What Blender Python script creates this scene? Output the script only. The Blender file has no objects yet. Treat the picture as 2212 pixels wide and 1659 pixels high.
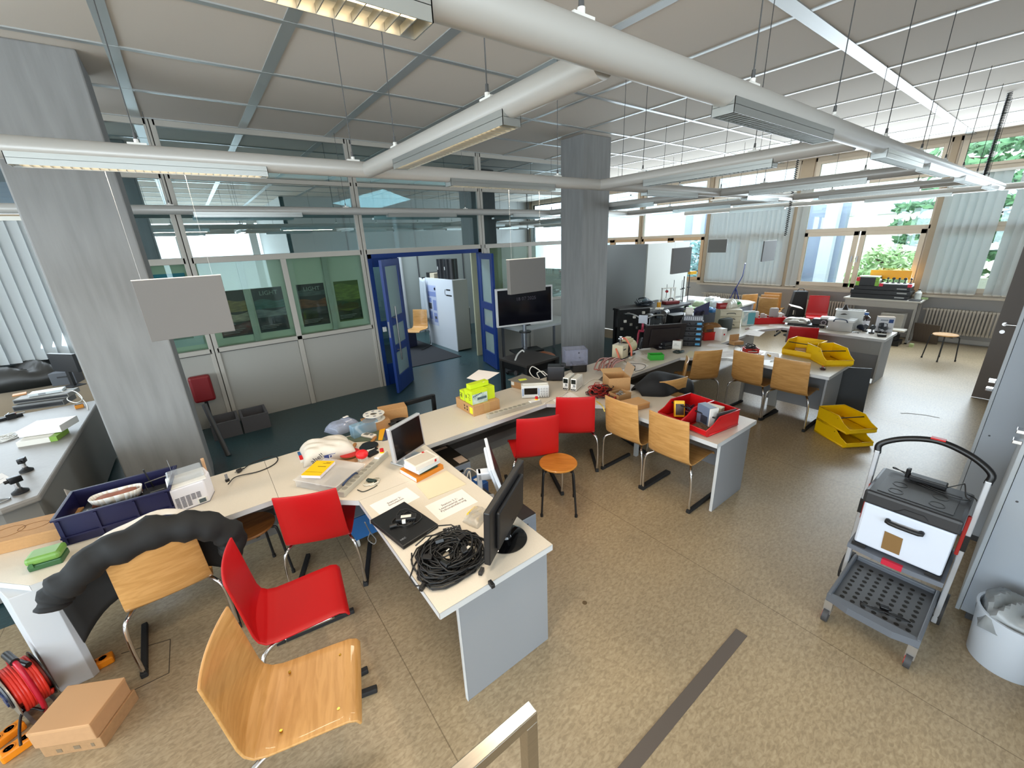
import bpy, bmesh, math, random
from mathutils import Vector, Matrix, Euler
random.seed(11)
C = bpy.context.scene.collection
sc = bpy.context.scene
PI = math.pi
# ------------------------------------------------------------------ camera
CAM_H = 2.3
FPX = 883.64                      # focal length in pixels of the 2212 px wide frame
R3 = Vector((0.79317125, -0.60761592, -0.04101532))
D3 = Vector((-0.23081182, -0.23760682, -0.94354062))
F3 = Vector((0.56356478, 0.75785612, -0.32870783))
cd = bpy.data.cameras.new('camera'); cam = bpy.data.objects.new('camera', cd); C.objects.link(cam)
cd.sensor_width = 36.0; cd.lens = FPX / 2212 * 36.0; cd.clip_start = 0.05; cd.clip_end = 300
m = Matrix((R3, -D3, -F3)).transposed().to_4x4(); m.translation = Vector((0, 0, CAM_H))
cam.matrix_world = m
sc.camera = cam
# ------------------------------------------------------------------ world, lights, exposure
w = bpy.data.worlds.new('world'); sc.world = w; w.use_nodes = True
bg = w.node_tree.nodes['Background']; bg.inputs[0].default_value = (0.80, 0.92, 1.0, 1); bg.inputs[1].default_value = 3.9
sc.view_settings.view_transform = 'Standard'; sc.view_settings.look = 'None'
sc.view_settings.gamma = 1.0; sc.view_settings.exposure = 0.45; sc.view_settings.use_curve_mapping = False
sc.cycles.max_bounces = 8; sc.cycles.diffuse_bounces = 4; sc.cycles.glossy_bounces = 4
sc.cycles.transmission_bounces = 6; sc.cycles.transparent_max_bounces = 14
sc.cycles.caustics_reflective = False; sc.cycles.caustics_refractive = False
sc.cycles.sample_clamp_indirect = 6.0

def area(name, loc, target, sx, sy, power, col):
    l = bpy.data.lights.new(name, 'AREA'); l.shape = 'RECTANGLE'; l.size = sx; l.size_y = sy
    l.energy = power; l.color = col
    o = bpy.data.objects.new(name, l); C.objects.link(o); o.location = loc
    o.rotation_euler = (Vector(target) - Vector(loc)).to_track_quat('-Z', 'Y').to_euler()
    return o
DAY = (0.78, 0.90, 1.0)
# daylight entering through the window bands of the room, plus added fills marked below
area('daylight_east', (11.70, 3.2, 2.4), (0, 3.2, 2.4), 6.5, 2.4, 300, DAY)
area('daylight_east_far', (11.70, 8.6, 2.4), (0, 8.6, 2.4), 4.0, 2.4, 140, DAY)
area('daylight_back', (1.0, -5.9, 1.55), (1.0, 4.0, 2.6), 9.0, 1.2, 240, DAY)
area('far_west_fill', (-6.85, 1.0, 2.2), (0, 2.0, 3.0), 9.0, 2.4, 300, DAY)  # added fill inside the unseen west wall, brightens the left and middle ceiling
area('daylight_west', (-2.6, 8.0, 2.0), (-2.3, 0.0, 1.2), 2.6, 1.6, 60, DAY)
area('corridor_fill', (3.3, 9.2, 3.7), (3.3, 9.2, 0), 7.5, 1.6, 90, (.86, .96, 1.0))  # added overhead fill, no real lamps there; brightens the corridor behind the panes
area('corridor_cabinet_fill', (3.4, 9.0, 3.2), (3.9, 8.6, 0.0), 2.0, 1.0, 60, DAY)  # second added fill, no window above; keeps the white cabinet bright

# ------------------------------------------------------------------ pixel helpers (frame 2212 x 1659)
def ray(px, py): return R3 * (px - 1106) + D3 * (py - 829.5) + F3 * FPX
def P(px, py, z=0.72):
    d = ray(px, py); t = (z - CAM_H) / d.z; return Vector((d.x * t, d.y * t, z))
def PX(px, py, x): d = ray(px, py); t = x / d.x; return Vector((x, d.y * t, CAM_H + d.z * t))
def PY(px, py, y): d = ray(px, py); t = y / d.y; return Vector((d.x * t, y, CAM_H + d.z * t))
# ------------------------------------------------------------------ materials
MATS = {}
def lin(h):
    h = h.lstrip('#'); c = [int(h[i:i + 2], 16) / 255 for i in (0, 2, 4)]
    return tuple((x / 12.92 if x <= .04045 else ((x + .055) / 1.055) ** 2.4) for x in c) + (1,)
def mat(h, rough=.5, metal=0.0, spec=.5, emit=0, alpha=None, noise=0, nscale=40, bump=0, coat=0, trans=0, stretch=None, h2=None):
    k = (h, rough, metal, spec, emit, alpha, noise, nscale, bump, coat, trans, stretch, h2)
    if k in MATS: return MATS[k]
    M = bpy.data.materials.new('m_' + h.strip('#')); M.use_nodes = True
    nt = M.node_tree; b = nt.nodes['Principled BSDF']; N = nt.nodes; L = nt.links
    b.inputs['Base Color'].default_value = lin(h); b.inputs['Roughness'].default_value = rough
    b.inputs['Metallic'].default_value = metal; b.inputs['Specular IOR Level'].default_value = spec
    b.inputs['Coat Weight'].default_value = coat
    if emit: b.inputs['Emission Color'].default_value = lin(h); b.inputs['Emission Strength'].default_value = emit
    if trans: b.inputs['Transmission Weight'].default_value = trans
    if noise or bump:
        tc = N.new('ShaderNodeTexCoord'); mp = N.new('ShaderNodeMapping'); ns = N.new('ShaderNodeTexNoise')
        L.new(tc.outputs['Object'], mp.inputs[0]); L.new(mp.outputs[0], ns.inputs['Vector'])
        if stretch: mp.inputs['Scale'].default_value = stretch
        ns.inputs['Scale'].default_value = nscale; ns.inputs['Detail'].default_value = 6
        if noise:
            cr = N.new('ShaderNodeValToRGB'); c = lin(h); d = lin(h2) if h2 else tuple(x * (1 - noise) for x in c[:3]) + (1,)
            cr.color_ramp.elements[0].color = d; cr.color_ramp.elements[1].color = c
            cr.color_ramp.elements[0].position = .35; cr.color_ramp.elements[1].position = .65
            L.new(ns.outputs['Fac'], cr.inputs[0]); L.new(cr.outputs[0], b.inputs['Base Color'])
        if bump:
            bp = N.new('ShaderNodeBump'); bp.inputs['Strength'].default_value = bump; bp.inputs['Distance'].default_value = .01
            L.new(ns.outputs['Fac'], bp.inputs['Height']); L.new(bp.outputs[0], b.inputs['Normal'])
    if alpha is not None:
        out = N['Material Output']; tr = N.new('ShaderNodeBsdfTransparent'); mx = N.new('ShaderNodeMixShader')
        mx.inputs[0].default_value = alpha; L.new(tr.outputs[0], mx.inputs[1]); L.new(b.outputs[0], mx.inputs[2])
        L.new(mx.outputs[0], out.inputs['Surface'])
    MATS[k] = M; return M
def glass(tint='#ffffff', refl=1.0, key='g', rough=0.0):
    k = (key, tint, refl)
    if k in MATS: return MATS[k]
    M = bpy.data.materials.new('glass'); M.use_nodes = True; N = M.node_tree.nodes; L = M.node_tree.links
    N.remove(N['Principled BSDF'])
    tr = N.new('ShaderNodeBsdfTransparent'); tr.inputs[0].default_value = lin(tint)
    gl = N.new('ShaderNodeBsdfGlossy'); gl.inputs['Roughness'].default_value = rough; gl.inputs[0].default_value = (.85, .97, 1, 1)
    fr = N.new('ShaderNodeFresnel'); fr.inputs[0].default_value = 1.5
    mu = N.new('ShaderNodeMath'); mu.operation = 'MULTIPLY'; mu.inputs[1].default_value = refl; mu.use_clamp = True
    mx = N.new('ShaderNodeMixShader'); L.new(fr.outputs[0], mu.inputs[0]); L.new(mu.outputs[0], mx.inputs[0])
    L.new(tr.outputs[0], mx.inputs[1]); L.new(gl.outputs[0], mx.inputs[2]); L.new(mx.outputs[0], N['Material Output'].inputs['Surface'])
    MATS[k] = M; return M
WHITE = mat('#e6e4de', .45); OFFW = mat('#d9d5cb', .5); LGREY = mat('#a9abaa', .5); GREY = mat('#84868a', .5); DGREY = mat('#4a4c50', .5)
BLACK = mat('#141416', .45); SOOT = mat('#0c0c0e', .35); RUBBER = mat('#1a1a1b', .75)
CHROME = mat('#d8d8da', .12, 1.0); STEEL = mat('#9a9a98', .32, 1.0); ALU = mat('#c3c4c6', .3, .9)
TOP = mat('#d9d0c1', .42, spec=.4, noise=.05, nscale=220)
EDGE = mat('#c9cbcc', .5); PANEL = mat('#8f9296', .55)
RED = mat('#c4161a', .35); REDCH = mat('#b50b10', .42); YEL = mat('#f2c404', .38); LIME = mat('#c3d81e', .5); BLUE = mat('#1c4a8a', .4)
KRAFT = mat('#b98d5c', .75, noise=.08, nscale=60); KRAFT2 = mat('#a67c50', .78, noise=.08, nscale=60)
PAPER = mat('#efe9e4', .8); CREAM = mat('#ddd2ae', .5); NAVY = mat('#16163f', .45)
CLEAR = mat('#dfe6ea', .15, alpha=.26); CLEAR2 = mat('#ece9e4', .25, alpha=.24)
WOOD = None
def wood(name, c1, c2, rough=.38):
    M = bpy.data.materials.new(name); M.use_nodes = True; N = M.node_tree.nodes; L = M.node_tree.links; b = N['Principled BSDF']
    tc = N.new('ShaderNodeTexCoord'); mp = N.new('ShaderNodeMapping'); mp.inputs['Scale'].default_value = (2.0, 14, 14)
    ns = N.new('ShaderNodeTexNoise'); ns.inputs['Scale'].default_value = 3.0; ns.inputs['Detail'].default_value = 5; ns.inputs['Distortion'].default_value = .7
    cr = N.new('ShaderNodeValToRGB'); cr.color_ramp.elements[0].color = lin(c2); cr.color_ramp.elements[1].color = lin(c1)
    cr.color_ramp.elements[0].position = .32; cr.color_ramp.elements[1].position = .62
    L.new(tc.outputs['Object'], mp.inputs[0]); L.new(mp.outputs[0], ns.inputs['Vector']); L.new(ns.outputs['Fac'], cr.inputs[0]); L.new(cr.outputs[0], b.inputs['Base Color'])
    b.inputs['Roughness'].default_value = rough; b.inputs['Coat Weight'].default_value = .25
    return M
BEECH = wood('beech', '#c8985c', '#b58549'); STOOLW = wood('stool_wood', '#c98636', '#b87528'); DWOOD = wood('dark_wood', '#8a5a2c', '#6e4420')
# ------------------------------------------------------------------ mesh builder
class MB:
    def __init__(s): s.bm = bmesh.new()
    def _tf(s, vs, M):
        if M is not None: bmesh.ops.transform(s.bm, matrix=M, verts=vs)
        return s
    def box(s, x0, y0, z0, x1, y1, z1, M=None, bev=0):
        g = bmesh.ops.create_cube(s.bm, size=1)['verts']
        for v in g: v.co = Vector((x0 + (v.co.x + .5) * (x1 - x0), y0 + (v.co.y + .5) * (y1 - y0), z0 + (v.co.z + .5) * (z1 - z0)))
        if bev:
            es = list({e for v in g for e in v.link_edges})
            r = bmesh.ops.bevel(s.bm, geom=es, offset=bev, segments=2, affect='EDGES', profile=.5)
            g = list({v for f in r['faces'] for v in f.verts} | {v for v in g if v.is_valid})
        return s._tf(g, M)
    def cyl(s, p0, p1, r, r2=None, n=14, caps=True):
        p0 = Vector(p0); p1 = Vector(p1); d = p1 - p0
        g = bmesh.ops.create_cone(s.bm, cap_ends=caps, segments=n, radius1=r, radius2=r if r2 is None else r2, depth=d.length)['verts']
        return s._tf(g, Matrix.Translation((p0 + p1) / 2) @ d.to_track_quat('Z', 'Y').to_matrix().to_4x4())
    def tube(s, pts, r, n=8, closed=False):
        pts = [Vector(p) for p in pts]; rings = []; K = len(pts); prev = None
        for i, p in enumerate(pts):
            a = pts[i - 1] if (i > 0 or closed) else p; b = pts[(i + 1) % K] if (i < K - 1 or closed) else p
            t = (b - a); t = t.normalized() if t.length > 1e-9 else Vector((0, 0, 1))
            if prev is None: u = t.orthogonal().normalized()
            else:
                u = prev - t * prev.dot(t); u = u.normalized() if u.length > 1e-6 else t.orthogonal().normalized()
            prev = u; v = t.cross(u); rr = r[i] if isinstance(r, (list, tuple)) else r
            rings.append([s.bm.verts.new(p + (u * math.cos(2 * PI * k / n) + v * math.sin(2 * PI * k / n)) * rr) for k in range(n)])
        for i in range(K if closed else K - 1):
            A = rings[i]; B = rings[(i + 1) % K]
            for k in range(n): s.bm.faces.new((A[k], A[(k + 1) % n], B[(k + 1) % n], B[k]))
        if not closed:
            s.bm.faces.new(rings[0][::-1]); s.bm.faces.new(rings[-1])
        return s
    def lathe(s, prof, n=24, M=None, cap0=True, cap1=True):
        rings = []
        for r, z in prof: rings.append([s.bm.verts.new((r * math.cos(2 * PI * k / n), r * math.sin(2 * PI * k / n), z)) for k in range(n)])
        for A, B in zip(rings, rings[1:]):
            for k in range(n): s.bm.faces.new((A[k], A[(k + 1) % n], B[(k + 1) % n], B[k]))
        if cap0: s.bm.faces.new(rings[0][::-1])
        if cap1: s.bm.faces.new(rings[-1])
        return s._tf([v for R in rings for v in R], M)
    def prism(s, poly, z0, z1, M=None):
        a = [s.bm.verts.new((x, y, z0)) for x, y in poly]; b = [s.bm.verts.new((x, y, z1)) for x, y in poly]; n = len(poly)
        s.bm.faces.new(a[::-1]); s.bm.faces.new(b)
        for i in range(n): s.bm.faces.new((a[i], a[(i + 1) % n], b[(i + 1) % n], b[i]))
        return s._tf(a + b, M)
    def quad(s, *ps): s.bm.faces.new([s.bm.verts.new(p) for p in ps]); return s
    def grid(s, f, nu, nv):
        g = [[s.bm.verts.new(f(i / nu, j / nv)) for j in range(nv + 1)] for i in range(nu + 1)]
        for i in range(nu):
            for j in range(nv): s.bm.faces.new((g[i][j], g[i + 1][j], g[i + 1][j + 1], g[i][j + 1]))
        return s
    def ball(s, c, r, sx=1, sy=1, sz=1, u=16, v=10):
        g = bmesh.ops.create_uvsphere(s.bm, u_segments=u, v_segments=v, radius=r)['verts']
        return s._tf(g, Matrix.Translation(c) @ Matrix.Diagonal((sx, sy, sz, 1)))
    def ob(s, name, m, parent=None, smooth=False, bevel=0, solid=0, sub=0, label=None):
        bmesh.ops.recalc_face_normals(s.bm, faces=s.bm.faces[:])
        me = bpy.data.meshes.new(name); s.bm.to_mesh(me); s.bm.free()
        me.materials.append(m)
        if smooth:
            for p in me.polygons: p.use_smooth = True
            if smooth == 'a': me.set_sharp_from_angle(angle=math.radians(40))
        o = bpy.data.objects.new(name, me); C.objects.link(o)
        if parent is not None: o.parent = parent
        if solid: md = o.modifiers.new('s', 'SOLIDIFY'); md.thickness = solid; md.offset = 0
        if sub: md = o.modifiers.new('u', 'SUBSURF'); md.levels = sub; md.render_levels = sub
        if bevel:
            md = o.modifiers.new('b', 'BEVEL'); md.width = bevel; md.segments = 2; md.limit_method = 'ANGLE'; md.angle_limit = math.radians(35)
        if label: o['label'] = label
        return o
def root(name, label, cat, loc=(0, 0, 0), rz=0.0, group=None, rot=None):
    o = bpy.data.objects.new(name, None); C.objects.link(o); o.empty_display_size = .05
    o.location = loc; o.rotation_euler = rot if rot is not None else (0, 0, rz)
    o['label'] = label; o['category'] = cat
    if group: o['group'] = group
    return o
def tag(o, label, cat, group=None, kind=None):
    o['label'] = label; o['category'] = cat
    if group: o['group'] = group
    if kind: o['kind'] = kind
    return o
def struct(o): o['kind'] = 'structure'; return o
def F2(a, b, z=.72):
    """frame from the two front base corners (pixels): mid point, heading of the local x axis, width"""
    A = P(a[0], a[1], z); B = P(b[0], b[1], z); d = B - A
    return (A + B) / 2, math.atan2(d.y, d.x), math.hypot(d.x, d.y)
def text(body, size, m, parent, loc, rot=(0, 0, 0), name='lettering', align='CENTER', ext=.0006, bold=0):
    cu = bpy.data.curves.new(name, 'FONT'); cu.body = body; cu.size = size; cu.align_x = align; cu.align_y = 'CENTER'; cu.extrude = ext; cu.offset = bold
    cu.resolution_u = 2
    tmp = bpy.data.objects.new('t', cu); C.objects.link(tmp); bpy.context.view_layer.update()
    me = bpy.data.meshes.new_from_object(tmp.evaluated_get(bpy.context.evaluated_depsgraph_get()))
    bpy.data.objects.remove(tmp); me.materials.clear(); me.materials.append(m)
    o = bpy.data.objects.new(name, me); C.objects.link(o); o.parent = parent; o.location = loc; o.rotation_euler = rot
    return o
def smoothpath(pts, n=6):
    """Catmull-Rom through the points"""
    p = [Vector(q) for q in pts]; p = [p[0] * 2 - p[1]] + p + [p[-1] * 2 - p[-2]]; out = []
    for i in range(1, len(p) - 2):
        for k in range(n):
            t = k / n; a, b, c, d = p[i - 1:i + 3]
            out.append(.5 * ((2 * b) + (c - a) * t + (2 * a - 5 * b + 4 * c - d) * t * t + (3 * b - a - 3 * c + d) * t ** 3))
    out.append(p[-2]); return out
# ------------------------------------------------------------------ structure
def floor_mat(name, base, dark, light, rough, seams=True):
    M = bpy.data.materials.new(name); M.use_nodes = True; N = M.node_tree.nodes; L = M.node_tree.links; b = N['Principled BSDF']
    tc = N.new('ShaderNodeTexCoord')
    def nz(sx, sy, scale, det, dist=0):
        mp = N.new('ShaderNodeMapping'); mp.inputs['Scale'].default_value = (sx, sy, 1); ns = N.new('ShaderNodeTexNoise')
        ns.inputs['Scale'].default_value = scale; ns.inputs['Detail'].default_value = det; ns.inputs['Distortion'].default_value = dist
        L.new(tc.outputs['Object'], mp.inputs[0]); L.new(mp.outputs[0], ns.inputs['Vector']); return ns
    a = nz(1, 2.0, 34, 9, .8); c1 = N.new('ShaderNodeValToRGB')
    e = c1.color_ramp.elements; e[0].color = lin(dark); e[0].position = .36; e[1].color = lin(light); e[1].position = .68
    k = c1.color_ramp.elements.new(.5); k.color = lin(base); L.new(a.outputs['Fac'], c1.inputs[0])
    d = nz(1, 1, .8, 4); c2 = N.new('ShaderNodeValToRGB'); c2.color_ramp.elements[0].color = (.70, .70, .72, 1); c2.color_ramp.elements[1].color = (1.08, 1.04, .97, 1)
    c2.color_ramp.elements[0].position = .3; c2.color_ramp.elements[1].position = .7; L.new(d.outputs['Fac'], c2.inputs[0])
    mx = N.new('ShaderNodeMix'); mx.data_type = 'RGBA'; mx.blend_type = 'MULTIPLY'; mx.inputs[0].default_value = .8
    L.new(c1.outputs[0], mx.inputs[6]); L.new(c2.outputs[0], mx.inputs[7])
    f = nz(1, 3.0, 95, 3, 2.0); c3 = N.new('ShaderNodeValToRGB'); c3.color_ramp.elements[0].color = (.55, .52, .5, 1); c3.color_ramp.elements[1].color = (1, 1, 1, 1)
    c3.color_ramp.elements[0].position = .28; c3.color_ramp.elements[1].position = .36; L.new(f.outputs['Fac'], c3.inputs[0])
    m2 = N.new('ShaderNodeMix'); m2.data_type = 'RGBA'; m2.blend_type = 'MULTIPLY'; m2.inputs[0].default_value = .7
    L.new(mx.outputs[2], m2.inputs[6]); L.new(c3.outputs[0], m2.inputs[7]); last = m2.outputs[2]
    if seams:
        sp = N.new('ShaderNodeSeparateXYZ'); L.new(tc.outputs['Object'], sp.inputs[0])
        def m1(op, x, v):
            q = N.new('ShaderNodeMath'); q.operation = op; L.new(x, q.inputs[0]); q.inputs[1].default_value = v; return q.outputs[0]
        x = m1('SUBTRACT', sp.outputs['X'], .47); x = m1('DIVIDE', x, 2.0); x = m1('FRACT', x, 0); x = m1('LESS_THAN', x, .0028)
        m3 = N.new('ShaderNodeMix'); m3.data_type = 'RGBA'; m3.blend_type = 'MULTIPLY'; L.new(x, m3.inputs[0]); L.new(last, m3.inputs[6]); m3.inputs[7].default_value = (.55, .53, .5, 1); last = m3.outputs[2]
    L.new(last, b.inputs['Base Color'])
    rr = N.new('ShaderNodeMapRange'); rr.inputs['To Min'].default_value = rough - .06; rr.inputs['To Max'].default_value = rough + .1
    L.new(d.outputs['Fac'], rr.inputs['Value']); L.new(rr.outputs[0], b.inputs['Roughness']); b.inputs['Specular IOR Level'].default_value = .55
    return M
LINO = floor_mat('linoleum', '#a69579', '#96866c', '#b3a387', .33)
TEAL = floor_mat('teal_floor', '#2f4a50', '#2a4248', '#36535a', .28, False)
struct(MB().box(-7, -6.2, -.12, 12.3, 3.75, 0).ob('floor', LINO))
struct(MB().box(-7, 3.75, -.12, 7.7, 13, 0).ob('floor', TEAL))
struct(MB().box(7.7, 3.75, -.12, 12.3, 13, 0).ob('floor', LINO))
CEIL = mat('#d6cdc2', .85)
struct(MB().box(-7, -6.2, 3.8, 12.3, 13, 4.0).ob('ceiling', CEIL))
TEE = mat('#b9bcbb', .38, .55)
tb = MB()
for k in range(-6, 12):
    x = -.07 + 1.025 * k
    tb.box(x - (.045 if k < 4 else .02), -6.1, 3.792, x + (.045 if k < 4 else .02), 6.78, 3.81)
for k in range(-7, 6):
    y = 1.63 + 1.03 * k
    ww = .055 if k == 0 else .024
    tb.box(-6.9, y - ww, 3.79, 11.88, y + ww, 3.81)
struct(tb.ob('trim_1', TEE))
CONC = mat('#8f8f8e', .8, noise=.16, nscale=5, bump=.25, stretch=(3, 3, .35))
struct(MB().box(-.92, 4.92, 0, -.29, 5.52, 3.8, bev=.012).ob('wall_column_left', CONC))
struct(MB().box(5.21, 4.91, 0, 5.84, 5.42, 3.8, bev=.012).ob('wall_column_middle', CONC))
WALLM = mat('#b4b3b0', .75); SPAN = mat('#a9a7a5', .7)
# far shell
wb = MB(); wb.box(-7.1, -6.2, 0, -7, 13, .95).box(-7.1, -6.2, 3.4, -7, 13, 3.8)
for k in range(9): wb.box(-7.1, -6.2 + k * 2.36, .95, -7, -5.9 + k * 2.36, 3.4)
struct(wb.ob('wall_west', WALLM))
wb = MB(); wb.box(-7, -6.2, 0, 12, -6.1, .95).box(-7, -6.2, 3.4, 12, -6.1, 3.8)
for k in range(9): wb.box(-7 + k * 2.3, -6.2, .95, -6.75 + k * 2.3, -6.1, 3.4)
struct(wb.ob('wall_back', WALLM))
struct(MB().box(2.55, -6.1, 0, 2.65, -.65, 3.8).box(2.55, -.72, 0, 8.25, -.65, 3.8).box(8.25, -.72, 2.05, 9.2, -.65, 3.8).box(9.2, -.72, 0, 12, -.65, 3.8).box(8.15, -2.6, 0, 9.3, -2.5, 2.3).ob('wall_right', WALLM))
struct(MB().box(-7, 13, 0, 12.3, 13.1, 3.8).ob('wall_north', WALLM))
struct(MB().box(7.62, 6.84, 0, 7.7, 13, 3.8).ob('wall_return', WALLM))
struct(MB().box(-1.02, 6.84, 0, -.95, 8.2, 3.8).ob('wall_return_left', WALLM))
wn = MB(); wn.box(-7, 8.2, 0, -1.0, 8.3, .95).box(-7, 8.2, 3.55, -1.0, 8.3, 3.8)
for k in range(3): wn.box(-6.9 + k * 1.95, 8.2, .95, -6.8 + k * 1.95, 8.3, 3.55)
wn.box(-7, 8.2, 2.85, -1.0, 8.28, 2.95)
struct(wn.ob('wall_window_left', mat('#b9a48a', .6)))
struct(MB().box(-7, 8.24, .95, -1.0, 8.25, 3.55).ob('window_1', glass('#e8f2fa', 1)))
CORR = mat('#8e9694', .7)
struct(MB().box(-1, 10.6, 0, 7.62, 10.7, 3.8).box(1.2, 9.6, 0, 1.28, 10.6, 3.8).ob('wall_corridor', CORR))
struct(MB().box(3.16, 10.57, 0, 3.18, 10.6, 3.8).box(4.9, 10.57, 0, 4.92, 10.6, 3.8).box(6.3, 10.57, 0, 6.32, 10.6, 3.8).ob('trim_2', DGREY))
struct(MB().cyl((4.35, 10.45, 0), (4.35, 10.45, 3.8), .06).ob('trim_3', mat('#a9adb0', .5)))
struct(MB().box(7.66, 12.4, 0, 12.2, 12.5, 3.8).ob('wall_lab_far', WALLM))
# ---- glazed partition to the corridor (y = 6.8)
FRM = mat('#b3aea4', .5); BOARD = mat('#a5a39b', .55); GAP = mat('#3a3733', .7)
gf = MB()
def hr(x0, x1, z, hh=.06): gf.box(x0, 6.775, z - hh / 2, x1, 6.845, z + hh / 2)
def vr(x, z0, z1, ww=.05): gf.box(x - ww / 2, 6.775, z0, x + ww / 2, 6.845, z1)
for x in (.03, 2.25, 4.5, 6.75):
    vr(x - .03, 0, 3.8, .05); vr(x + .03, 0, 3.8, .05)
for x0, x1 in ((-.95, .0), (.06, 2.22), (2.28, 4.47), (4.53, 6.72), (6.78, 7.66)):
    hr(x0, x1, 3.765, .07); hr(x0, x1, 3.2, .055); hr(x0, x1, 2.235, .075)
for x0, x1 in ((-.95, .0), (.06, 2.22), (4.53, 6.72), (6.78, 7.66)): hr(x0, x1, 1.065, .06)
vr(1.1, 0, 2.2, .07); vr(5.65, 0, 2.2, .08); vr(4.62, 0, 2.2, .05)
struct(gf.ob('wall_glazing_frame', FRM, bevel=.004))
gp = MB()
for x in (.03, 2.25, 4.5, 6.75): gp.box(x - .005, 6.79, 0, x + .005, 6.83, 3.8)
for x0, x1 in ((-.95, 0), (.06, 1.065), (1.135, 2.22)): gp.box(x0, 6.774, 1.028, x1, 6.78, 1.036)
struct(gp.ob('trim_4', GAP))
pb = MB()
for x0, x1 in ((-.95, 0), (.06, 1.06), (1.14, 2.22), (4.65, 5.6), (5.7, 6.72), (6.78, 7.66)): pb.box(x0, 6.795, 0, x1, 6.825, 1.03)
struct(pb.ob('wall_parapet_panels', BOARD))
GL = glass('#c3d4d4', 12, 'part'); n = 2
for x0, x1 in ((-.95, .0), (.06, 2.22), (2.28, 4.47), (4.53, 6.72), (6.78, 7.66)):
    for z0, z1 in ((3.23, 3.73), (2.275, 3.17)):
        struct(MB().box(x0, 6.806, z0, x1, 6.812, z1).ob('window_%d' % n, GL)); n += 1
GL2 = glass('#e6f0ea', .45, 'disp')
for x0, x1 in ((-.95, .0), (.06, 1.065), (1.135, 2.22), (4.65, 5.61), (5.69, 6.72), (6.78, 7.66)):
    struct(MB().box(x0, 6.806, 1.1, x1, 6.812, 2.2).ob('window_%d' % n, GL2)); n += 1
# display case behind the lower glass: back board and sliding frames
CASE = mat('#c6cdbf', .6)
o = MB().box(-.95, 7.0, 1.05, 2.25, 7.04, 2.25).box(-.95, 6.85, 1.03, 2.25, 7.02, 1.07).box(-.95, 6.85, 2.22, 2.25, 7.02, 2.25).ob('wall_display_back', CASE); struct(o)
o = MB()
for x in (.57, 1.66): o.box(x - .035, 6.86, 1.07, x + .035, 6.9, 2.22)
struct(o.ob('trim_5', mat('#9fa69d', .4)))
# pinboard panel behind the right hand bay
struct(MB().box(4.55, 7.3, 0, 5.3, 7.34, 2.3).ob('wall_pinboard', mat('#a5a68f', .7)))
# ---- blue double door in the partition
BLU = mat('#0c3070', .38); BLU2 = mat('#0d327a', .38)
d = MB(); d.box(2.29, 6.77, 0, 2.36, 6.85, 2.2).box(2.29, 6.77, 2.13, 4.46, 6.85, 2.2).box(4.38, 6.77, 0, 4.46, 6.85, 2.2).box(2.70, 6.77, 0, 2.79, 6.85, 2.14)
d.box(2.36, 6.79, 0, 2.70, 6.83, .38).box(2.36, 6.79, 1.0, 2.70, 6.83, 1.12).box(2.36, 6.79, 2.0, 2.70, 6.83, 2.14)
dm = struct(d.ob('door_1', BLU, bevel=.004))
struct(MB().box(2.36, 6.806, .38, 2.70, 6.814, 1.0).box(2.36, 6.806, 1.12, 2.70, 6.814, 2.0).ob('window_%d' % n, glass('#a9bdc2', 1.5, 'door'))); n += 1
DGL = mat('#a5bcbc', .15, alpha=.55)
def leaf(idx, hinge, ang, wid, pulls, sgn=1):
    r = bpy.data.objects.new('door_%d' % idx, None); C.objects.link(r); r['kind'] = 'structure'; r.location = hinge; r.rotation_euler = (0, 0, ang)
    f = MB(); t = .022; st = .1
    f.box(0, -t, .02, st, t, 2.12).box(wid - st, -t, .02, wid, t, 2.12)
    for z0, z1 in ((.02, .3), (.68, .80), (1.12, 1.25), (2.02, 2.12)): f.box(st, -t, z0, wid - st, t, z1)
    f.ob('leaf_frame', BLU2, r, bevel=.003)
    for z0, z1 in ((.3, .68), (.80, 1.12), (1.25, 2.02)): MB().box(st, -.004, z0, wid - st, .004, z1).ob('pane', DGL, r)
    if pulls:
        for s in (-1, 1):
            h = MB(); yy = s * .075
            h.cyl((wid - .16, yy, .55), (wid - .16, yy, 1.42), .014, n=12).cyl((wid - .16, s * t, .72), (wid - .16, yy, .72), .009).cyl((wid - .16, s * t, 1.24), (wid - .16, yy, 1.24), .009)
            h.ob('pull_handle', STEEL, r, smooth='a')
        MB().box(wid - .006, -.012, .95, wid + .003, .012, 1.2).ob('lock_plate', STEEL, r)
        MB().box(.3, -.028, 1.32, .4, -.0235, 1.43).ob('notice', PAPER, r)
    return r
leaf(2, (2.76, 6.70, 0), math.radians(225.5), .69, True)
leaf(3, (4.37, 6.74, 0), math.radians(257), .68, False)
leaf(4, (2.86, 6.95, 0), math.radians(72), .62, False)
t = MB().box(2.37, 6.745, .95, 2.43, 6.77, 1.03, bev=.004).ob('light_switch', WHITE); tag(t, 'small white light switch box on the blue door frame', 'switch')
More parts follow.
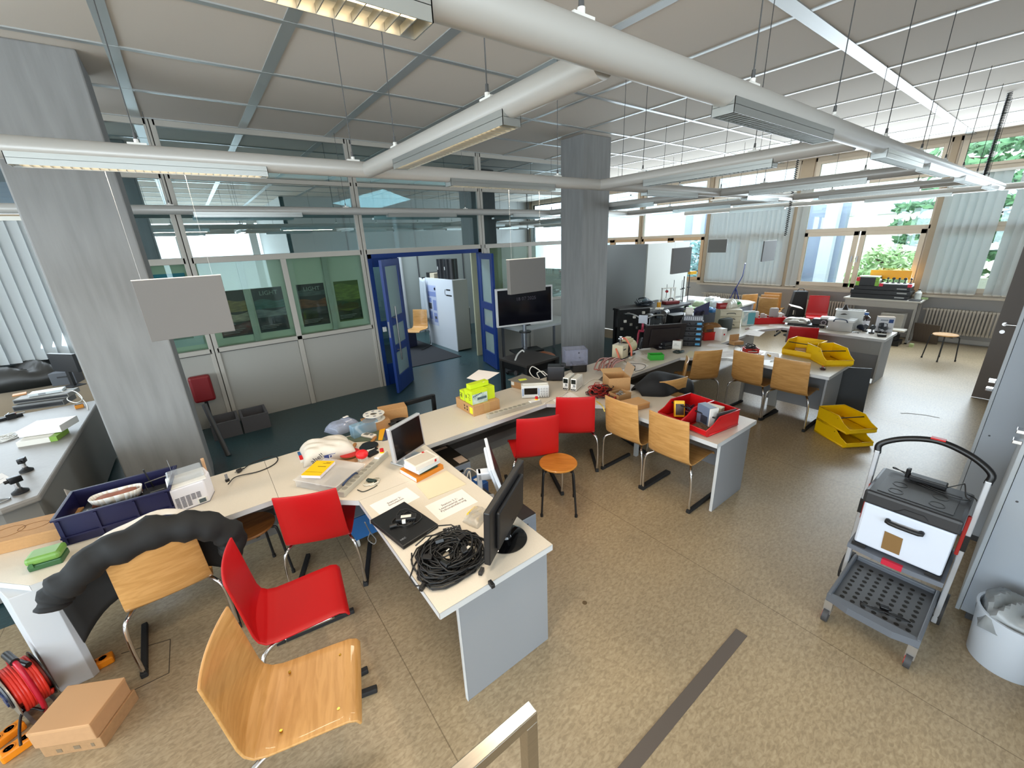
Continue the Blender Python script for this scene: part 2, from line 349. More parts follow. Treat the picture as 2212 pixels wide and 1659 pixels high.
# ---- window front (x = 11.9)
struct(MB().box(11.9, -.7, 0, 12.1, 13, .93).ob('wall_east', SPAN))
struct(MB().box(11.88, -.7, .02, 11.9, 13, .1).ob('baseboard_east', mat('#c4c2be', .6)))
struct(MB().box(11.72, -.65, .9, 11.95, 6.5, .94).ob('trim_6', mat('#b9ae9f', .5)))
POST = mat('#a8967f', .6); WFR = mat('#cdbfac', .5); TAN = mat('#cbab88', .55)
posts = (-.55, 1.8, 4.18, 6.42, 8.68, 10.9)
for k, y in enumerate(posts):
    wdt = .13 if k == 2 else .045
    struct(MB().box(11.86, y - wdt, .93, 12.06, y + wdt, 3.8).ob('trim_%d' % (7 + k), POST))
for k in range(5):
    y0 = posts[k] + (.13 if k == 2 else .045); y1 = posts[k + 1] - (.13 if k == 1 else .045)
    o = MB(); 
    o.box(11.9, y0, 3.72, 11.98, y1, 3.8).box(11.9, y0, 3.16, 11.98, y1, 3.24).box(11.9, y0, 2.2, 11.98, y1, 2.28).box(11.9, y0, .93, 11.98, y1, 1.0)
    o.box(11.9, y0, .93, 11.98, y0 + .035, 3.8).box(11.9, y1 - .035, .93, 11.98, y1, 3.8)
    o.box(11.88, y0 + .035, 3.24, 11.95, y0 + .12, 3.72).box(11.88, y1 - .12, 3.24, 11.95, y1 - .035, 3.72).box(11.88, y0 + .12, 3.66, 11.95, y1 - .12, 3.72).box(11.88, y0 + .12, 3.24, 11.95, y1 - .12, 3.29)
    wv = struct(o.ob('window_%d' % n, WFR, bevel=.003)); n += 1
    ym = (y0 + y1) / 2
    for a, b in ((y0 + .035, ym - .02), (ym + .02, y1 - .035)):
        s = MB(); s.box(11.87, a, 1.0, 11.94, a + .085, 2.2).box(11.87, b - .085, 1.0, 11.94, b, 2.2).box(11.87, a, 1.0, 11.94, b, 1.085).box(11.87, a, 2.115, 11.94, b, 2.2)
        so = s.ob('sash', TAN if k >= 2 else WFR, wv, bevel=.003)
        MB().box(11.905, a + .085, 1.085, 11.911, b - .085, 2.115).ob('pane', glass('#f2f8fa', 1, 'win'), so)
        MB().box(11.84, (b - .04) if a < ym - .3 else (a + .02), 1.55, 11.87, (b - .02) if a < ym - .3 else (a + .04), 1.68).ob('handle', ALU, so)
    MB().box(11.93, y0 + .035, 2.28, 11.936, y1 - .035, 3.16).ob('pane', glass('#f2f8fa', 1, 'win'), wv)
    MB().box(11.91, y0 + .12, 3.29, 11.916, y1 - .12, 3.66).ob('pane', glass('#f2f8fa', 1, 'win'), wv)
# ---- grey room door standing open on the right
r = bpy.data.objects.new('door_5', None); C.objects.link(r); r['kind'] = 'structure'; r.location = (8.22, -.56, 0); r.rotation_euler = (0, 0, math.radians(89))
MB().box(0, -.02, .012, .95, .02, 2.04).ob('leaf', mat('#6f6761', .55), r)
h = MB().cyl((.88, -.0, 1.03), (.88, .07, 1.03), .011).cyl((.88, .07, 1.03), (.76, .07, 1.03), .010).cyl((.88, 0.02, .93), (.88, .028, .93), .024).cyl((.88, 0.02, 1.03), (.88, .028, 1.03), .024)
h.ob('door_handle', CHROME, r, smooth='a')
pp = MB().box(.47, .021, 1.44, .80, .0225, 1.65).ob('sign', PAPER, r)
MB().box(.62, .0226, 1.595, .73, .0232, 1.62).box(.60, .0226, 1.555, .75, .0232, 1.57).box(.64, .0226, 1.53, .75, .0232, 1.536).ob('print_lines', GREY, r)
# ---- marks on the floor
struct(MB().box(.60, .645, 0, 2.16, .71, .003).ob('trim_20', mat('#5a514a', .6)))
hx = MB(); q = [P(368, 1381, 0), P(365, 1454, 0), P(285, 1493, 0), P(205, 1440, 0), P(262, 1412, 0)]
for a, b in ((0, 1), (1, 2), (0, 4)):
    hx.tube([q[a], q[b]], .0025, 4)
struct(hx.ob('trim_21', mat('#3c352d', .8)))
# ------------------------------------------------------------------ desks
def wob(mb, name, m, par, **k):
    o = mb.ob(name, m, par, **k); o.location = -par.location; return o
TZ = .72
def desk(label, poly, loc, panels, group='desk units of the long bench', sockets=None):
    r = root('laboratory_desk', label, 'desk', loc, 0, group)
    wob(MB().prism(poly, TZ - .036, TZ), 'tabletop', TOP, r)
    n = len(poly); e = MB()
    for i in range(n):
        a = Vector(poly[i] + (0,)); b = Vector(poly[(i + 1) % n] + (0,)); d = (b - a).normalized(); nn = Vector((d.y, -d.x, 0))
        e.quad(a + nn * .002 + Vector((0, 0, TZ - .037)), b + nn * .002 + Vector((0, 0, TZ - .037)), b + nn * .002 + Vector((0, 0, TZ - .001)), a + nn * .002 + Vector((0, 0, TZ - .001)))
    wob(e, 'edge_band', EDGE, r)
    for nm, bx, mm in panels: wob(MB().box(*bx), nm, mm, r, bevel=.002)
    for (x, y, z, ax) in (sockets or []):
        s = MB()
        if ax == 'x': s.box(x - .004, y - .07, z - .04, x, y + .07, z + .04).cyl((x - .006, y - .033, z), (x, y - .033, z), .024).cyl((x - .006, y + .033, z), (x, y + .033, z), .024)
        wob(s, 'socket_plate', LGREY, r)
    return r
DK = mat('#6f6a63', .6); DK2 = mat('#5d5a57', .6)
L = .002
desk('long bench desk at the left carrying the dark blue crate and the ice maker', [(-1.03, 2.88), (.129, 2.89), (.129, 3.55), (-1.32, 3.55), (-1.32, 3.18)], (-.5, 3.2, 0),
     [('back_panel', (-1.2, 3.42, .12, .1, 3.44, .68), DK), ('cable_trough', (-1.2, 3.3, .28, .1, 3.42, .36), DK2)])
desk('corner desk piece with the yellow book, clear box and cloth bag on it', [(.131, 2.89), (.545, 2.49), (1.24, 2.49), (1.24, 3.55), (.131, 3.55)], (.7, 3.1, 0),
     [('back_panel', (.14, 3.42, .12, 1.24, 3.44, .68), DK)])
desk('projecting desk wing nearest the steel handrail, with the cable tangle', [(.545, 1.36), (1.24, 1.36), (1.24, 2.488), (.545, 2.488)], (.9, 1.9, 0),
     [('end_panel', (.655, 1.39, 0, 1.225, 1.412, .68), PANEL), ('modesty_panel', (1.17, 1.412, .25, 1.19, 2.48, .68), PANEL), ('panel_edge_strip', (.651, 1.388, 0, .655, 1.413, .68), EDGE)])
desk('straight bench desk carrying the lime green boxes and the oscilloscope', [(1.243, 2.905), (2.59, 2.905), (2.59, 3.55), (1.243, 3.55)], (1.9, 3.2, 0),
     [('back_panel', (1.25, 3.42, .12, 2.58, 3.44, .68), DK), ('cable_trough', (1.25, 3.3, .28, 2.58, 3.42, .36), DK2)])
desk('corner desk piece with the red cable bundle and two power supplies', [(2.592, 2.905), (3.0, 2.47), (3.68, 2.47), (3.68, 3.55), (2.592, 3.55)], (3.1, 3.1, 0),
     [('back_panel', (2.6, 3.42, .12, 3.67, 3.44, .68), DK)])
desk('projecting desk wing carrying the twin red storage bin', [(3.0, 1.35), (3.68, 1.35), (3.68, 2.468), (3.0, 2.468)], (3.3, 1.9, 0),
     [('end_panel', (3.14, 1.385, 0, 3.665, 1.407, .68), PANEL), ('modesty_panel', (3.56, 1.407, .2, 3.58, 2.46, .68), PANEL), ('panel_edge_strip', (3.136, 1.383, 0, 3.14, 1.408, .68), EDGE), ('leg_panel', (3.45, 2.40, 0, 3.49, 2.44, .68), LGREY)])
desk('straight bench desk carrying the vacuum pump and the green tray', [(3.683, 2.905), (5.02, 2.905), (5.02, 3.55), (3.683, 3.55)], (4.3, 3.2, 0),
     [('back_panel', (3.69, 3.42, .12, 5.01, 3.44, .68), DK), ('cable_trough', (3.69, 3.3, .28, 5.01, 3.42, .36), DK2)])
desk('corner desk piece with the black organiser tower on it', [(5.022, 2.905), (5.42, 2.47), (6.10, 2.47), (6.10, 3.55), (5.022, 3.55)], (5.5, 3.1, 0),
     [('back_panel', (5.03, 3.42, .12, 6.09, 3.44, .68), DK)])
desk('projecting desk wing with the two yellow bins on its end', [(5.42, 1.33), (6.10, 1.33), (6.10, 2.468), (5.42, 2.468)], (5.8, 1.9, 0),
     [('end_panel', (5.55, 1.37, 0, 6.085, 1.392, .68), PANEL), ('modesty_panel', (5.99, 1.392, .1, 6.01, 2.46, .68), PANEL), ('leg_panel', (5.88, 2.40, 0, 5.92, 2.44, .68), LGREY), ('leg_panel', (5.98, 2.0, 0, 6.02, 2.1, .68), LGREY)])
desk('straight bench desk carrying the white drawer tower and red tray', [(6.103, 2.905), (7.44, 2.905), (7.44, 3.55), (6.103, 3.55)], (6.8, 3.2, 0),
     [('back_panel', (6.11, 3.42, .12, 7.43, 3.44, .68), DK), ('cable_trough', (6.11, 3.3, .28, 7.43, 3.42, .36), DK2)])
desk('corner desk piece nearest the windows with the projector on it', [(7.442, 2.905), (7.84, 2.72), (8.53, 2.72), (8.53, 3.55), (7.442, 3.55)], (8, 3.1, 0),
     [('back_panel', (7.45, 3.42, .12, 8.52, 3.44, .68), DK)])
desk('farthest desk wing carrying the amber bottle and the kettle carton', [(7.84, 1.37), (8.53, 1.37), (8.53, 2.718), (7.84, 2.718)], (8.2, 2.0, 0),
     [('end_panel', (7.98, 1.40, 0, 8.515, 1.422, .68), PANEL), ('socket_panel', (8.0, 1.422, .44, 8.02, 2.70, .68), LGREY), ('modesty_panel', (8.06, 1.422, .05, 8.08, 2.70, .44), PANEL), ('panel_edge_strip', (7.976, 1.398, 0, 7.98, 1.423, .68), EDGE)],
     sockets=[(7.999, 1.62, .56, 'x'), (7.999, 2.25, .56, 'x'), (7.999, 2.5, .56, 'x')])
# support panel of the left desk corner
tag(MB().prism([(-1.12, 2.885), (-.985, 2.885), (-.96, 2.91), (-1.20, 3.15), (-1.23, 3.12)], 0, .682).ob('support_panel', mat('#c3c6ca', .5), bevel=.003), 'pale grey support panel under the left desk corner beside the cable reel', 'panel')
# grey bench on the far left
r = root('laboratory_bench', 'grey bench with rounded front at the far left before the blinds', 'bench', (-2, 5, 0))
BEN = mat('#8f8b86', .45, noise=.06, nscale=30)
wob(MB().prism([(-3.6, 4.0), (-1.38, 3.99), (-1.21, 4.06), (-1.19, 6.6), (-3.6, 6.6)], .69, .735), 'worktop', BEN, r, bevel=.012)
wob(MB().prism([(-3.5, 4.05), (-1.40, 4.04), (-1.24, 4.10), (-1.22, 6.55), (-3.5, 6.55)], .02, .69), 'cabinet_body', mat('#7b7974', .5), r)
# ------------------------------------------------------------------ steel handrail in the foreground
r = root('handrail', 'brushed square steel handrail ending above the floor channel', 'handrail', (0, .7, 0))
hm = mat('#b9b2a6', .28, 1.0, noise=.1, nscale=6, stretch=(1, 14, 14))
wob(MB().box(-1.2, .683, .855, .552, .727, .90), 'rail', hm, r, bevel=.003)
for x in (.508, -1.0): wob(MB().box(x, .683, 0, x + .044, .727, .855), 'post', hm, r, bevel=.003)
# ------------------------------------------------------------------ chairs
CH = {}
def shell_pts(u, v, wf, wb):
    """u along the profile from seat front to back top, v across"""
    prof = [(.205, .415), (.19, .44), (.16, .452), (.06, .448), (-.06, .44), (-.14, .437), (-.185, .447), (-.212, .475), (-.226, .52), (-.238, .62), (-.252, .74), (-.268, .865)]
    t = u * (len(prof) - 1); i = min(int(t), len(prof) - 2); f = t - i
    y = prof[i][0] * (1 - f) + prof[i + 1][0] * f; z = prof[i][1] * (1 - f) + prof[i + 1][1] * f
    s = v * 2 - 1; wd = wf / 2 if u < .55 else wf / 2 + (wb - wf) / 2 * (u - .55) / .45
    if u > .62: y += .022 * (1 - s * s) * -1 + .0
    else: z -= .008 * (1 - s * s)
    return Vector((s * wd, y, z))
def chair_meshes(kind):
    if kind in CH: return CH[kind]
    def f(u, v): return shell_pts(u, v, .405, .375)
    m = {'wood': BEECH, 'red': REDCH, 'corner': BEECH}[kind]
    mb = MB(); NU, NV = 33, 10
    def g(u, v):
        p = f(u, v)
        # rounded upper corners, tapered on the corner-cut variant
        if kind == 'corner':
            cut = max(0, .30 - abs(u - .62)) * 0; 
            if .55 < u < .72: p.x *= .82 + .18 * (u - .55) / .17
        return p
    mb.grid(g, NU, NV)
    sh = mb.ob('seat_shell', m, None, smooth=True, solid=.011, bevel=.003)
    fr = MB()
    for s in (-1, 1):
        x = s * .17; X = s * .235
        pts = smoothpath([(x, .13, .418), (x, .0, .418), (x, -.12, .418), (x + s * .03, -.185, .41), (X - s * .012, -.215, .375), (X, -.215, .25), (X, -.212, .08), (X, -.195, .022), (X, -.12, .016), (X, .1, .016), (X, .22, .016)], 4)
        fr.tube(pts, .0115, 8)
    fr.cyl((-.17, .1, .418), (.17, .1, .418), .009).cyl((-.17, -.1, .418), (.17, -.1, .418), .009)
    fo = fr.ob('frame', CHROME, None, smooth=True)
    sl = []
    for s in (-1, 1):
        q = MB().box(s * .235 - .016, -.17, .0, s * .235 + .016, .235, .03, bev=.005).box(s * .235 - .017, -.225, .0, s * .235 + .017, -.175, .034, bev=.005)
        sl.append(q.ob('glide', RUBBER, None))
    CH[kind] = (sh, fo, sl[0], sl[1])
    for o in CH[kind]: C.objects.unlink(o)
    return CH[kind]
def chair(kind, label, cx, cy, face, group=None, z=0, name='stacking_chair', rot=None, used={}):
    """face: compass angle in degrees of the direction a sitter looks"""
    r = root(name, label, 'chair', (cx, cy, z), math.radians(face - 90), group, rot)
    for o in chair_meshes(kind):
        c = o.copy(); C.objects.link(c); c.parent = r
    return r
r = chair('wood', 'light beech plywood chair in the foreground, back turned to the left', .0, 1.60, -17)
for x, y in ((-.13, .12), (.13, .12), (-.13, -.1), (.13, -.1)): MB().cyl((x, y, .445), (x, y, .4545), .006, n=10).ob('screw', mat('#c9a24a', .25, 1.0), r)
chair('red', 'bright red plywood chair standing right behind the foreground beech chair', .09, 2.16, -8)
chair('red', 'red plywood chair pushed against the corner desk with the yellow book', .36, 2.82, 67)
chair('wood', 'beech chair with a black jacket over its back at the left desk', -.52, 2.92, 93)
chair('red', 'red plywood chair turned away, standing behind the round stool', 2.22, 2.71, 63)
chair('red', 'red plywood chair pushed under the desk corner by the red cables', 2.85, 2.79, 50)
chair('wood', 'beech chair at the red bin desk, on the side nearer the red chairs', 3.185, 2.235, 0)
chair('wood', 'beech chair at the red bin desk, on the side nearer the aisle', 3.185, 1.74, 0)
chair('wood', 'beech chair with upright square back by the desk corner left of the yellow bins', 5.26, 2.80, 57)
chair('corner', 'beech chair with cut lower back corners, middle one of three by the yellow bin desk', 5.605, 2.16, -4)
chair('wood', 'beech chair right in front of the two yellow bins on the desk', 5.615, 1.70, 1)
chair('wood', 'beech chair half hidden by the black jacket, turned side on at the desk edge', 4.42, 2.78, 120)
chair('red', 'dark red chair half hidden behind the left yellow bin', 7.62, 2.35, 20)
chair('wood', 'beech chair seen from behind below the window blinds, beside the blue tripod', 10.78, 4.72, 55, 'chairs by the windows')
chair('wood', 'nearest of three beech chairs standing one behind the other by the windows', 10.52, 3.98, 8, 'chairs by the windows')
chair('wood', 'middle one of three beech chairs standing one behind the other by the windows', 11.0, 4.14, 8, 'chairs by the windows')
chair('wood', 'rearmost of three beech chairs standing one behind the other by the windows', 11.46, 4.26, 8, 'chairs by the windows')
chair('red', 'slatted pinkish red chair standing in front of the window radiator', 10.9, 3.15, 200)
chair('wood', 'dull brown chair in the corridor beside the white poster cabinet', 3.92, 8.95, 215)
# ------------------------------------------------------------------ stools
def stool(label, x, y, rz, lay=None, m=STOOLW, h=.46):
    r = root('round_stool', label, 'stool', (x, y, 0), rz)
    MB().lathe([(.0, h - .022), (.155, h - .022), (.166, h - .014), (.167, h - .006), (.160, h), (.0, h)], 40, cap0=False, cap1=False).ob('seat', m, r, smooth='a')
    for k in range(4):
        a = PI / 4 + k * PI / 2; c, s = math.cos(a), math.sin(a)
        MB().tube(smoothpath([(c * .09, s * .09, h - .034), (c * .155, s * .155, h - .034), (c * .18, s * .18, h - .06), (c * .195, s * .195, .22), (c * .212, s * .212, .012)], 4), .0095, 8).cyl((c * .212, s * .212, 0), (c * .212, s * .212, .025), .013).ob('leg', BLACK, r, smooth='a')
    MB().box(-.13, -.012, h - .045, .13, .012, h - .022).box(-.012, -.13, h - .045, .012, .13, h - .022).ob('cross_brace', BLACK, r)
    return r
stool('round wooden stool with black legs standing alone in front of the red chair', 2.185, 2.31, math.radians(-42))
stool('round wooden stool by the window radiator beside the grey door', 10.25, 1.02, math.radians(-40), m=BEECH)
stool('dark round stool tucked under the left desk beside the jacket chair', -.08, 3.12, .3, m=DWOOD)
# ------------------------------------------------------------------ tubular pendant lights
PIPE = mat('#b7b5b0', .34, .15, spec=.6); LOUV = mat('#b4b7b4', .28, .75)
WARM = mat('#ffdfb0', .5, emit=5); OFFT = mat('#e8ecf0', .4)
PZ = 2.81
def pendant(label, a, b, lamps, cables, group='tubular pendant lights'):
    a = Vector(a + (PZ,)); b = Vector(b + (PZ,)); d = b - a; Ln = d.length; rz = math.atan2(d.y, d.x)
    r = root('pendant_light', label, 'pendant light', a, rz, group)
    MB().cyl((0, 0, 0), (Ln, 0, 0), .051, n=28).ob('tube', PIPE, r, smooth='a')
    for s, ln, lit in lamps:
        h = MB(); z1 = -.012; z0 = -.078
        W = .045
        h.box(s, -W, z0, s + ln, -W + .002, z1).box(s, W - .002, z0, s + ln, W, z1).box(s, -W, z0, s + .003, W, z1).box(s + ln - .003, -W, z0, s + ln, W, z1)
        h.box(s, -W, -.05, s + ln, W, -.0485)
        lo = h.ob('louvre_lamp', LOUV, r)
        f = MB(); k = 0; nb = int(ln / .034)
        for i in range(1, nb): xx = s + ln * i / nb; f.box(xx - .001, -.042, z0 + .002, xx + .001, .042, z0 + .018)
        f.ob('louvre_blades', LOUV, lo)
        MB().cyl((s + .03, 0, -.056), (s + ln - .03, 0, -.056), .005, n=10).ob('lamp_tube', WARM if lit else OFFT, lo, smooth='a')
        if lit:
            q = Matrix.Translation(a) @ Matrix.Rotation(rz, 4, 'Z') @ Vector((s + ln / 2, 0, z0 - .004))
            l = bpy.data.lights.new('lamp_light', 'AREA'); l.shape = 'RECTANGLE'; l.size = ln - .1; l.size_y = .07; l.energy = lit; l.color = (1, .85, .66)
            o = bpy.data.objects.new('lamp_light', l); C.objects.link(o); o.location = q; o.rotation_euler = (0, 0, rz)
    for s in cables:
        c = MB().tube([(s, 0, .05), (s, 0, 3.795 - PZ)], .0028, 5).cyl((s, 0, .05), (s, 0, .105), .009, .007, n=8)
        c.ob('suspension_cable', mat('#4a4a4a', .5), r)
        MB().box(s - .04, -.014, .044, s + .04, .014, .058).cyl((s, 0, .056), (s, 0, .075), .011, n=10).ob('cable_clip', WHITE, r)
    return r
Y1, Y2, Y3 = .96, 3.12, 6.5
CXS = [1.15 + 2.41 * k for k in range(5)]
pendant('thick nearest light tube running overhead from the upper left to the windows', (-1.5, Y1), (10.75, Y1), [(.95, 1.07, 16), (3.29, 1.07, 0), (5.39, 1.07, 0), (6.7, 1.07, 0), (8.5, 1.07, 0), (10.6, .9, 0)], [.4, 1.1, 2.5, 3.5, 4.45, 5.45, 6.5, 7.5, 8.5, 9.5, 10.5])
pendant('light tube running along above the back edge of the long bench', (-2.6, Y2), (9.2, Y2), [(2.05, 1.07, 10), (4.38, 1.11, 8), (6.9, 1.07, 0), (9.3, 1.07, 0)], [.55, 2.54, 3.66, 5.56, 6.5, 7.6, 8.6, 9.6, 10.6])
pendant('farthest light tube hanging close before the glass partition', (-1.4, Y3), (9.0, Y3), [(1.6, 1.2, 0), (4.0, 1.2, 0), (6.4, 1.2, 0), (8.8, .9, 0)], [.4, 1.4, 3.4, 5.4, 7.4, 9.4])
names = ['cross light tube hanging over the nearest desk wing, its lamp lit', 'cross light tube hanging over the red bin desk wing', 'cross light tube hanging over the yellow bin desk wing', 'cross light tube hanging over the amber bottle desk wing', 'cross light tube hanging last before the windows']
for k, x in enumerate(CXS):
    y1 = Y2 if k < 2 else Y3
    pendant(names[k], (x, Y1 + .051), (x, y1 - .0), [(.46, 1.1, 14 if k == 0 else 0)] if k < 2 else [(.5, 1.2, 0), (3.1, 1.2, 0)], [.62, 1.6] if k < 2 else [.55, 1.55, 3.0, 4.4])
# crossing tube at the window end
pendant('short light tube crossing at the window end of the nearest tube', (10.85, -.6), (10.85, Y1), [(.2, .9, 0)], [.5, 1.2])
# ------------------------------------------------------------------ hanging grey boards
HB = mat('#6d6a67', .6); HB2 = mat('#5f5e5c', .6)
def hboard(label, a, b, z0, z1, m, thick=.018):
    a = Vector(a); b = Vector(b); d = b - a; r = root('hanging_board', label, 'board', ((a.x + b.x) / 2, (a.y + b.y) / 2, z0), math.atan2(d.y, d.x), 'grey boards hung from the light tubes')
    ln = d.length
    MB().box(-ln / 2, 0, 0, ln / 2, thick, z1 - z0).ob('panel', m, r, bevel=.002)
    MB().box(-ln / 2 - .002, .002, z1 - z0, ln / 2 + .002, thick - .002, z1 - z0 + .004).ob('edge_strip', WHITE, r)
    for s in (-.4, .4): MB().tube([(s * ln, thick / 2, z1 - z0), (s * ln, thick / 2, PZ - z0 - .03)], .0012, 4).ob('wire', CLEAR2, r)
hboard('large grey board hanging in front of the left concrete column', (-.265, 3.13), (.15, 3.13), 1.835, 2.18, HB)
a = PY(1101.6, 598, 3.13); b = PY(1178.5, 590, 3.13)
hboard('grey board hanging in front of the large wall screen', a, b, 1.825, 2.14, HB2, .05)
a = PY(1454, 560, 3.12); b = PY(1493, 558, 3.12)
hboard('dark grey board hanging in front of the pale bench partition', a, b, 1.81, 2.13, HB2, .03)
hboard('dark grey board hanging in front of the middle blinds, left of two', PX(1529.4, 533, 10.79), PX(1569.6, 532, 10.79), 1.82, 2.135, HB2)
a = PY(1649, 540, 3.12); b = PY(1676, 538, 3.12)
hboard('dark grey board hanging in front of the middle blinds, right of two', a, b, 1.81, 2.135, HB2)
hboard('grey board cut by the left picture edge before the blinds', (-1.5, 3.13), (-.885, 3.13), 1.93, 2.07, HB)
# ------------------------------------------------------------------ generic builders for the clutter
def crate(name, label, cat, loc, rz, w, d, h, m, group=None, t=.006, taper=0, rim=.012, parts=True):
    """open topped tray or crate, x across, y away, base centre of the front edge at loc"""
    r = root(name, label, cat, loc, rz, group)
    b = MB(); b.box(-w / 2, 0, 0, w / 2, d, t)
    b.box(-w / 2, 0, t, w / 2, t, h).box(-w / 2, d - t, t, w / 2, d, h).box(-w / 2, t, t, -w / 2 + t, d - t, h).box(w / 2 - t, t, t, w / 2, d - t, h)
    b.ob('body', m, r, bevel=.002)
    if rim:
        q = MB(); q.box(-w / 2 - rim, -rim, h - .012, w / 2 + rim, t * .6, h).box(-w / 2 - rim, d - t * .6, h - .012, w / 2 + rim, d + rim, h).box(-w / 2 - rim, t * .6, h - .012, -w / 2 + t * .6, d - t * .6, h).box(w / 2 - t * .6, t * .6, h - .012, w / 2 + rim, d - t * .6, h)
        q.ob('rim', m, r, bevel=.002)
    return r
def boxpx(name, label, cat, a, b, d, h, m, z=TZ, group=None, bevel=.003, part='body', w=None):
    c, rz, ww = F2(a, b, z); ww = w or ww
    r = root(name, label, cat, c, rz, group)
    MB().box(-ww / 2, 0, 0, ww / 2, d, h).ob(part, m, r, bevel=bevel)
    r['w'] = ww; return r, ww
def paper(label, px, z=TZ, m=PAPER, name='paper_sheet', cat='paper', group=None, t=.0012, lines=0, curl=0):
    q = [P(x, y, z) for x, y in px]; c = sum(q, Vector()) / 4
    r = root(name, label, cat, c, 0, group)
    if curl:
        def f(u, v): return (q[0] * (1 - u) * (1 - v) + q[1] * u * (1 - v) + q[2] * u * v + q[3] * (1 - u) * v) - c + Vector((0, 0, .001 + curl * (u ** 3)))
        MB().grid(f, 8, 4).ob('sheet', m, r, smooth=True, solid=.0008)
    else:
        MB().prism([(p.x - c.x, p.y - c.y) for p in q], 0, t).ob('sheet', m, r)
    if lines:
        e1 = q[1] - q[0]; e2 = q[3] - q[0]; b = MB()
        for i in range(lines):
            v = .3 + .45 * i / max(1, lines - 1); u1 = .25 + .1 * random.random(); u2 = .62 + .18 * random.random(); tt = .02
            p = [q[0] + e1 * u + e2 * vv - c + Vector((0, 0, t + .0004)) for u, vv in ((u1, v), (u2, v), (u2, v + tt), (u1, v + tt))]
            b.quad(*p)
        b.ob('print', mat('#8d8a88', .8), r)
    return r
def sag(pts, z, r, m, label=None, cat='cable', name='cable', n=6, group=None):
    """a cable through pixel points lying at height z (entries may carry their own z)"""
    w_ = [P(p[0], p[1], p[2] if len(p) > 2 else z) for p in pts]
    w_ = smoothpath(w_, n); c = w_[0].copy()
    o = MB().tube([p - c for p in w_], r, 6).ob(name, m, None, smooth=True); o.location = c
    return tag(o, label, cat, group)
def tangle(n, R, H, r, turns=(1, 2), seed=3, flat=1.0, wob_=.25):
    rnd = random.Random(seed); mb = MB()
    for k in range(n):
        pts = []; ph = rnd.random() * 6.28; R0 = R * rnd.uniform(.34, 1); tr = rnd.uniform(*turns); ox = R * rnd.uniform(-.2, .2); oy = R * rnd.uniform(-.2, .2); zz = rnd.uniform(.1, 1)
        a1, a2 = rnd.uniform(0, 6), rnd.uniform(0, 6); N = int(16 * tr)
        for i in range(N + 1):
            t = i / N * tr * 6.283; q = R0 * (1 + wob_ * math.sin(2 * t + a1) * .5 + wob_ * .5 * math.sin(3 * t + a2))
            pts.append((ox + q * math.cos(t + ph), (oy + q * math.sin(t + ph)) * flat, max(r, r + H * zz * (.55 + .45 * math.sin(1.3 * t + a2)))))
        mb.tube(pts, r, 5)
    return mb
def crumple(w, d, h, seed, m, parent, name, nu=22, nv=16, amp=.25, power=.6, solid=.003):
    rnd = random.Random(seed); ph = [(rnd.uniform(4, 13), rnd.uniform(4, 13), rnd.uniform(0, 6), rnd.uniform(.3, 1)) for _ in range(9)]
    def f(u, v):
        x = (u * 2 - 1); y = (v * 2 - 1); e = max(0, 1 - x ** 4) * max(0, 1 - y ** 4)
        k = sum(a * abs(math.sin(fx * u + fy * v + p)) for fx, fy, p, a in ph) / 5
        q = 1 + .08 * math.sin(5 * u + 3 * v + ph[0][2])
        return Vector((x * w / 2 * q, y * d / 2 * q, .002 + h * (e ** power) * (1 - amp + amp * k)))
    return MB().grid(f, nu, nv).ob(name, m, parent, smooth='a', solid=solid)
CABK = mat('#121213', .45); CABW = mat('#d9d5cd', .5)
BZ = .735
# ------------------------------------------------------------------ left bench
r, ww = boxpx('carton', 'large flat white carton lying on top of the green ended box', 'box', (41, 946), (134, 933), .26, .065, WHITE, BZ + .055)
r, ww = boxpx('carton', 'flat white carton with a green end under the large white one', 'box', (38, 967), (110, 955), .22, .05, OFFW, BZ)
MB().box(ww / 2, 0, .002, ww / 2 + .05, .2, .048).ob('green_end', mat('#7aa03c', .5), r)
def device(label, a, b, d, h, m, z, knobs=True):
    r, ww = boxpx('instrument', label, 'instrument', a, b, d, h, m, z)
    MB().box(-ww / 2 + .01, -.003, .012, ww / 2 - .01, 0, h - .012).ob('front_panel', SOOT, r)
    return r
device('flat dark instrument lowest in the pile before the black sheet', (30, 890), (140, 875), .25, .06, mat('#5b5a57', .5), BZ)
device('flat grey instrument lying on the dark one on the left bench', (30, 874), (150, 858), .24, .05, mat('#77756f', .5), BZ + .062)
r, ww = boxpx('router', 'white router with cables lying on top of the instrument pile', 'router', (62, 858), (136, 846), .14, .03, mat('#c9cfcf', .4), BZ + .114)
MB().box(-.06, -.002, .006, .0, 0, .022).ob('vent', GREY, r)
r, ww = boxpx('circuit_board', 'orange board lying beside the white router', 'board', (27, 858), (58, 852), .1, .015, mat('#c98a55', .5), BZ + .114)
r, ww = boxpx('plug_adapter', 'orange plug adapter on the bench edge by the column', 'plug', (163, 884), (182, 880), .05, .04, mat('#d98a2b', .4), BZ)
MB().box(-.03, .01, .04, .03, .04, .046).ob('socket_face', BLACK, r)
r, ww = boxpx('monitor_screen', 'black screen standing on the left bench before the blinds', 'screen', (112, 792), (166, 794), .04, .24, BLACK, 1.0)
r.location.z = BZ + .2
MB().box(-.03, .005, -.2, .03, .035, .0).box(-.1, -.06, -.2, .1, .1, -.19).ob('stand', BLACK, r)
r, ww = boxpx('equipment_case', 'dark grey case standing behind the white router', 'box', (114, 835), (168, 828), .2, .17, mat('#4b4d52', .5), BZ)
MB().box(-.05, -.006, .1, .05, 0, .12).ob('handle', BLACK, r)
c = P(50, 850, BZ)
r = root('plastic_sheet', 'crumpled black plastic sheet heaped in the far left corner', 'plastic sheet', (c.x - .12, c.y + .58, BZ))
crumple(1.1, .7, .33, 5, mat('#23211d', .4, noise=.2, nscale=8), r, 'sheet', 30, 22, .6, .45)
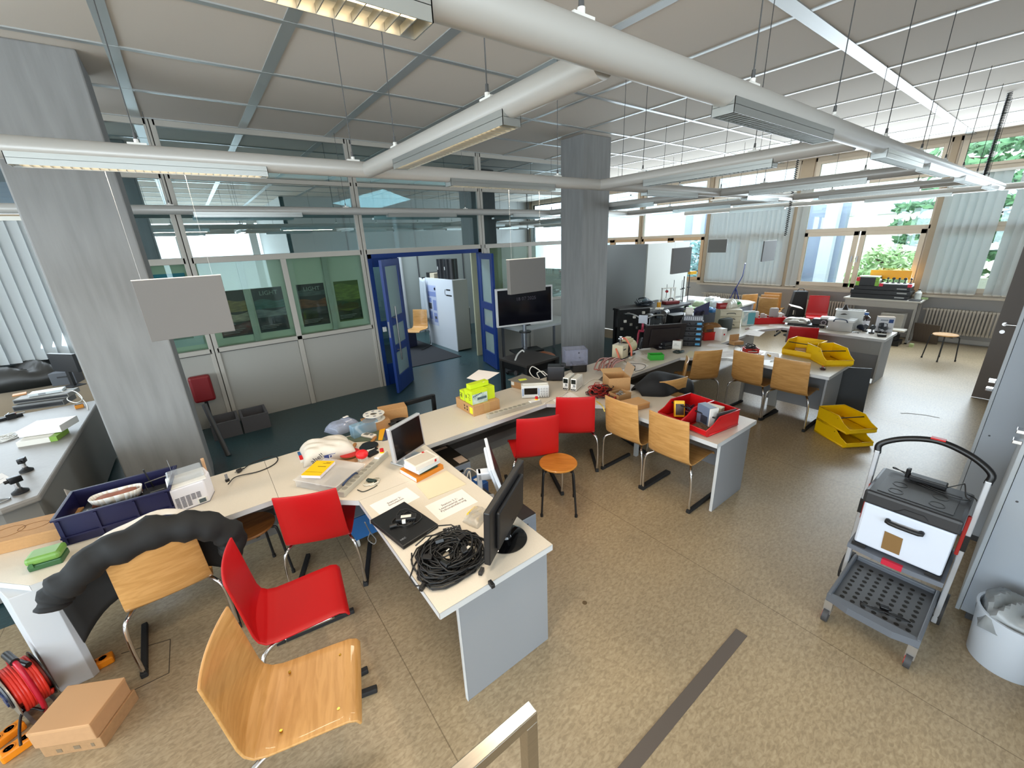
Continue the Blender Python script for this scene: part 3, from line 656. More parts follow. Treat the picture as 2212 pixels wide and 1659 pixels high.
c = P(20, 905, BZ)
r = root('clamp_stand', 'black clamps and rods lying before the instrument pile', 'clamp', c, .4)
MB().box(-.12, -.03, 0, .1, .02, .03, bev=.004).box(-.02, -.05, .0, .05, -.02, .06, bev=.004).ob('clamp_body', SOOT, r)
MB().cyl((-.1, .03, .03), (.12, -.02, .035), .006).cyl((-.03, -.06, .05), (.02, .05, .05), .006).ob('rod', STEEL, r)
MB().box(.02, -.01, .03, .06, .02, .05).ob('red_grip', mat('#8f2a30', .5), r)
c = P(18, 948, BZ)
r = root('cable_bundle', 'white cable bundle lying on the left bench beside the cartons', 'cable', c)
tangle(9, .075, .03, .004, (1, 2), 5).ob('cable_loops', WHITE, r, smooth=True)
sag([(132, 846, .87), (160, 845, .85), (178, 860, .82), (165, 870, .80), (145, 862, .80), (160, 848, .8), (185, 870, .78), (190, 885, BZ + .008)], BZ, .005, CABW, 'white cable looping from the router towards the column')
for k, (x, y, s) in enumerate(((45, 1064, 1.0), (58, 1018, .9))):
    c = P(x, y, BZ)
    r = root('optical_mount', ['black optical mount lying nearest the front of the left bench', 'black and chrome optical mount lying behind the first on the bench'][k], 'optical mount', c, .5 + k)
    MB().lathe([(.02 * s, 0), (.045 * s, .004), (.045 * s, .014), (.02 * s, .03), (.016 * s, .04)], 20).ob('foot', BLACK, r, smooth='a')
    MB().cyl((0, 0, .04 * s), (0, 0, .085 * s), .014 * s).ob('post', CHROME, r, smooth='a')
    MB().box(-.03 * s, -.022 * s, .085 * s, .035 * s, .022 * s, .13 * s, bev=.004).cyl((-.05 * s, 0, .108 * s), (-.03 * s, 0, .108 * s), .012 * s).ob('clamp', SOOT, r, smooth='a')
paper('white printed sheet lying at the left picture edge on the grey bench', [(0, 1046), (24, 1033), (4, 1022), (-30, 1033)], BZ, lines=2)
c = P(4, 1083, BZ); o = MB().tube([(.04 * math.cos(t * .3), .03 * math.sin(t * .3), .006) for t in range(21)], .005, 6, closed=True).ob('metal_ring', STEEL, None, smooth=True); o.location = c; tag(o, 'small metal ring on the corner of the grey bench', 'ring')
# ------------------------------------------------------------------ left desk
r, ww = boxpx('cardboard_box', 'flat kraft carton with curved brown print beside the blue crate', 'box', (-12, 1196), (126, 1162), .22, .075, KRAFT, w=.5)
r.location = P(60, 1180) + Vector((-.05, -.01, 0)); ww = .5
MB().box(-ww / 2 - .002, -.003, .062, ww / 2 + .002, .222, .078).ob('lid', KRAFT, r, bevel=.003)
b = MB()
for k in range(3): b.tube([(-.16 + .11 * k + .07 * math.cos(t * .5), .11 + .06 * math.sin(t * .5) * (1 if k % 2 else .7), .0785) for t in range(14)], .0012, 4)
b.ob('print', mat('#7a4f26', .7), r)
r, ww = boxpx('tool_case', 'small green plastic case on the left desk corner', 'case', (62, 1238), (137, 1216), .105, .035, mat('#2f5c34', .4), bevel=.006)
MB().box(-ww / 2 - .003, -.003, .035, ww / 2 + .003, .108, .078).ob('lid', mat('#6f9c48', .38), r, bevel=.016)
MB().box(-ww / 2 + .015, -.007, .024, -ww / 2 + .03, 0, .05).ob('latch', mat('#3c6a3c', .4), r)
# blue crate
rim = [P(112, 1124, .905), P(364, 1056, .905), P(371.5, 1008, .905), P(147.5, 1063, .905)]
A, B = rim[0], rim[1]; dv = B - A; rz = math.atan2(dv.y, dv.x); cw = dv.xy.length; cdp = ((rim[3] - A).xy.length + (rim[2] - B).xy.length) / 2
loc = ((A + B) / 2); loc.z = TZ
r = crate('storage_crate', 'dark blue plastic crate full of black gadgets on the left desk', 'crate', loc, rz, cw, cdp, .185, NAVY, t=.009, rim=.009)
b = MB()
for x in (-.28, -.1, .1, .28): b.box(x * cw / .6 - .006, -.011, .01, x * cw / .6 + .006, 0, .17)
b.box(-cw / 2, -.012, .05, cw / 2, -.002, .062)
b.ob('ribs', NAVY, r)
text('ABC 120', .022, mat('#8f8fae', .6), r, (.05, -.0125, .12), (PI / 2, 0, 0)) if False else None
CR = r; Mx = Matrix.Translation(loc) @ Matrix.Rotation(rz, 4, 'Z')
def inc(x, y, z): return Mx @ Vector((x, y, z))
r = root('equipment_box', 'black perforated box lying in the blue crate under the brown tub', 'box', inc(-.02, cdp * .5, .012), rz)
MB().box(-cw * .33, -cdp * .36, 0, cw * .16, cdp * .3, .105).ob('body', SOOT, r, bevel=.004)
b = MB()
for k in range(14): x = random.uniform(-cw * .3, cw * .13); y = random.uniform(-cdp * .3, cdp * .22); b.box(x, y, .105, x + .008, y + .004, .1065)
b.ob('bright_marks', WHITE, r)
r = root('plastic_tub', 'white oval tub holding brown paper lying in the blue crate', 'tub', inc(-.03, cdp * .58, .118), rz)
def oval(a, b_, n=28, k=3.2): return [(a * math.copysign(abs(math.cos(t)) ** (2 / k), math.cos(t)), b_ * math.copysign(abs(math.sin(t)) ** (2 / k), math.sin(t))) for t in (2 * PI * i / n for i in range(n))]
b = MB(); o1 = oval(.115, .05); b.prism(o1, 0, .004)
b2 = []
for i in range(28):
    j = (i + 1) % 28; b.quad((o1[i][0], o1[i][1], 0), (o1[j][0], o1[j][1], 0), (o1[j][0] * 1.12, o1[j][1] * 1.15, .05), (o1[i][0] * 1.12, o1[i][1] * 1.15, .05))
b.ob('bowl', WHITE, r, smooth='a', solid=.003)
crumple(.22, .085, .045, 8, mat('#8f5a48', .7), r, 'paper_filling', 14, 8, .3, .3)
r = root('transmitter_gadget', 'black gadget with levers and a bracket at the right in the blue crate', 'gadget', inc(cw * .32, cdp * .5, .012), rz)
MB().box(-.09, -.09, 0, .09, .1, .1, bev=.012).ob('body', BLACK, r)
b = MB(); b.tube([(-.06, .06, .1), (-.06, .06, .15), (.07, .08, .16), (.07, .08, .1)], .004, 6).tube([(-.03, -.06, .1), (-.02, -.06, .125), (.05, -.05, .125)], .005, 6)
b.cyl((-.08, .03, .1), (-.10, .04, .15), .004).cyl((.08, .06, .1), (.09, .08, .165), .004)
b.ob('levers', STEEL, r)
b = MB().cyl((-.03, .08, .1), (-.05, .09, .235), .005).ob('antenna', SOOT, r)
MB().cyl((.085, .1, .1), (.075, .12, .25), .0018).ob('wire_antenna', STEEL, r)
r = root('cable_offcuts', 'grey plugs and wires lying at the left end in the blue crate', 'plugs', inc(-cw * .40, cdp * .5, .012), rz)
tangle(6, .04, .05, .004, (.6, 1.3), 9).ob('wires', mat('#70747c', .5), r, smooth=True)
# ice maker
A = P(392, 1098); B = P(447, 1107); Cc = P(492, 1056)
rz = math.atan2((P(447, 1107) - A).y, (B - A).x); rz = math.radians(-2)
loc = P(425, 1103)
r = root('ice_maker', 'white countertop ice maker with a clear lid on the left desk', 'ice maker', P(412, 1098) + Vector((.015, 0, 0)), math.radians(6))
w_, d_, h_ = .185, .23, .165
MB().prism([(-w_ / 2, 0), (w_ / 2, 0), (w_ / 2 + .045, .12), (w_ / 2 + .03, d_), (-w_ / 2, d_)], 0, h_).ob('body', mat('#e3e1e6', .4), r, bevel=.008)
MB().prism([(-w_ / 2, .0), (w_ / 2, .0), (w_ / 2 + .045, .12), (w_ / 2 + .03, d_), (-w_ / 2, d_)], -.0, .006).ob('base', mat('#7d7a80', .5), r)
MB().box(-w_ / 2 + .004, .005, h_, w_ / 2 + .02, d_ - .02, h_ + .008).ob('inner_deck', WHITE, r, bevel=.006)
MB().box(-w_ / 2 + .01, .05, h_ + .008, w_ / 2 + .02, d_ - .012, h_ + .05).ob('clear_lid', mat('#c9d0d6', .1, alpha=.3), r, bevel=.012)
b = MB()
for i in range(5):
    for j in range(9):
        if i > 2 and j < 4: continue
        b.box(-.075 + i * .028, -.002, .022 + j * .009, -.053 + i * .028, .001, .026 + j * .009)
b.ob('vent_slots', mat('#4a4a50', .6), r)
MB().box(.03, -.004, .01, .085, 0, .05).ob('display_frame', WHITE, r, bevel=.002)
MB().box(.039, -.006, .016, .076, -.004, .043).ob('display', mat('#4c5a60', .25), r)
sag([(493, 1046, .76), (510, 1030, .735), (560, 1018, .726), (592, 1003, .726), (600, 990, .726), (585, 986, .726), (545, 1000, .728), (527, 1012, .735)], TZ, .004, CABK, 'thin black mains cable curling from the ice maker across the desk')
c = P(519, 1020)
r = root('mains_plug', 'round black mains plug at the end of the ice maker cable', 'plug', c, .5)
MB().cyl((-.018, 0, .017), (.014, 0, .017), .017, .012).cyl((.014, 0, .017), (.034, 0, .015), .006).ob('plug_body', BLACK, r, smooth='a')
for s in (-.006, .006): MB().cyl((-.036, s, .017), (-.018, s, .017), .002).ob('pin', STEEL, r)
r = root('usb_stick', 'small grey stick leaning beside the white ice maker', 'stick', P(492, 1040), .4)
MB().box(-.008, -.004, 0, .008, .004, .06).ob('stick', GREY, r); MB().box(-.012, -.008, 0, .012, .008, .02).ob('cap', BLACK, r)
# jacket on the left chair
def cloth(name, label, cat, f, nu, nv, m, loc=(0, 0, 0), rz=0, solid=.006):
    r = root(name, label, cat, loc, rz); MB().grid(f, nu, nv).ob('cloth', m, r, smooth=True, solid=solid); return r
JK = mat('#101112', .75, noise=.3, nscale=14)
cx_, cy_ = -.55, 2.66
r = root('jacket', 'black jacket with pale lining hung over the left beech chair', 'jacket', (cx_, cy_, 0), math.radians(3))
pth = smoothpath([(-.36, -.01, .69), (-.34, 0, .745), (-.26, 0, .81), (-.10, .01, .875), (.10, .01, .885), (.26, .01, .835), (.37, 0, .73), (.39, .0, .64), (.33, .02, .57)], 5)
b = MB(); n_ = len(pth); b.tube(pth, [.052 + .034 * math.sin(PI * i / (n_ - 1)) + .009 * math.sin(i * 1.7) for i in range(n_)], 14)
for v in b.bm.verts: v.co.y *= 1.0; v.co += Vector((.006 * math.sin(31 * v.co.z + 9 * v.co.x), .010 * math.sin(24 * v.co.x + 13 * v.co.z), .008 * math.sin(27 * v.co.x)))
b.ob('body_cloth', JK, r, smooth=True)
def jf(u, v): s_ = (u - .5) * 2; return Vector((s_ * .36, .07 + .03 * math.sin(9 * u) + .05 * v, .88 - .2 * abs(s_) ** 2.4 - .34 * v))
MB().grid(jf, 20, 8).ob('hanging_flap', JK, r, smooth=True, solid=.012)
def lf(u, v): return Vector(((u - .40) * .50, .035 + .045 * v, .962 - .34 * abs(u - .5) ** 1.9 + .012 * v + .008 * math.sin(12 * u)))
MB().grid(lf, 16, 4).ob('lining', mat('#d6d0c8', .8), r, smooth=True, solid=.004)
# ------------------------------------------------------------------ floor, bottom left: cable reel, sockets, cartons
c = P(62, 1490, 0)
r = root('cable_reel', 'red cable reel with a metal drum at the lower left', 'cable reel', P(70, 1540, 0) + Vector((.0, .03, 0)), math.radians(-62))
ax = .11
MB().lathe([(.135, .0), (.14, .002), (.14, .006), (.0, .006)], 40, Matrix.Translation((0, -.045, .17)) @ Matrix.Rotation(PI / 2, 4, 'X'), cap0=False, cap1=False).ob('front_disc', mat('#a8a39b', .35, .8), r, smooth='a')
MB().lathe([(.135, .0), (.14, .002), (.14, .006), (.0, .006)], 40, Matrix.Translation((0, .085, .17)) @ Matrix.Rotation(PI / 2, 4, 'X'), cap0=False, cap1=False).ob('rear_disc', SOOT, r, smooth='a')
pts = []
for i in range(16 * 9): t = i / 16 * 2 * PI; pts.append((.125 * math.cos(t) * (1 + .02 * math.sin(t * .37)), -.035 + .105 * (i / 143), .17 + .125 * math.sin(t)))
MB().tube(pts, .0085, 6).ob('wound_cable', mat('#cf2f22', .4), r, smooth=True)
MB().cyl((0, -.04, .17), (0, .08, .17), .095, n=28).ob('drum', mat('#b9382a', .45), r, smooth='a')
MB().lathe([(.0, 0), (.072, 0), (.075, .004), (.07, .01), (.0, .01)], 32, Matrix.Translation((0, -.05, .165)) @ Matrix.Rotation(PI / 2, 4, 'X'), cap0=False, cap1=False).ob('socket_hub', mat('#15151d', .4), r, smooth='a')
for k in range(3):
    a = k * 2 * PI / 3 - PI / 2
    MB().cyl((.034 * math.cos(a), -.066, .165 + .034 * math.sin(a)), (.034 * math.cos(a), -.06, .165 + .034 * math.sin(a)), .027, n=24).ob('socket_cover', mat('#27365e', .4), r, smooth='a')
b = MB(); b.tube(smoothpath([(-.09, .02, .012), (-.12, .02, .10), (-.11, .02, .25), (-.06, .02, .34), (.04, .02, .35)], 5), .011, 8)
b.tube(smoothpath([(.09, .02, .012), (.14, .02, .10), (.12, .02, .25), (.09, .02, .33), (.04, .02, .35)], 5), .011, 8)
b.ob('carry_frame', mat('#b3122c', .4), r, smooth=True)
MB().cyl((-.07, .02, .345), (.05, .02, .352), .018, n=12).ob('grip', SOOT, r, smooth='a')
MB().box(-.13, -.04, 0, .13, -.025, .014).box(-.13, .06, 0, .13, .075, .014).ob('foot_bars', mat('#8d8a85', .4, .6), r)
MB().cyl((-.04, .03, .30), (.07, .05, .305), .014, n=10).ob('plug', SOOT, r, smooth='a')
ORG = mat('#e88a12', .42)
def sockstrip(label, a, b, z=0, d=.06, h=.05):
    c, rz, ww = F2(a, b, z); r = root('socket_strip', label, 'socket strip', c, rz, 'orange socket strips on the floor')
    MB().box(-ww / 2, 0, 0, ww / 2, d, h).ob('housing', ORG, r, bevel=.009)
    for k in range(2):
        x = -ww / 4 + k * ww / 2.6
        MB().lathe([(.023, 0), (.023, .002), (.019, .002), (.018, -.0)], 22, Matrix.Translation((x, d / 2, h))).ob('socket', mat('#c9720c', .5), r, smooth='a')
        b_ = MB().cyl((x - .007, d / 2, h), (x - .007, d / 2, h + .001), .003).cyl((x + .007, d / 2, h), (x + .007, d / 2, h + .001), .003).ob('contact_holes', SOOT, r)
    MB().tube([(-ww / 2, .02, h - .012), (-ww / 2 - .03, .02, h - .012), (-ww / 2 - .03, d - .02, h - .012), (-ww / 2, d - .02, h - .012)], .006, 6).ob('hanging_loop', ORG, r)
    return r
sockstrip('orange socket strip lying nearest the lower left corner, round socket up', (8, 1655), (100, 1590))
sockstrip('orange socket strip lying behind the nearest orange one beside the reel', (-14, 1630), (62, 1572), d=.055)
sockstrip('orange socket strip sticking out behind the brown floor cartons', (190, 1462), (250, 1430))
sag([(45, 1610, .06), (42, 1580, .08), (48, 1540, .09), (72, 1530, .07), (95, 1535, .05)], 0, .006, CABK, 'black cable between the orange strip and the reel')
r, ww = boxpx('cardboard_box', 'brown printed carton lying on the floor beneath the plain one', 'box', (100, 1636), (225, 1615), .235, .075, mat('#a9835b', .8, noise=.12, nscale=40), 0, w=.27)
ww = .27
for x, y, s in ((-.06, .03, 1), (.09, .035, .6), (.02, .035, 1.2)): MB().box(x - .012 * s, -.001, y - .012, x + .012 * s, 0, y + .012).ob('print_mark', mat('#7d6a52', .8), r)
LB = r
r = root('cardboard_box', 'plain brown carton standing on the printed one by the cable reel', 'box', LB.location + Vector((-.005, .0, .077)), LB.rotation_euler.z)
MB().box(-.14, -.004, 0, .132, .225, .105).ob('body', mat('#b98f66', .78, noise=.06, nscale=30), r, bevel=.004)
MB().box(-.141, -.005, .088, .133, .226, .108).ob('lid', mat('#c1966b', .78), r, bevel=.003)
# ------------------------------------------------------------------ screens
def monitor(label, loc, rz, w, h, z0, m, face=SOOT, stand='foot', thick=.035, tilt=0, name='monitor', mback=None, bez=.016):
    """screen looks along local -y; loc is the base on the table, z0 lower edge of the panel"""
    r = root(name, label, 'monitor', loc, rz)
    T = Matrix.Translation((0, 0, z0)) @ Matrix.Rotation(tilt, 4, 'X')
    MB().box(-w / 2, -thick / 2, 0, w / 2, thick / 2, h, T).ob('housing', m, r, bevel=.006)
    MB().box(-w / 2 + bez, -thick / 2 - .001, bez, w / 2 - bez, -thick / 2 + .001, h - bez, T).ob('screen', face, r)
    MB().box(-w * .36, thick / 2, h * .14, w * .36, thick / 2 + .022, h * .86, T, bev=.008).ob('rear_cover', mback or m, r)
    if stand == 'disc':
        MB().lathe([(0, 0), (.118, 0), (.12, .006), (.10, .012), (.03, .018), (.024, .03), (0, .03)], 36, cap0=False, cap1=False).ob('base', mat('#0b0b0c', .12, coat=.5), r, smooth='a')
        MB().cyl((0, 0.0, .02), (0, thick / 2 + .01, z0 + h * .3), .024, .02, n=18).ob('neck', BLACK, r, smooth='a')
    elif stand == 'foot':
        MB().box(-.11, -.09, 0, .11, .11, .016, bev=.006).ob('base', m, r); MB().box(-.035, .02, .014, .035, .05, z0 + h * .5, bev=.004).ob('neck', m, r)
    return r
monitor('silver framed monitor standing behind the book stack on the corner desk', (1.035, 2.76, TZ), math.radians(24), .335, .275, .062, mat('#c6c7c9', .35, .5), mat('#120c0c', .16), tilt=math.radians(-4), mback=BLACK)
monitor('black monitor with round base seen from behind on the nearest wing', (1.07, 1.56, TZ), math.radians(213), .53, .315, .05, BLACK, mat('#0a0a0b', .2), 'disc', tilt=math.radians(-3))
# ------------------------------------------------------------------ corner desk
r, ww = boxpx('carton', 'flat red and white carton at the back edge beside the cloth bag', 'box', (650, 1001), (688, 990), .16, .028, WHITE)
MB().box(-ww / 2, 0, .028, ww / 2, .085, .030).ob('red_print', mat('#d4141a', .45), r); MB().box(-ww / 2, .09, .028, ww / 2, .16, .030).ob('blue_print', mat('#2a5a8c', .45), r)
c = P(712, 985); c.y += .05
r = root('cloth_bag', 'crumpled white cloth bag with dark print lying on the corner desk', 'bag', c, math.radians(-8))
crumple(.40, .30, .13, 21, mat('#d6cfc3', .8, noise=.06, nscale=20), r, 'cloth', 30, 22, .38, .5)
o = MB().box(-.035, -.148, .012, .055, -.144, .06).ob('print_block', mat('#3c4a86', .7), r)
text('IT', .05, WHITE, r, (.018, -.1485, .036), (PI / 2, 0, 0), bold=.001)
text('abel!', .055, mat('#3a3a44', .7), r, (-.085, -.152, .055), (PI / 2, -.45, 0))
def handheld(): pass
r = root('wooden_board', 'thin brown wooden board under the red paddle', 'board', P(735, 1005) + Vector((.02, .06, 0)), math.radians(-20))
MB().box(-.10, -.06, 0, .13, .09, .006).ob('board', mat('#a9805a', .6, noise=.15, nscale=20, stretch=(1, 12, 1)), r)
def paddle(label, loc, rz, m, z):
    r = root('table_tennis_bat', label, 'bat', Vector((loc.x, loc.y, z)), rz)
    b = [(.078 * math.cos(t), .08 * math.sin(t)) for t in (math.radians(-62 + 304 * i / 26 + 90 + 0) for i in range(27))]
    pts = [(x, y) for x, y in b]
    MB().prism(pts, 0, .006).ob('blade', mat('#8a5c30', .5), r); MB().prism([(x * .98, y * .98) for x, y in pts], .006, .010).ob('rubber', m, r)
    MB().box(-.013, -.165, -.004, .013, -.068, .016, bev=.005).ob('handle', mat('#a8743e', .5), r)
    return r
paddle('black table tennis bat lying under the red one', P(797, 966), math.radians(140), BLACK, TZ + .006)
paddle('red table tennis bat lying on the wooden board', P(757, 985), math.radians(148), mat('#b81f1c', .55), TZ + .020)
r = root('push_button', 'red domed push button on a small white block', 'button', P(788, 996), .25)
MB().box(-.03, 0, 0, .03, .05, .035).ob('block', WHITE, r, bevel=.002); MB().ball((0, .025, .052), .048, 1, 1, .75).ob('dome', mat('#e01a20', .45), r, smooth=True)
r = root('circuit_module', 'black electronic modules and cards beside the silver monitor', 'module', P(812, 985) + Vector((0, .05, 0)), .3)
MB().box(-.06, -.03, 0, .03, .03, .02, bev=.003).box(-.01, .035, 0, .07, .085, .012, bev=.002).ob('module_box', BLACK, r); MB().box(-.05, .04, .0, .0, .09, .01).ob('card', CREAM, r); MB().box(-.01, .05, .012, .05, .075, .016).ob('label_strip', WHITE, r)
def powerstrip(label, a, b, n_=8, d=.05, h=.042):
    c, rz, ww = F2(a, b); r = root('power_strip', label, 'power strip', c, rz, 'long grey power strips on the bench')
    MB().box(-ww / 2, 0, 0, ww / 2, d, h).ob('rail', mat('#b9b4a6', .45, .2), r, bevel=.003)
    MB().box(ww / 2 - .13, .004, h, ww / 2 - .015, d - .004, h + .012, bev=.003).ob('switch_housing', WHITE, r)
    MB().cyl((ww / 2 - .045, d / 2, h + .012), (ww / 2 - .045, d / 2, h + .022), .017, n=18).ob('yellow_ring', YEL, r); MB().cyl((ww / 2 - .045, d / 2, h + .022), (ww / 2 - .045, d / 2, h + .044), .015, n=18).ob('stop_button', mat('#c8141e', .4), r, smooth='a')
    for k in range(n_):
        x = -ww / 2 + .045 + k * (ww - .22) / (n_ - .5)
        MB().lathe([(.0, 0), (.0195, 0), (.0195, .0015), (0, .0015)], 20, Matrix.Translation((x, d / 2, h - .0004)), cap0=False, cap1=False).ob('socket', mat('#8f8b80', .5), r)
    return r
powerstrip('long grey power strip crossing the corner desk before the yellow book', (745, 1075), (840, 985))
powerstrip('long grey power strip lying at the front edge before the oscilloscope', (1056, 906), (1170, 873))
# clear box, book
loc, rz, ww = F2((640, 1052), (728, 1068))
r = root('storage_box', 'low clear plastic storage box with small parts under the yellow book', 'box', loc, rz)
dd = (P(775, 1017) - P(728, 1068)).xy.length
b = MB(); b.box(-ww / 2, 0, 0, ww / 2, dd, .004).box(-ww / 2, 0, .004, ww / 2, .004, .055).box(-ww / 2, dd - .004, .004, ww / 2, dd, .055).box(-ww / 2, .004, .004, -ww / 2 + .004, dd - .004, .055).box(ww / 2 - .004, .004, .004, ww / 2, dd - .004, .055)
b.ob('tub', CLEAR2, r, bevel=.002)
MB().box(-ww / 2 - .008, -.008, .055, ww / 2 + .008, dd + .008, .064).ob('clear_lid', mat('#e6e2de', .15, alpha=.35), r, bevel=.004)
MB().tube(smoothpath([(ww / 2 + .012, .05, .04), (ww / 2 + .025, .08, .062), (ww / 2 + .025, .17, .066), (ww / 2 + .012, .21, .04)], 5), .007, 8).ob('blue_handle', mat('#1f3354', .4), r, smooth=True)
for k in range(7): MB().box(-.02 + (k % 3) * .05 - .03, .05 + (k // 3) * .07, .004, .015 + (k % 3) * .05 - .03, .10 + (k // 3) * .07, .04, bev=.002).ob('small_carton', [OFFW, mat('#c9c2b8', .6), GREY][k % 3], r)
loc, rz, ww = F2((651, 1033), (693, 1033), TZ + .066)
r = root('book', 'yellow paperback book lying on the clear storage box', 'book', loc, rz - .05)
bd = .20
MB().box(-ww / 2, 0, 0, ww / 2, bd, .022).ob('pages', mat('#e9e2e6', .8), r); MB().box(-ww / 2 - .001, -.001, .022, ww / 2 + .001, bd, .024).ob('cover', mat('#f0bf08', .5), r)
b = MB(); b.box(-ww * .44, .04, .024, ww * .44, .043, .0245).box(-ww * .1, .115, .024, ww * .34, .122, .0245).box(0, .16, .024, ww * .4, .166, .0245).box(.02, .172, .024, ww * .4, .178, .0245); b.ob('cover_print', mat('#6b5708', .6), r)
c = P(803, 1042)
r = root('charger_cable', 'white cable coil with a dark plug block beside the power strip', 'cable', c, .6)
tangle(4, .055, .015, .0035, (1, 2), 14).ob('cable_loops', mat('#d9d3c4', .5), r, smooth=True); MB().box(-.01, -.035, .001, .015, .04, .022, bev=.003).ob('plug_block', mat('#2c3a34', .5), r)
sag([(772, 1058), (785, 1062), (805, 1054), (815, 1048)], TZ + .004, .0035, mat('#3a3c36', .5), 'short dark cable curling out of the white cable coil')
# mat, folders, meter, spools
r = paper('grey green cutting mat lying before the white spool', [(745, 946), (766, 955), (834, 951), (818, 926)], TZ + .002, mat('#55604f', .7), 'cutting_mat', 'mat', t=.004)
paper('orange yellow folder sticking out under the cutting mat', [(817, 951), (826, 951), (833, 924), (820, 927)], TZ + .007, mat('#e9a91c', .55), 'folder', 'folder', t=.003)
paper('dark blue folder at the right of the orange folder', [(826, 953), (837, 951), (841, 929), (832, 929)], TZ + .001, mat('#39406a', .55), 'folder', 'folder', t=.003)
loc = P(797, 943, TZ + .006)
r = root('handheld_meter', 'white handheld meter with grey display lying on the cutting mat', 'meter', loc, math.radians(28))
MB().box(-.032, -.065, 0, .032, .065, .022).ob('housing', mat('#ded4c8', .5), r, bevel=.008); MB().box(-.02, -.005, .022, .02, .045, .0235).ob('display', mat('#6d6c64', .3), r); MB().cyl((0, -.035, .022), (0, -.035, .028), .014).ob('dial', GREY, r)
MB().tube(smoothpath([(0, .065, .012), (-.02, .09, .05), (-.03, .10, .08), (.02, .12, .09)], 5), .014, 8).ob('probe', mat('#e4e6ea', .3), r, smooth=True)
loc = P(733, 935); loc += Vector((.06, .06, 0))
r = root('plastic_bag', 'clear plastic bag lying crumpled at the back edge left of the spool', 'bag', loc, .3)
crumple(.26, .2, .10, 33, mat('#b9c2da', .12, alpha=.35), r, 'foil', 22, 16, .5, .5, .001); MB().box(.02, 0, .1, .07, .03, .102).box(.0, -.06, .08, .06, -.035, .082).ob('label_strip', PAPER, r)
c = P(815, 921); rz = math.radians(-4)
r = root('cardboard_box', 'low brown carton under the white spool at the back edge', 'box', (c.x - .02, c.y - .11, TZ), rz)
MB().box(-.11, 0, 0, .11, .19, .085).ob('body', KRAFT2, r, bevel=.003)
def spool(label, loc, m, R=.095, wd=.055, mw=None):
    r = root('filament_spool', label, 'spool', loc, .3)
    for z in (0, wd - .004):
        b = MB(); n_ = 36
        b.lathe([(.03, z), (R, z), (R, z + .004), (.03, z + .004), (.03, z)], n_, cap0=False, cap1=False)
        b.ob('flange', m, r, smooth='a')
    for k in range(6):
        a = k * PI / 3; MB().cyl((.066 * math.cos(a), .066 * math.sin(a), wd), (.066 * math.cos(a), .066 * math.sin(a), wd + .001), .014, n=14).ob('flange_hole', mw or GREY, r)
    MB().lathe([(.05, .004), (.058, .004), (.058, wd - .004), (.05, wd - .004)], 30, cap0=False, cap1=False).ob('hub', m, r, smooth='a')
    return r
spool('white filament spool lying on the low brown carton', (c.x - .02, c.y - .02, TZ + .087), mat('#dcd8cf', .45))
c2 = P(868, 908)
spool('black filament spool lying at the back edge behind the silver monitor', (c2.x - .07, min(c2.y, 3.42), TZ), BLACK, .10, .05, mat('#050505', .6))
r = root('tray', 'pale blue translucent tray standing on edge behind the plastic bag', 'tray', (.93, 3.46, TZ), math.radians(8))
MB().box(-.12, -.01, 0, .12, .07, .115).ob('body', mat('#8fb4cc', .2, alpha=.55), r, bevel=.008); MB().lathe([(0, 0), (.06, 0), (.06, .004), (0, .004)], 26, Matrix.Translation((.05, .02, .116)), cap0=False, cap1=False).ob('lid_disc', mat('#8c9196', .3, alpha=.6), r)
r = root('cardboard_box', 'plain brown carton standing on end behind the white spool', 'box', (1.25, 3.60, 0), math.radians(-12)); MB().box(-.13, 0, .0, .13, .15, .83).ob('body', KRAFT, r, bevel=.003)
# black trolley frame behind the bench
r = root('trolley_frame', 'black square tube frame with a white label rising behind the bench', 'trolley', (1.75, 3.85, 0), 0)
a = PY(873, 868, 3.85); b_ = PY(935, 852, 3.85)
fr = MB(); fr.box(a.x - .02, 3.83, 0, a.x + .02, 3.87, a.z).box(b_.x - .02, 3.83, 0, b_.x + .02, 3.87, b_.z).box(a.x, 3.83, a.z - .045, b_.x, 3.87, a.z)
wob(fr, 'frame', BLACK, r, bevel=.006); wob(MB().box(a.x - .012, 3.826, a.z - .13, a.x + .012, 3.829, a.z - .05), 'label_strip', OFFW, r)
wob(MB().box(a.x, 3.84, .12, b_.x, 4.3, .15), 'platform', BLACK, r)
# books
def book(label, loc, rz, w, d, h, m, group='books stacked on the wing by the silver monitor', pages=PAPER):
    r = root('book', label, 'book', loc, rz, group)
    MB().box(-w / 2 + .002, .002, .002, w / 2 - .004, d - .004, h - .002).ob('pages', pages, r)
    MB().box(-w / 2, 0, 0, w / 2, d, .002).box(-w / 2, 0, h - .002, w / 2, d, h).box(-w / 2, 0, .002, w / 2, .003, h - .002).ob('cover', m, r)
    return r
loc, rz, ww = F2((897, 1047), (965, 1011)); z = TZ
specs = [('orange book at the bottom of the stack by the silver monitor', .24, .21, .034, mat('#e08a28', .45), 0, 0, 0), ('dark green book lying on the orange one', .15, .20, .022, mat('#17423a', .45), .0, -.05, -.1),
         ('pale blue white booklet second from the top', .20, .17, .026, mat('#d5dde4', .5), .0, .0, .06), ('white book with a grey cover panel on top of the stack', .20, .155, .032, mat('#e4ded6', .5), -.01, .01, -.04)]
for lab, w_, d_, h_, m_, dx, dy, dr in specs:
    q = Vector((dx, .01 + abs(dy) * .3, 0)); q.rotate(Euler((0, 0, rz)))
    r = book(lab, Vector((loc.x + q.x, loc.y + q.y, z)), rz + dr, w_, d_, h_, m_); z += h_ + .001
MB().box(-.09, .02, .032, .085, .14, .0327).ob('cover_panel', mat('#c5bcae', .6), r); MB().box(.05, .135, .0325, .068, .155, .0335).box(.06, -.0012, .006, .075, 0, .026).ob('red_mark', RED, r); 
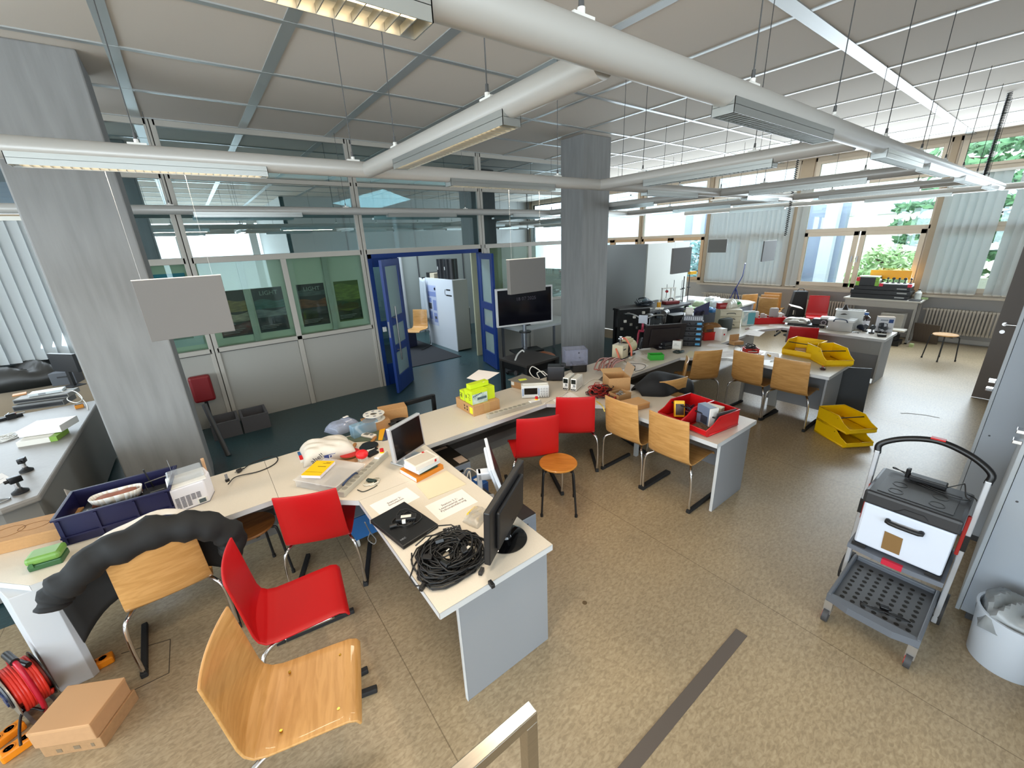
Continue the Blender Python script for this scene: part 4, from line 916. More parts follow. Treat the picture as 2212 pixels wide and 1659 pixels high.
def signpaper(label, px, body, size):
    q = [P(x, y) for x, y in px]; e = q[1] - q[0]; a = math.atan2(e.y, e.x); c = sum(q, Vector()) / 4
    r = root('sign_paper', label, 'paper', c, a); w_ = e.xy.length; h_ = (q[3] - q[0]).xy.length
    MB().box(-w_ / 2, -h_ / 2, 0, w_ / 2, h_ / 2, .0012).ob('sheet', PAPER, r); text(body, size, mat('#6f6a6c', .8), r, (0, 0, .0016), (0, 0, 0)); return r
signpaper('white sheet reading Station 2 Simulation on the nearest wing', [(797.6, 1090.6), (877.7, 1052), (912.6, 1077), (822.5, 1116)], 'Station 2:\nSimulation', .026)
signpaper('white sheet reading Station 2.1 Lesematerial und Pythoneinführung', [(918, 1093.5), (998, 1056.6), (1032, 1085), (950, 1124.6)], 'Station 2.1:\nLesematerial und\nPythoneinführung', .026)
paper('cream paper pad lying beside the book stack', [(899, 1048), (926, 1079), (1006.6, 1046.7), (964, 1017)], TZ, mat('#ded2b4', .75), 'paper_pad', 'paper', t=.004)
# laptop
q = [P(806, 1132), P(877.7, 1190), P(940, 1134.5), P(870.7, 1092)]
e = q[1] - q[0]; rz = math.atan2(e.y, e.x); c = sum(q, Vector()) / 4; w_ = e.xy.length; h_ = (q[2] - q[1]).xy.length
r = root('laptop', 'closed black laptop lying at the left edge of the nearest wing', 'laptop', c, rz)
MB().box(-w_ / 2, -h_ / 2, 0, w_ / 2, h_ / 2, .014).ob('base', BLACK, r, bevel=.004); MB().box(-w_ / 2, -h_ / 2, .015, w_ / 2, h_ / 2, .026).ob('screen_lid', mat('#17181a', .38), r, bevel=.004)
text('NEC', .018, GREY, r, (w_ * .36, -h_ * .36, .0265), (0, 0, PI / 2))
LP = Matrix.Translation(c) @ Matrix.Rotation(rz, 4, 'Z')
r = root('laptop_charger', 'black charger brick with white label and cable on the closed laptop', 'charger', LP @ Vector((.0, .02, .027)), rz + .9)
MB().box(-.06, -.025, 0, .06, .025, .028).ob('brick', BLACK, r, bevel=.006); MB().box(-.03, -.012, .028, .03, .012, .029).ob('label_strip', OFFW, r)
tangle(5, .075, .02, .0033, (1, 1.6), 31).ob('cable_loops', CABK, r, smooth=True); MB().cyl((-.09, -.06, .012), (-.05, -.05, .012), .011).ob('plug', BLACK, r); MB().box(-.02, -.045, .01, .0, -.03, .03).ob('cable_tie', WHITE, r)
# keyboard and cable heap
q = [P(955, 1146), P(976, 1228), P(1019, 1222), P(999, 1137)]
e = q[1] - q[0]; rz = math.atan2(e.y, e.x); c = sum(q, Vector()) / 4; w_ = e.xy.length; h_ = (q[2] - q[1]).xy.length
r = root('keyboard', 'black computer keyboard lying inside the black cable heap', 'keyboard', c, rz)
MB().box(-w_ / 2, -h_ / 2, 0, w_ / 2, h_ / 2, .018).ob('housing', BLACK, r, bevel=.004)
kb = MB()
for i in range(14):
    for j in range(5): kb.box(-w_ / 2 + .012 + i * (w_ - .024) / 14, -h_ / 2 + .012 + j * (h_ - .024) / 5, .018, -w_ / 2 + .008 + (i + 1) * (w_ - .024) / 14, -h_ / 2 + .008 + (j + 1) * (h_ - .024) / 5, .024)
ko = kb.ob('keys', mat('#232427', .5), r); ko['kind'] = 'stuff'
kb = MB()
for i in range(14):
    for j in range(5): x = -w_ / 2 + .016 + i * (w_ - .024) / 14; y = -h_ / 2 + .02 + j * (h_ - .024) / 5; kb.box(x, y, .024, x + .005, y + .006, .0243)
ko = kb.ob('key_letters', LGREY, r); ko['kind'] = 'stuff'
c = P(968, 1208)
r = root('cable_heap', 'big heap of black cables coiled on the nearest wing', 'cables', (c.x, c.y, TZ), .3)
o = tangle(44, .185, .062, .0042, (1.0, 2.2), 77, .86, .22); o.ob('cable_loops', CABK, r, smooth=True)['kind'] = 'stuff'
for k, (x, y, a) in enumerate(((913, 1272, .3), (1062, 1266, 1.2), (1040, 1238, .3))):
    v = P(x, y) - c; v.rotate(Euler((0, 0, -.3))); T = Matrix.Translation((v.x, v.y, .012)) @ Matrix.Rotation(a, 4, 'Z')
    MB().box(-.02, -.01, -.011, .02, .01, .011, T, bev=.003).ob('connector', BLACK, r)
for k in range(5):
    a = k * 1.3; T = Matrix.Translation((.11 * math.cos(a), .09 * math.sin(a), .06)) @ Matrix.Rotation(a * 2, 4, 'Z') @ Matrix.Rotation(.4, 4, 'X')
    MB().box(-.025, -.014, -.012, .025, .014, .012, T, bev=.004).ob('plug', SOOT, r)
MB().box(.05, -.09, .06, .085, -.075, .064).box(-.02, -.02, .075, .0, -.014, .078).ob('white_tag', OFFW, r)
c = P(1030, 1118)
r = root('parts_bag', 'clear bag of small coloured parts between the papers and the black monitor', 'bag', c, .4)
crumple(.16, .12, .035, 41, mat('#d9d2c4', .2, alpha=.4), r, 'foil', 16, 12, .5, .5, .001)
for k in range(9): MB().box(-.05 + .02 * (k % 5), -.03 + .022 * (k // 3), .003, -.038 + .02 * (k % 5), -.015 + .022 * (k // 3), .02).ob('part_piece', [WHITE, YEL, mat('#9a5c4c', .5)][k % 3], r)
tangle(3, .07, .05, .004, (1, 1.5), 52).ob('cable_loops', CABK, r, smooth=True)
MB().box(-.01, .045, .0, .08, .07, .012, bev=.004).ob('yellow_strip', YEL, r)
# ------------------------------------------------------------------ beside the wing, on the floor
def tower(label, x0, y0, x1, y1, h, m, front='y0', lab=False):
    r = root('computer_tower', label, 'computer', ((x0 + x1) / 2, (y0 + y1) / 2, 0))
    X = (x1 - x0) / 2; Y = (y1 - y0) / 2
    MB().box(-X, -Y, .01, X, Y, h).ob('case', m, r, bevel=.004)
    MB().box(-X + .004, -Y - .008, .015, X - .004, -Y, h - .004).ob('front_panel', mat('#7f8894', .4), r, bevel=.003); MB().box(-X * .6, -Y - .010, h - .075, X * .1, -Y - .007, h - .05).box(-X * .4, -Y - .010, h - .2, X * .4, -Y - .007, h - .17).ob('drive_slot', SOOT, r)
    for s in (-1, 1): MB().box(s * X * .7 - .015, -Y + .02, 0, s * X * .7 + .015, Y - .02, .01).ob('foot', RUBBER, r)
    if lab: MB().box(-.01, -Y + .02, h, X - .01, -Y + .14, h + .001).box(-X + .02, Y - .06, h, X - .03, Y - .02, h + .001).ob('label_strip', mat('#cbb6a4', .7), r)
    return r
tower('black computer tower with paper labels standing under the bench behind the books', 1.44, 2.86, 1.62, 3.28, .45, mat('#26241f', .45), lab=True)
tower('dark computer tower carrying the white monitor beside the nearest wing', 1.32, 2.16, 1.50, 2.52, .42, mat('#2b2d33', .45))
tower('black computer tower beyond the round based black monitor', 1.42, 1.93, 1.60, 2.1, .43, BLACK)
r = root('carton', 'blue printed carton with a glossy picture standing between the towers', 'box', (1.50, 2.66, 0), .1); MB().box(-.12, -.08, 0, .12, .08, .36).ob('body', mat('#1f4d8a', .35), r, bevel=.003)
MB().box(-.06, -.06, .36, .02, .04, .361).box(-.09, -.0815, .2, .0, -.08, .3).ob('picture_print', mat('#7fb0d0', .35), r); MB().box(.05, 0, .36, .09, .04, .361).ob('price_tag', WHITE, r)
r = root('monitor', 'white monitor on an arm stand seen edge on beside the nearest wing', 'monitor', (1.40, 2.28, .42), math.radians(62))
T = Matrix.Translation((0, -.13, .13)) @ Matrix.Rotation(math.radians(-16), 4, 'X')
wm = mat('#dfe4ec', .4)
MB().box(-.24, -.012, 0, .24, .012, .31, T, bev=.006).ob('housing', wm, r); MB().box(-.225, -.0135, .02, .225, -.011, .295, T).ob('screen', SOOT, r); MB().box(-.17, .01, .03, .17, .04, .28, T, bev=.018).ob('rear_cover', wm, r)
MB().box(-.04, -.09, .22, .04, .05, .28, bev=.008).box(-.04, .02, .01, .04, .055, .28, bev=.006).ob('arm', wm, r); MB().box(-.09, -.07, 0, .09, .09, .012, bev=.004).ob('base', mat('#b9bcc2', .4), r)
sag([(1000, 1030, .5), (1010, 1012, .58), (1030, 1022, .55), (1036, 1045, .48), (1020, 1055, .46), (1008, 1042, .5), (1014, 1018, .52), (1020, 1060, .46)], .5, .005, CABW, 'white cable looping in front of the blue carton')
r = root('rolling_pedestal', 'blue drawer pedestal on casters below the corner desk', 'pedestal', (.74, 3.14, 0), 0)
MB().box(-.2, -.2, .1, .2, .25, .6).ob('body', mat('#9fa6ad', .5), r, bevel=.004); MB().box(-.2, -.215, .1, .2, -.2, .3).ob('drawer', mat('#2f6aa8', .45), r, bevel=.003); MB().box(-.2, -.215, .31, .2, -.2, .6).ob('drawer', mat('#5a6470', .5), r, bevel=.003); MB().box(-.05, -.219, .2, .06, -.215, .235).ob('label_strip', OFFW, r)
for s in (-1, 1):
    for t_ in (-1, 1): MB().cyl((s * .16 - .012, t_ * .17 + .02, .05), (s * .16 + .012, t_ * .17 + .02, .05), .05, n=22).ob('caster_wheel', mat('#c8c8c6', .4), r, smooth='a')
sag([(788, 1128, .5), (800, 1150, .3), (812, 1165, .25), (808, 1175, .2), (795, 1165, .25), (800, 1150, .35)], 0, .004, mat('#8c8c8c', .5), 'grey cable loop hanging below the corner of the nearest wing')
# ------------------------------------------------------------------ bench before the green boxes
loc, rz, ww = F2((1023.8, 900.6), (1080, 883)); dd = (P(987.7, 878) - P(1023.8, 900.6)).xy.length
r = root('cardboard_box', 'brown carton with yellow label carrying the lime green boxes', 'box', loc, rz)
BH = .105
MB().box(-ww / 2, 0, 0, ww / 2, dd, BH).ob('body', KRAFT, r, bevel=.003)
MB().box(-.03, -.0006, 0, .035, .0, BH).box(-.03, 0, BH, .035, dd, BH + .0006).ob('tape', mat('#b9935f', .35), r)
MB().box(-ww / 2 - .001, .015, .02, -ww / 2, .075, .085).ob('yellow_label', mat('#e6e01e', .6), r)
b = MB()
for k in range(4): b.box(-ww / 2 - .001, .11 + .05 * (k % 2), .03 + .03 * (k // 2), -ww / 2, .13 + .05 * (k % 2), .05 + .03 * (k // 2))
b.ob('print_mark', mat('#3a2c1c', .8), r)
BX = Matrix.Translation(loc) @ Matrix.Rotation(rz, 4, 'Z')
def limebox(label, x0, y0, x1, y1, z0, h, a=0, pic=True):
    c = BX @ Vector(((x0 + x1) / 2, y0, z0)); r = root('product_box', label, 'box', c, rz + a, 'lime green product boxes'); X = (x1 - x0) / 2; D = y1 - y0
    MB().box(-X, 0, 0, X, D, h).ob('body', LIME, r, bevel=.002)
    if pic:
        MB().box(-X + .004, -.0008, .004, X - .004, 0, h - .03).ob('picture_panel', mat('#8fa59c', .4, noise=.4, nscale=18, h2='#c9d8cc'), r)
        b = MB()
        for k in range(6): b.cyl((-X + .02 + k * .017, -.002, h * .62 + k * .004), (-X + .02 + k * .017, -.0008, h * .62 + k * .004), .007, n=12)
        b.box(-X + .06, -.002, h * .3, X - .015, -.0008, h * .48); b.ob('picture_detail', mat('#4a5e62', .5), r)
        b = MB()
        for k, (y, z, s) in enumerate(((.03, .7, .05), (.03, .6, .03), (.03, .45, .045), (.03, .3, .03))): b.box(-X - .0008, y, h * z, -X, y + s, h * z + .006)
        b.box(-X - .0008, D - .04, h * .35, -X, D - .02, h * .6); b.ob('print_mark', mat('#5a6420', .6), r)
    return r
limebox('large lime green box with a socket strip picture, front most on the carton', -ww / 2 + .01, .03, ww * .12, .17, BH + .001, .135)
limebox('small lime green box at the left behind the front most one', -ww / 2 + .01, .185, -ww / 2 + .085, .27, BH + .001, .10, 0)
limebox('tall lime green box at the right end of the carton', ww * .15, .06, ww * .46, .19, BH + .001, .13, 0, False)
limebox('lime green box lying across the top under the curled paper', -ww * .38, .10, ww * .34, .17, BH + .138, .045, .05, False)
tp = paper('curled white sheet lying on top of the lime green boxes', [(1008, 817), (1044, 826), (1079, 805), (1034, 799)], 1.005, PAPER, curl=0.0)
r.location = r.location
# oscilloscope
loc, rz, ww = F2((1127, 861.5), (1186, 859))
r = root('oscilloscope', 'white oscilloscope with dark screen standing on the bench', 'oscilloscope', loc, rz)
oh = .14; od = .11
MB().box(-ww / 2, .012, .008, ww / 2, od, oh).ob('case', mat('#dcdad2', .45), r, bevel=.008); MB().box(-ww / 2, 0, .006, ww / 2, .012, oh - .004).ob('front_panel', mat('#cfd0ce', .45), r, bevel=.004)
MB().box(-ww * .40, -.002, .045, ww * .08, 0, oh - .025).ob('screen', mat('#15120f', .2), r)
MB().box(-ww * .47, -.001, .03, -ww * .42, 0, oh - .03).box(ww * .11, -.001, .03, ww * .15, 0, oh - .03).ob('blue_strip', mat('#7f93b4', .5), r)
for i in range(3):
    for j in range(3): MB().cyl((ww * (.22 + .1 * i), -.012, .045 + .03 * j), (ww * (.22 + .1 * i), 0, .045 + .03 * j), .008, n=12).ob('knob', mat('#b4b6b6', .5), r, smooth='a')
for i in range(4): MB().cyl((ww * (.17 + .085 * i), -.012, .02), (ww * (.17 + .085 * i), 0, .02), .006, n=10).ob('connector', STEEL, r)
MB().box(-ww * .45, .05, oh, ww * .45, .07, oh + .008, bev=.003).ob('carry_handle', OFFW, r)
text('OWON', .012, DGREY, r, (-ww * .33, -.001, .022), (PI / 2, 0, 0)) if False else None
# brown box under a glass plate
loc, rz, ww = F2((1104, 836), (1140, 846))
r = root('cardboard_box', 'brown carton with white label standing behind the oscilloscope', 'box', loc, rz); MB().box(-ww / 2, 0, 0, ww / 2 + .05, .22, .08).ob('body', KRAFT2, r, bevel=.003); MB().box(-ww / 2 + .004, -.001, .03, -ww / 2 + .05, 0, .07).ob('white_label', OFFW, r)
q = [P(1097, 821, .803), P(1130, 829, .803), P(1182, 826, .803), P(1129, 809, .803)]; c = sum(q, Vector()) / 4
r = root('glass_plate', 'grey smoked plate with a yellow sticky note lying on the brown carton', 'plate', c, 0); MB().prism([(p.x - c.x, p.y - c.y) for p in q], 0, .006).ob('plate', mat('#8d877c', .2, alpha=.75), r)
MB().box(-.07, -.02, .006, .02, .04, .0072, Matrix.Rotation(-.3, 4, 'Z')).ob('sticky_note', mat('#dce84a', .7), r)
def psu(label, a, b, back):
    loc, rz, ww = F2(a, b); A = P(*b); Bk = P(*back); d = Bk - A; rz = math.atan2(d.y, d.x) - PI / 2; ww = .062
    r = root('power_supply', label, 'power supply', loc, rz, 'white bench power supplies')
    MB().box(-ww / 2, .006, .006, ww / 2, .20, .145).ob('case', mat('#d8d3c6', .45), r, bevel=.003); MB().box(-ww / 2, 0, .006, ww / 2, .006, .145).ob('front_panel', WHITE, r, bevel=.002)
    MB().box(-ww * .42, -.0015, .085, ww * .42, 0, .135).ob('display', mat('#0c1512', .2), r)
    for k in range(3): MB().cyl((-.019 + .019 * k, -.012, .022), (-.019 + .019 * k, 0, .022), .007, n=12).ob('terminal', BLACK, r)
    MB().box(-.02, -.001, .04, .02, 0, .044).box(-.005, -.001, .05, .022, 0, .078).ob('print_mark', GREY, r)
    b_ = MB()
    for k in range(9): b_.box(ww / 2, .03 + .018 * k, .03, ww / 2 + .0006, .038 + .018 * k, .12)
    b_.ob('vent_slots', mat('#b0aca2', .6), r)
    return r
psu('white bench power supply with dark display, left of the pair', (1215, 842), (1228, 844.5), (1243, 831))
psu('white bench power supply with dark display, right of the pair', (1232, 845.3), (1245, 846.5), (1261, 832))
loc, rz, ww = F2((1183, 824), (1219, 824))
r = root('equipment_enclosure', 'dark grey enclosure standing on the bench before the clear cover', 'enclosure', loc, rz)
MB().prism([(-ww / 2, 0), (ww / 2, 0), (ww / 2, .14), (-ww / 2, .14)], .01, .18).ob('body', mat('#2a2b30', .5), r, bevel=.012); MB().box(ww / 2 - .04, .03, .18, ww / 2 + .02, .09, .205, bev=.005).box(-ww / 2 - .012, .02, .0, -ww / 2 + .005, .05, .12).ob('bracket', BLACK, r)
loc, rz, ww = F2((1237, 806), (1268, 804))
r = root('acrylic_cover', 'clear acrylic cover over a black base standing on the bench', 'cover', loc, rz)
MB().box(-ww / 2, 0, 0, ww / 2, .15, .11).ob('base_box', mat('#15110f', .4), r, bevel=.012)
MB().box(-ww / 2 - .10, -.02, .10, ww / 2, .17, .30).ob('clear_case', mat('#b4b8d2', .08, alpha=.2), r, bevel=.004)
b = MB(); X0, X1 = -ww / 2 - .10, ww / 2
for p, q in (((X0, -.02, .3), (X1, -.02, .3)), ((X1, -.02, .3), (X1, .17, .3)), ((X1, .17, .3), (X0, .17, .3)), ((X0, .17, .3), (X0, -.02, .3)), ((X0, -.02, .1), (X0, -.02, .3)), ((X1, -.02, .1), (X1, -.02, .3))): b.tube([p, q], .002, 4)
b.ob('case_edges', mat('#5a5d70', .3), r); MB().cyl((-.02, -.021, .26), (-.02, -.0205, .26), .008).cyl((-.01, -.021, .2), (-.01, -.0205, .2), .005).ob('screw_holes', SOOT, r)
sag([(1178, 812, .84), (1165, 800, .86), (1150, 792, .86), (1144, 802, .82), (1152, 814, .76), (1165, 818, .74), (1160, 806, .80), (1172, 802, .82), (1182, 810, .8)], .8, .006, CABW, 'white cable looping up behind the brown carton with the glass plate')
sag([(1226, 846), (1215, 855), (1195, 862), (1175, 872)], TZ + .005, .005, CABW, 'white cable running from the power supplies to the grey power strip')
sag([(1262, 832), (1275, 822), (1290, 818), (1298, 819)], TZ + .005, .005, CABW, 'white cable running into the round desk outlet')
o = MB().cyl((0, 0, 0), (0, 0, .003), .025, n=20).ob('cable_outlet', GREY, None); o.location = P(1301, 819); tag(o, 'round grey cable outlet in the desk top behind the power supplies', 'outlet')
paper('white printed sheet lying before the power supplies', [(1192, 862), (1232, 847), (1258, 862), (1203, 873)], lines=3)
c = P(1296, 850)
r = root('test_leads', 'tangled heap of red and black test leads beside the small red box', 'cables', (c.x, c.y, TZ), .3)
tangle(16, .17, .09, .004, (.6, 1.4), 61, .8, .5).ob('red_leads', mat('#a3241c', .5), r, smooth=True)['kind'] = 'stuff'; tangle(14, .17, .08, .004, (.6, 1.4), 62, .8, .5).ob('black_leads', mat('#211416', .5), r, smooth=True)['kind'] = 'stuff'
sag([(1288, 866), (1297, 873), (1303, 880, .73), (1306, 889, .70)], TZ + .006, .006, mat('#dcc05a', .5), 'yellow lead hanging over the desk edge below the red cables')
loc, rz, ww = F2((1309, 867), (1326, 872))
r = crate('storage_tray', 'small open red box with white labels beside the red leads', 'box', loc, rz + .3, .085, .13, .055, mat('#a8141e', .4), rim=.004); MB().box(-.035, -.0046, .012, .035, -.0036, .024).box(-.035, -.0046, .032, .035, -.0036, .042).ob('white_label', WHITE, r); crumple(.07, .11, .03, 6, mat('#5a3a30', .7), r, 'filling', 8, 8).location = (0, .065, .012)
# cartons on the corner desk
c = P(1338, 845)
r = crate('cardboard_box', 'open brown carton holding white cups before the black jacket', 'box', c, math.radians(-32), .24, .22, .15, KRAFT, t=.004, rim=0)
MB().box(-.12, -.004, .15, .12, -.001, .15 + .0).ob('x', KRAFT, r) if False else None
T = Matrix.Translation((.12, .0, .15)) @ Matrix.Rotation(math.radians(18), 4, 'Y')
MB().box(0, .0, 0, .003, .22, .12, T).ob('flap', mat('#a88f74', .8), r); MB().box(-.12, .22, .146, .12, .33, .149, Matrix.Translation((0, .22, .146)) @ Matrix.Rotation(math.radians(8), 4, 'X') @ Matrix.Translation((0, -.22, -.146))).ob('flap', mat('#c39a66', .75), r)
for k in range(2): MB().lathe([(.0, 0), (.028, 0), (.042, .07), (.038, .07), (.0, .02)], 20, Matrix.Translation((-.03 + .06 * k, .07 + .05 * k, .012)) @ Matrix.Rotation(.5 * k, 4, 'X'), cap0=False, cap1=False).ob('white_cup', WHITE, r, smooth='a')
loc, rz, ww = F2((1357, 866), (1381, 856)); c = P(1356, 866)
r = crate('cardboard_box', 'small open brown carton with chrome fittings inside', 'box', c + Vector((-.02, .02, 0)), math.radians(-8), .17, .15, .075, mat('#a47e52', .8), t=.004, rim=0)
for k in range(3): MB().lathe([(.016, 0), (.028, 0), (.028, .008), (.016, .008), (.016, 0)], 20, Matrix.Translation((-.04 + .04 * k, .06 + .02 * k, .045)) @ Matrix.Rotation(.6, 4, 'X'), cap0=False, cap1=False).ob('chrome_fitting', CHROME, r, smooth='a')
MB().box(-.08, .004, .004, .08, .145, .04).ob('padding', mat('#cfc8bd', .7), r)
c = P(1392, 884)
r = root('cardboard_box', 'low closed brown carton behind the nearer red bin chair', 'box', c + Vector((-.06, .02, 0)), math.radians(-14)); MB().box(-.13, 0, 0, .13, .17, .055).ob('body', KRAFT, r, bevel=.003); MB().box(-.131, -.001, .042, .131, .171, .058).ob('lid', mat('#c7965c', .75), r, bevel=.002)
# jacket and its chair
ch = P(1432, 820, .82)
chair('wood', 'beech chair under the black jacket between the two desk wings', ch.x + .05, ch.y + .12, 75)
JB = mat('#0d0d10', .8, noise=.3, nscale=12)
def j2(u, v):
    s = (u - .5) * 2; k = abs(s); th = v * PI
    top = .90 - .09 * k ** 2 + .02 * math.sin(5 * u + 1)
    rad = .11 + .04 * math.sin(6 * u) + .03 * (1 - k)
    y = -math.cos(th) * rad * (1.1 + .25 * math.sin(th)); z = top - .17 * abs(math.cos(th)) ** 2.4 - .05 * k ** 3
    return Vector((s * .36 * (1 - .12 * math.cos(th) ** 2), y + .012 * math.sin(14 * u + 3 * v), z + .014 * math.sin(11 * u) * math.sin(7 * v)))
cloth('jacket', 'bulky black jacket hung over the chair between the desk wings', 'jacket', j2, 34, 20, JB, (ch.x, ch.y - .02, 0), math.radians(-18), .014)
# ------------------------------------------------------------------ stacking bins
def binside(d, h, lip=.42, cut=.34): return [(0.02 * d, 0), (d, 0), (d, h), (cut * d, h), (cut * d * .45, h * .62), (-.05 * d, h * lip + .0), (-.06 * d, h * .16)]
def bin_(name, label, loc, rz, w, d, h, m, group=None, t=.004, z=None, bar=True, parent=None):
    if parent is None: r = root(name, label, 'storage bin', loc, rz, group)
    else: r = parent
    s = binside(d, h); b = MB()
    for x in (-w / 2, w / 2 - t):
        a = [b.bm.verts.new((x, p, q)) for p, q in s]; c = [b.bm.verts.new((x + t, p, q)) for p, q in s]; n = len(s)
        b.bm.faces.new(a[::-1]); b.bm.faces.new(c)
        for i in range(n): b.bm.faces.new((a[i], a[(i + 1) % n], c[(i + 1) % n], c[i]))
    b.box(-w / 2, .02 * d, 0, w / 2, d, t).box(-w / 2, d - t, 0, w / 2, d, h)
    f0, f1, f2 = s[0], s[6], s[5]
    for (a0, a1) in ((f0, f1), (f1, f2)): b.quad((-w / 2, a0[0], a0[1]), (w / 2, a0[0], a0[1]), (w / 2, a1[0], a1[1]), (-w / 2, a1[0], a1[1])); b.quad((-w / 2, a0[0] + t, a0[1]), (w / 2, a0[0] + t, a0[1]), (w / 2, a1[0] + t, a1[1]), (-w / 2, a1[0] + t, a1[1]))
    b.ob('body', m, r, bevel=.0015)
    e = MB(); k = .009
    for x in (-w / 2, w / 2):
        pts = [(x, d, h), (x, s[3][0], s[3][1]), (x, s[4][0], s[4][1]), (x, s[5][0], s[5][1])]; e.tube(pts, k * .55, 6)
        e.box(x - .004, d * .05, .008, x + .004, d, .02)
    e.tube([(-w / 2, d, h), (w / 2, d, h)], k * .55, 6).tube([(-w / 2, s[5][0], s[5][1]), (w / 2, s[5][0], s[5][1])], k * .6, 6)
    e.ob('rim', m, r, smooth=True)
    if bar: MB().cyl((-w / 2, s[3][0] + .01, h * .80), (w / 2, s[3][0] + .01, h * .80), .006, n=8).ob('carry_bar', SOOT, r)
    return r
REDB = mat('#c41218', .35)
A, B = P(1420, 903), P(1524, 947); d = B - A; rz = math.atan2(d.y, d.x); W2 = d.xy.length / 2; dd = (P(1593, 921) - B).xy.length; n_ = Vector((-d.y, d.x, 0)).normalized(); e = d.normalized()
labs = ['red storage bin with a yellow meter and wires, the half away from the aisle', 'red storage bin with a blue grey box inside, the half next to the aisle']
for k in range(2):
    c = A + e * (W2 * (k + .5)) + n_ * .02
    r = bin_('storage_bin', labs[k], Vector((c.x, c.y, TZ)), rz, W2 - .006, dd, .148, REDB, 'red bins on the desk wing')
    M_ = Matrix.Translation(c) @ Matrix.Rotation(rz, 4, 'Z')
    if k == 0:
        q = root('handheld_meter', 'yellow cased meter standing tilted in the red bin', 'meter', M_ @ Vector((-.01, dd * .32, .012)), rz + .9); MB().box(-.045, -.02, 0, .045, .02, .15, Matrix.Rotation(-.35, 4, 'X'), bev=.008).ob('yellow_case', mat('#e2b010', .45), q); MB().box(-.035, -.022, .02, .035, -.019, .12, Matrix.Rotation(-.35, 4, 'X')).ob('face', mat('#3a2a20', .4), q)
        q = root('wire_bundle', 'dark wires and plugs heaped at the back of the red bin', 'wires', M_ @ Vector((0, dd * .70, .012)), 0); tangle(12, .10, .09, .004, (.6, 1.4), 71).ob('dark_wires', mat('#2a2040', .5), q, smooth=True); tangle(5, .10, .09, .004, (.6, 1.2), 72).ob('red_wires', mat('#8a1c24', .5), q, smooth=True)
    else:
        q = root('instrument_box', 'blue grey instrument box standing in the red bin', 'box', M_ @ Vector((-.03, dd * .42, .012)), rz - .25); MB().box(-.075, -.03, 0, .075, .05, .18, bev=.006).ob('case', mat('#66758c', .45), q); MB().box(.075, -.032, 0, .085, .052, .182, bev=.003).ob('white_end', WHITE, q); MB().box(-.02, -.0315, .03, .06, -.03, .10).ob('panel_print', mat('#2c3440', .5), q)
        q = root('tablet_plate', 'dark grey plate leaning at the side of the red bin', 'plate', M_ @ Vector((W2 / 2 - .05, dd * .62, .012)), rz + 1.45); MB().box(-.11, -.004, 0, .11, .004, .16, Matrix.Rotation(.2, 4, 'X'), bev=.003).ob('plate', mat('#4d4a4a', .4), q)
        q = root('white_case', 'flat white case lying across the back of the red bin', 'case', M_ @ Vector((-.05, dd * .78, .10)), rz + .2); MB().box(-.07, -.035, 0, .07, .035, .05, bev=.006).ob('case', mat('#d9cfb4', .5), q)
        q = root('nut_heap', 'heap of small brown parts at the front of the red bin', 'parts', M_ @ Vector((0, dd * .16, .006)), rz); crumple(.17, .11, .035, 13, mat('#6a5644', .7, noise=.5, nscale=60), q, 'parts', 14, 10, .7).location = (0, .03, 0); q.children[0]['kind'] = 'stuff'
loc, rz, ww = F2((1689, 765), (1753, 777)); dd = .34
r = bin_('storage_bin', 'yellow storage bin with cartons inside on the desk, left of the pair', loc, rz, ww, dd, .19, YEL, 'yellow bins on the desk wing')
M_ = Matrix.Translation(loc) @ Matrix.Rotation(rz, 4, 'Z')
q = root('small_carton', 'small brown carton lying in the left yellow bin', 'box', M_ @ Vector((-.02, dd * .35, .006)), rz + .4); MB().box(-.06, -.04, 0, .06, .05, .08).ob('body', KRAFT, q, bevel=.002)
q = root('paper_roll', 'pale paper roll lying at the front of the left yellow bin', 'roll', M_ @ Vector((.03, dd * .12, .04)), rz); MB().cyl((-.06, 0, 0), (.05, 0, 0), .034, n=20).ob('roll', OFFW, q, smooth='a')
q = root('wire_bundle', 'pale wires standing in the left yellow bin', 'wires', M_ @ Vector((.09, dd * .4, .012)), 0); tangle(5, .05, .13, .003, (.6, 1.3), 91).ob('wires', mat('#b8a078', .5), q, smooth=True)
loc, rz, ww = F2((1795, 794), (1853, 793)); rz -= .05
r = bin_('storage_bin', 'empty yellow storage bin overhanging the desk end, right of the pair', loc + Vector((-.02, .06, 0)), rz, ww, .42, .19, YEL, 'yellow bins on the desk wing')
A, B = P(1822, 968.5, 0), P(1880, 965, 0); d = B - A; rz = math.atan2(d.y, d.x); ww = d.xy.length; dd = (P(1758, 931, 0) - A).xy.length
for k in range(2): bin_('storage_bin', ['lower yellow storage bin standing on the floor in the aisle', 'upper yellow storage bin stacked on the one on the floor'][k], (A + B) / 2 + Vector((0, 0, .163 * k)), rz, ww, dd, .16, YEL, 'yellow bins stacked on the floor')
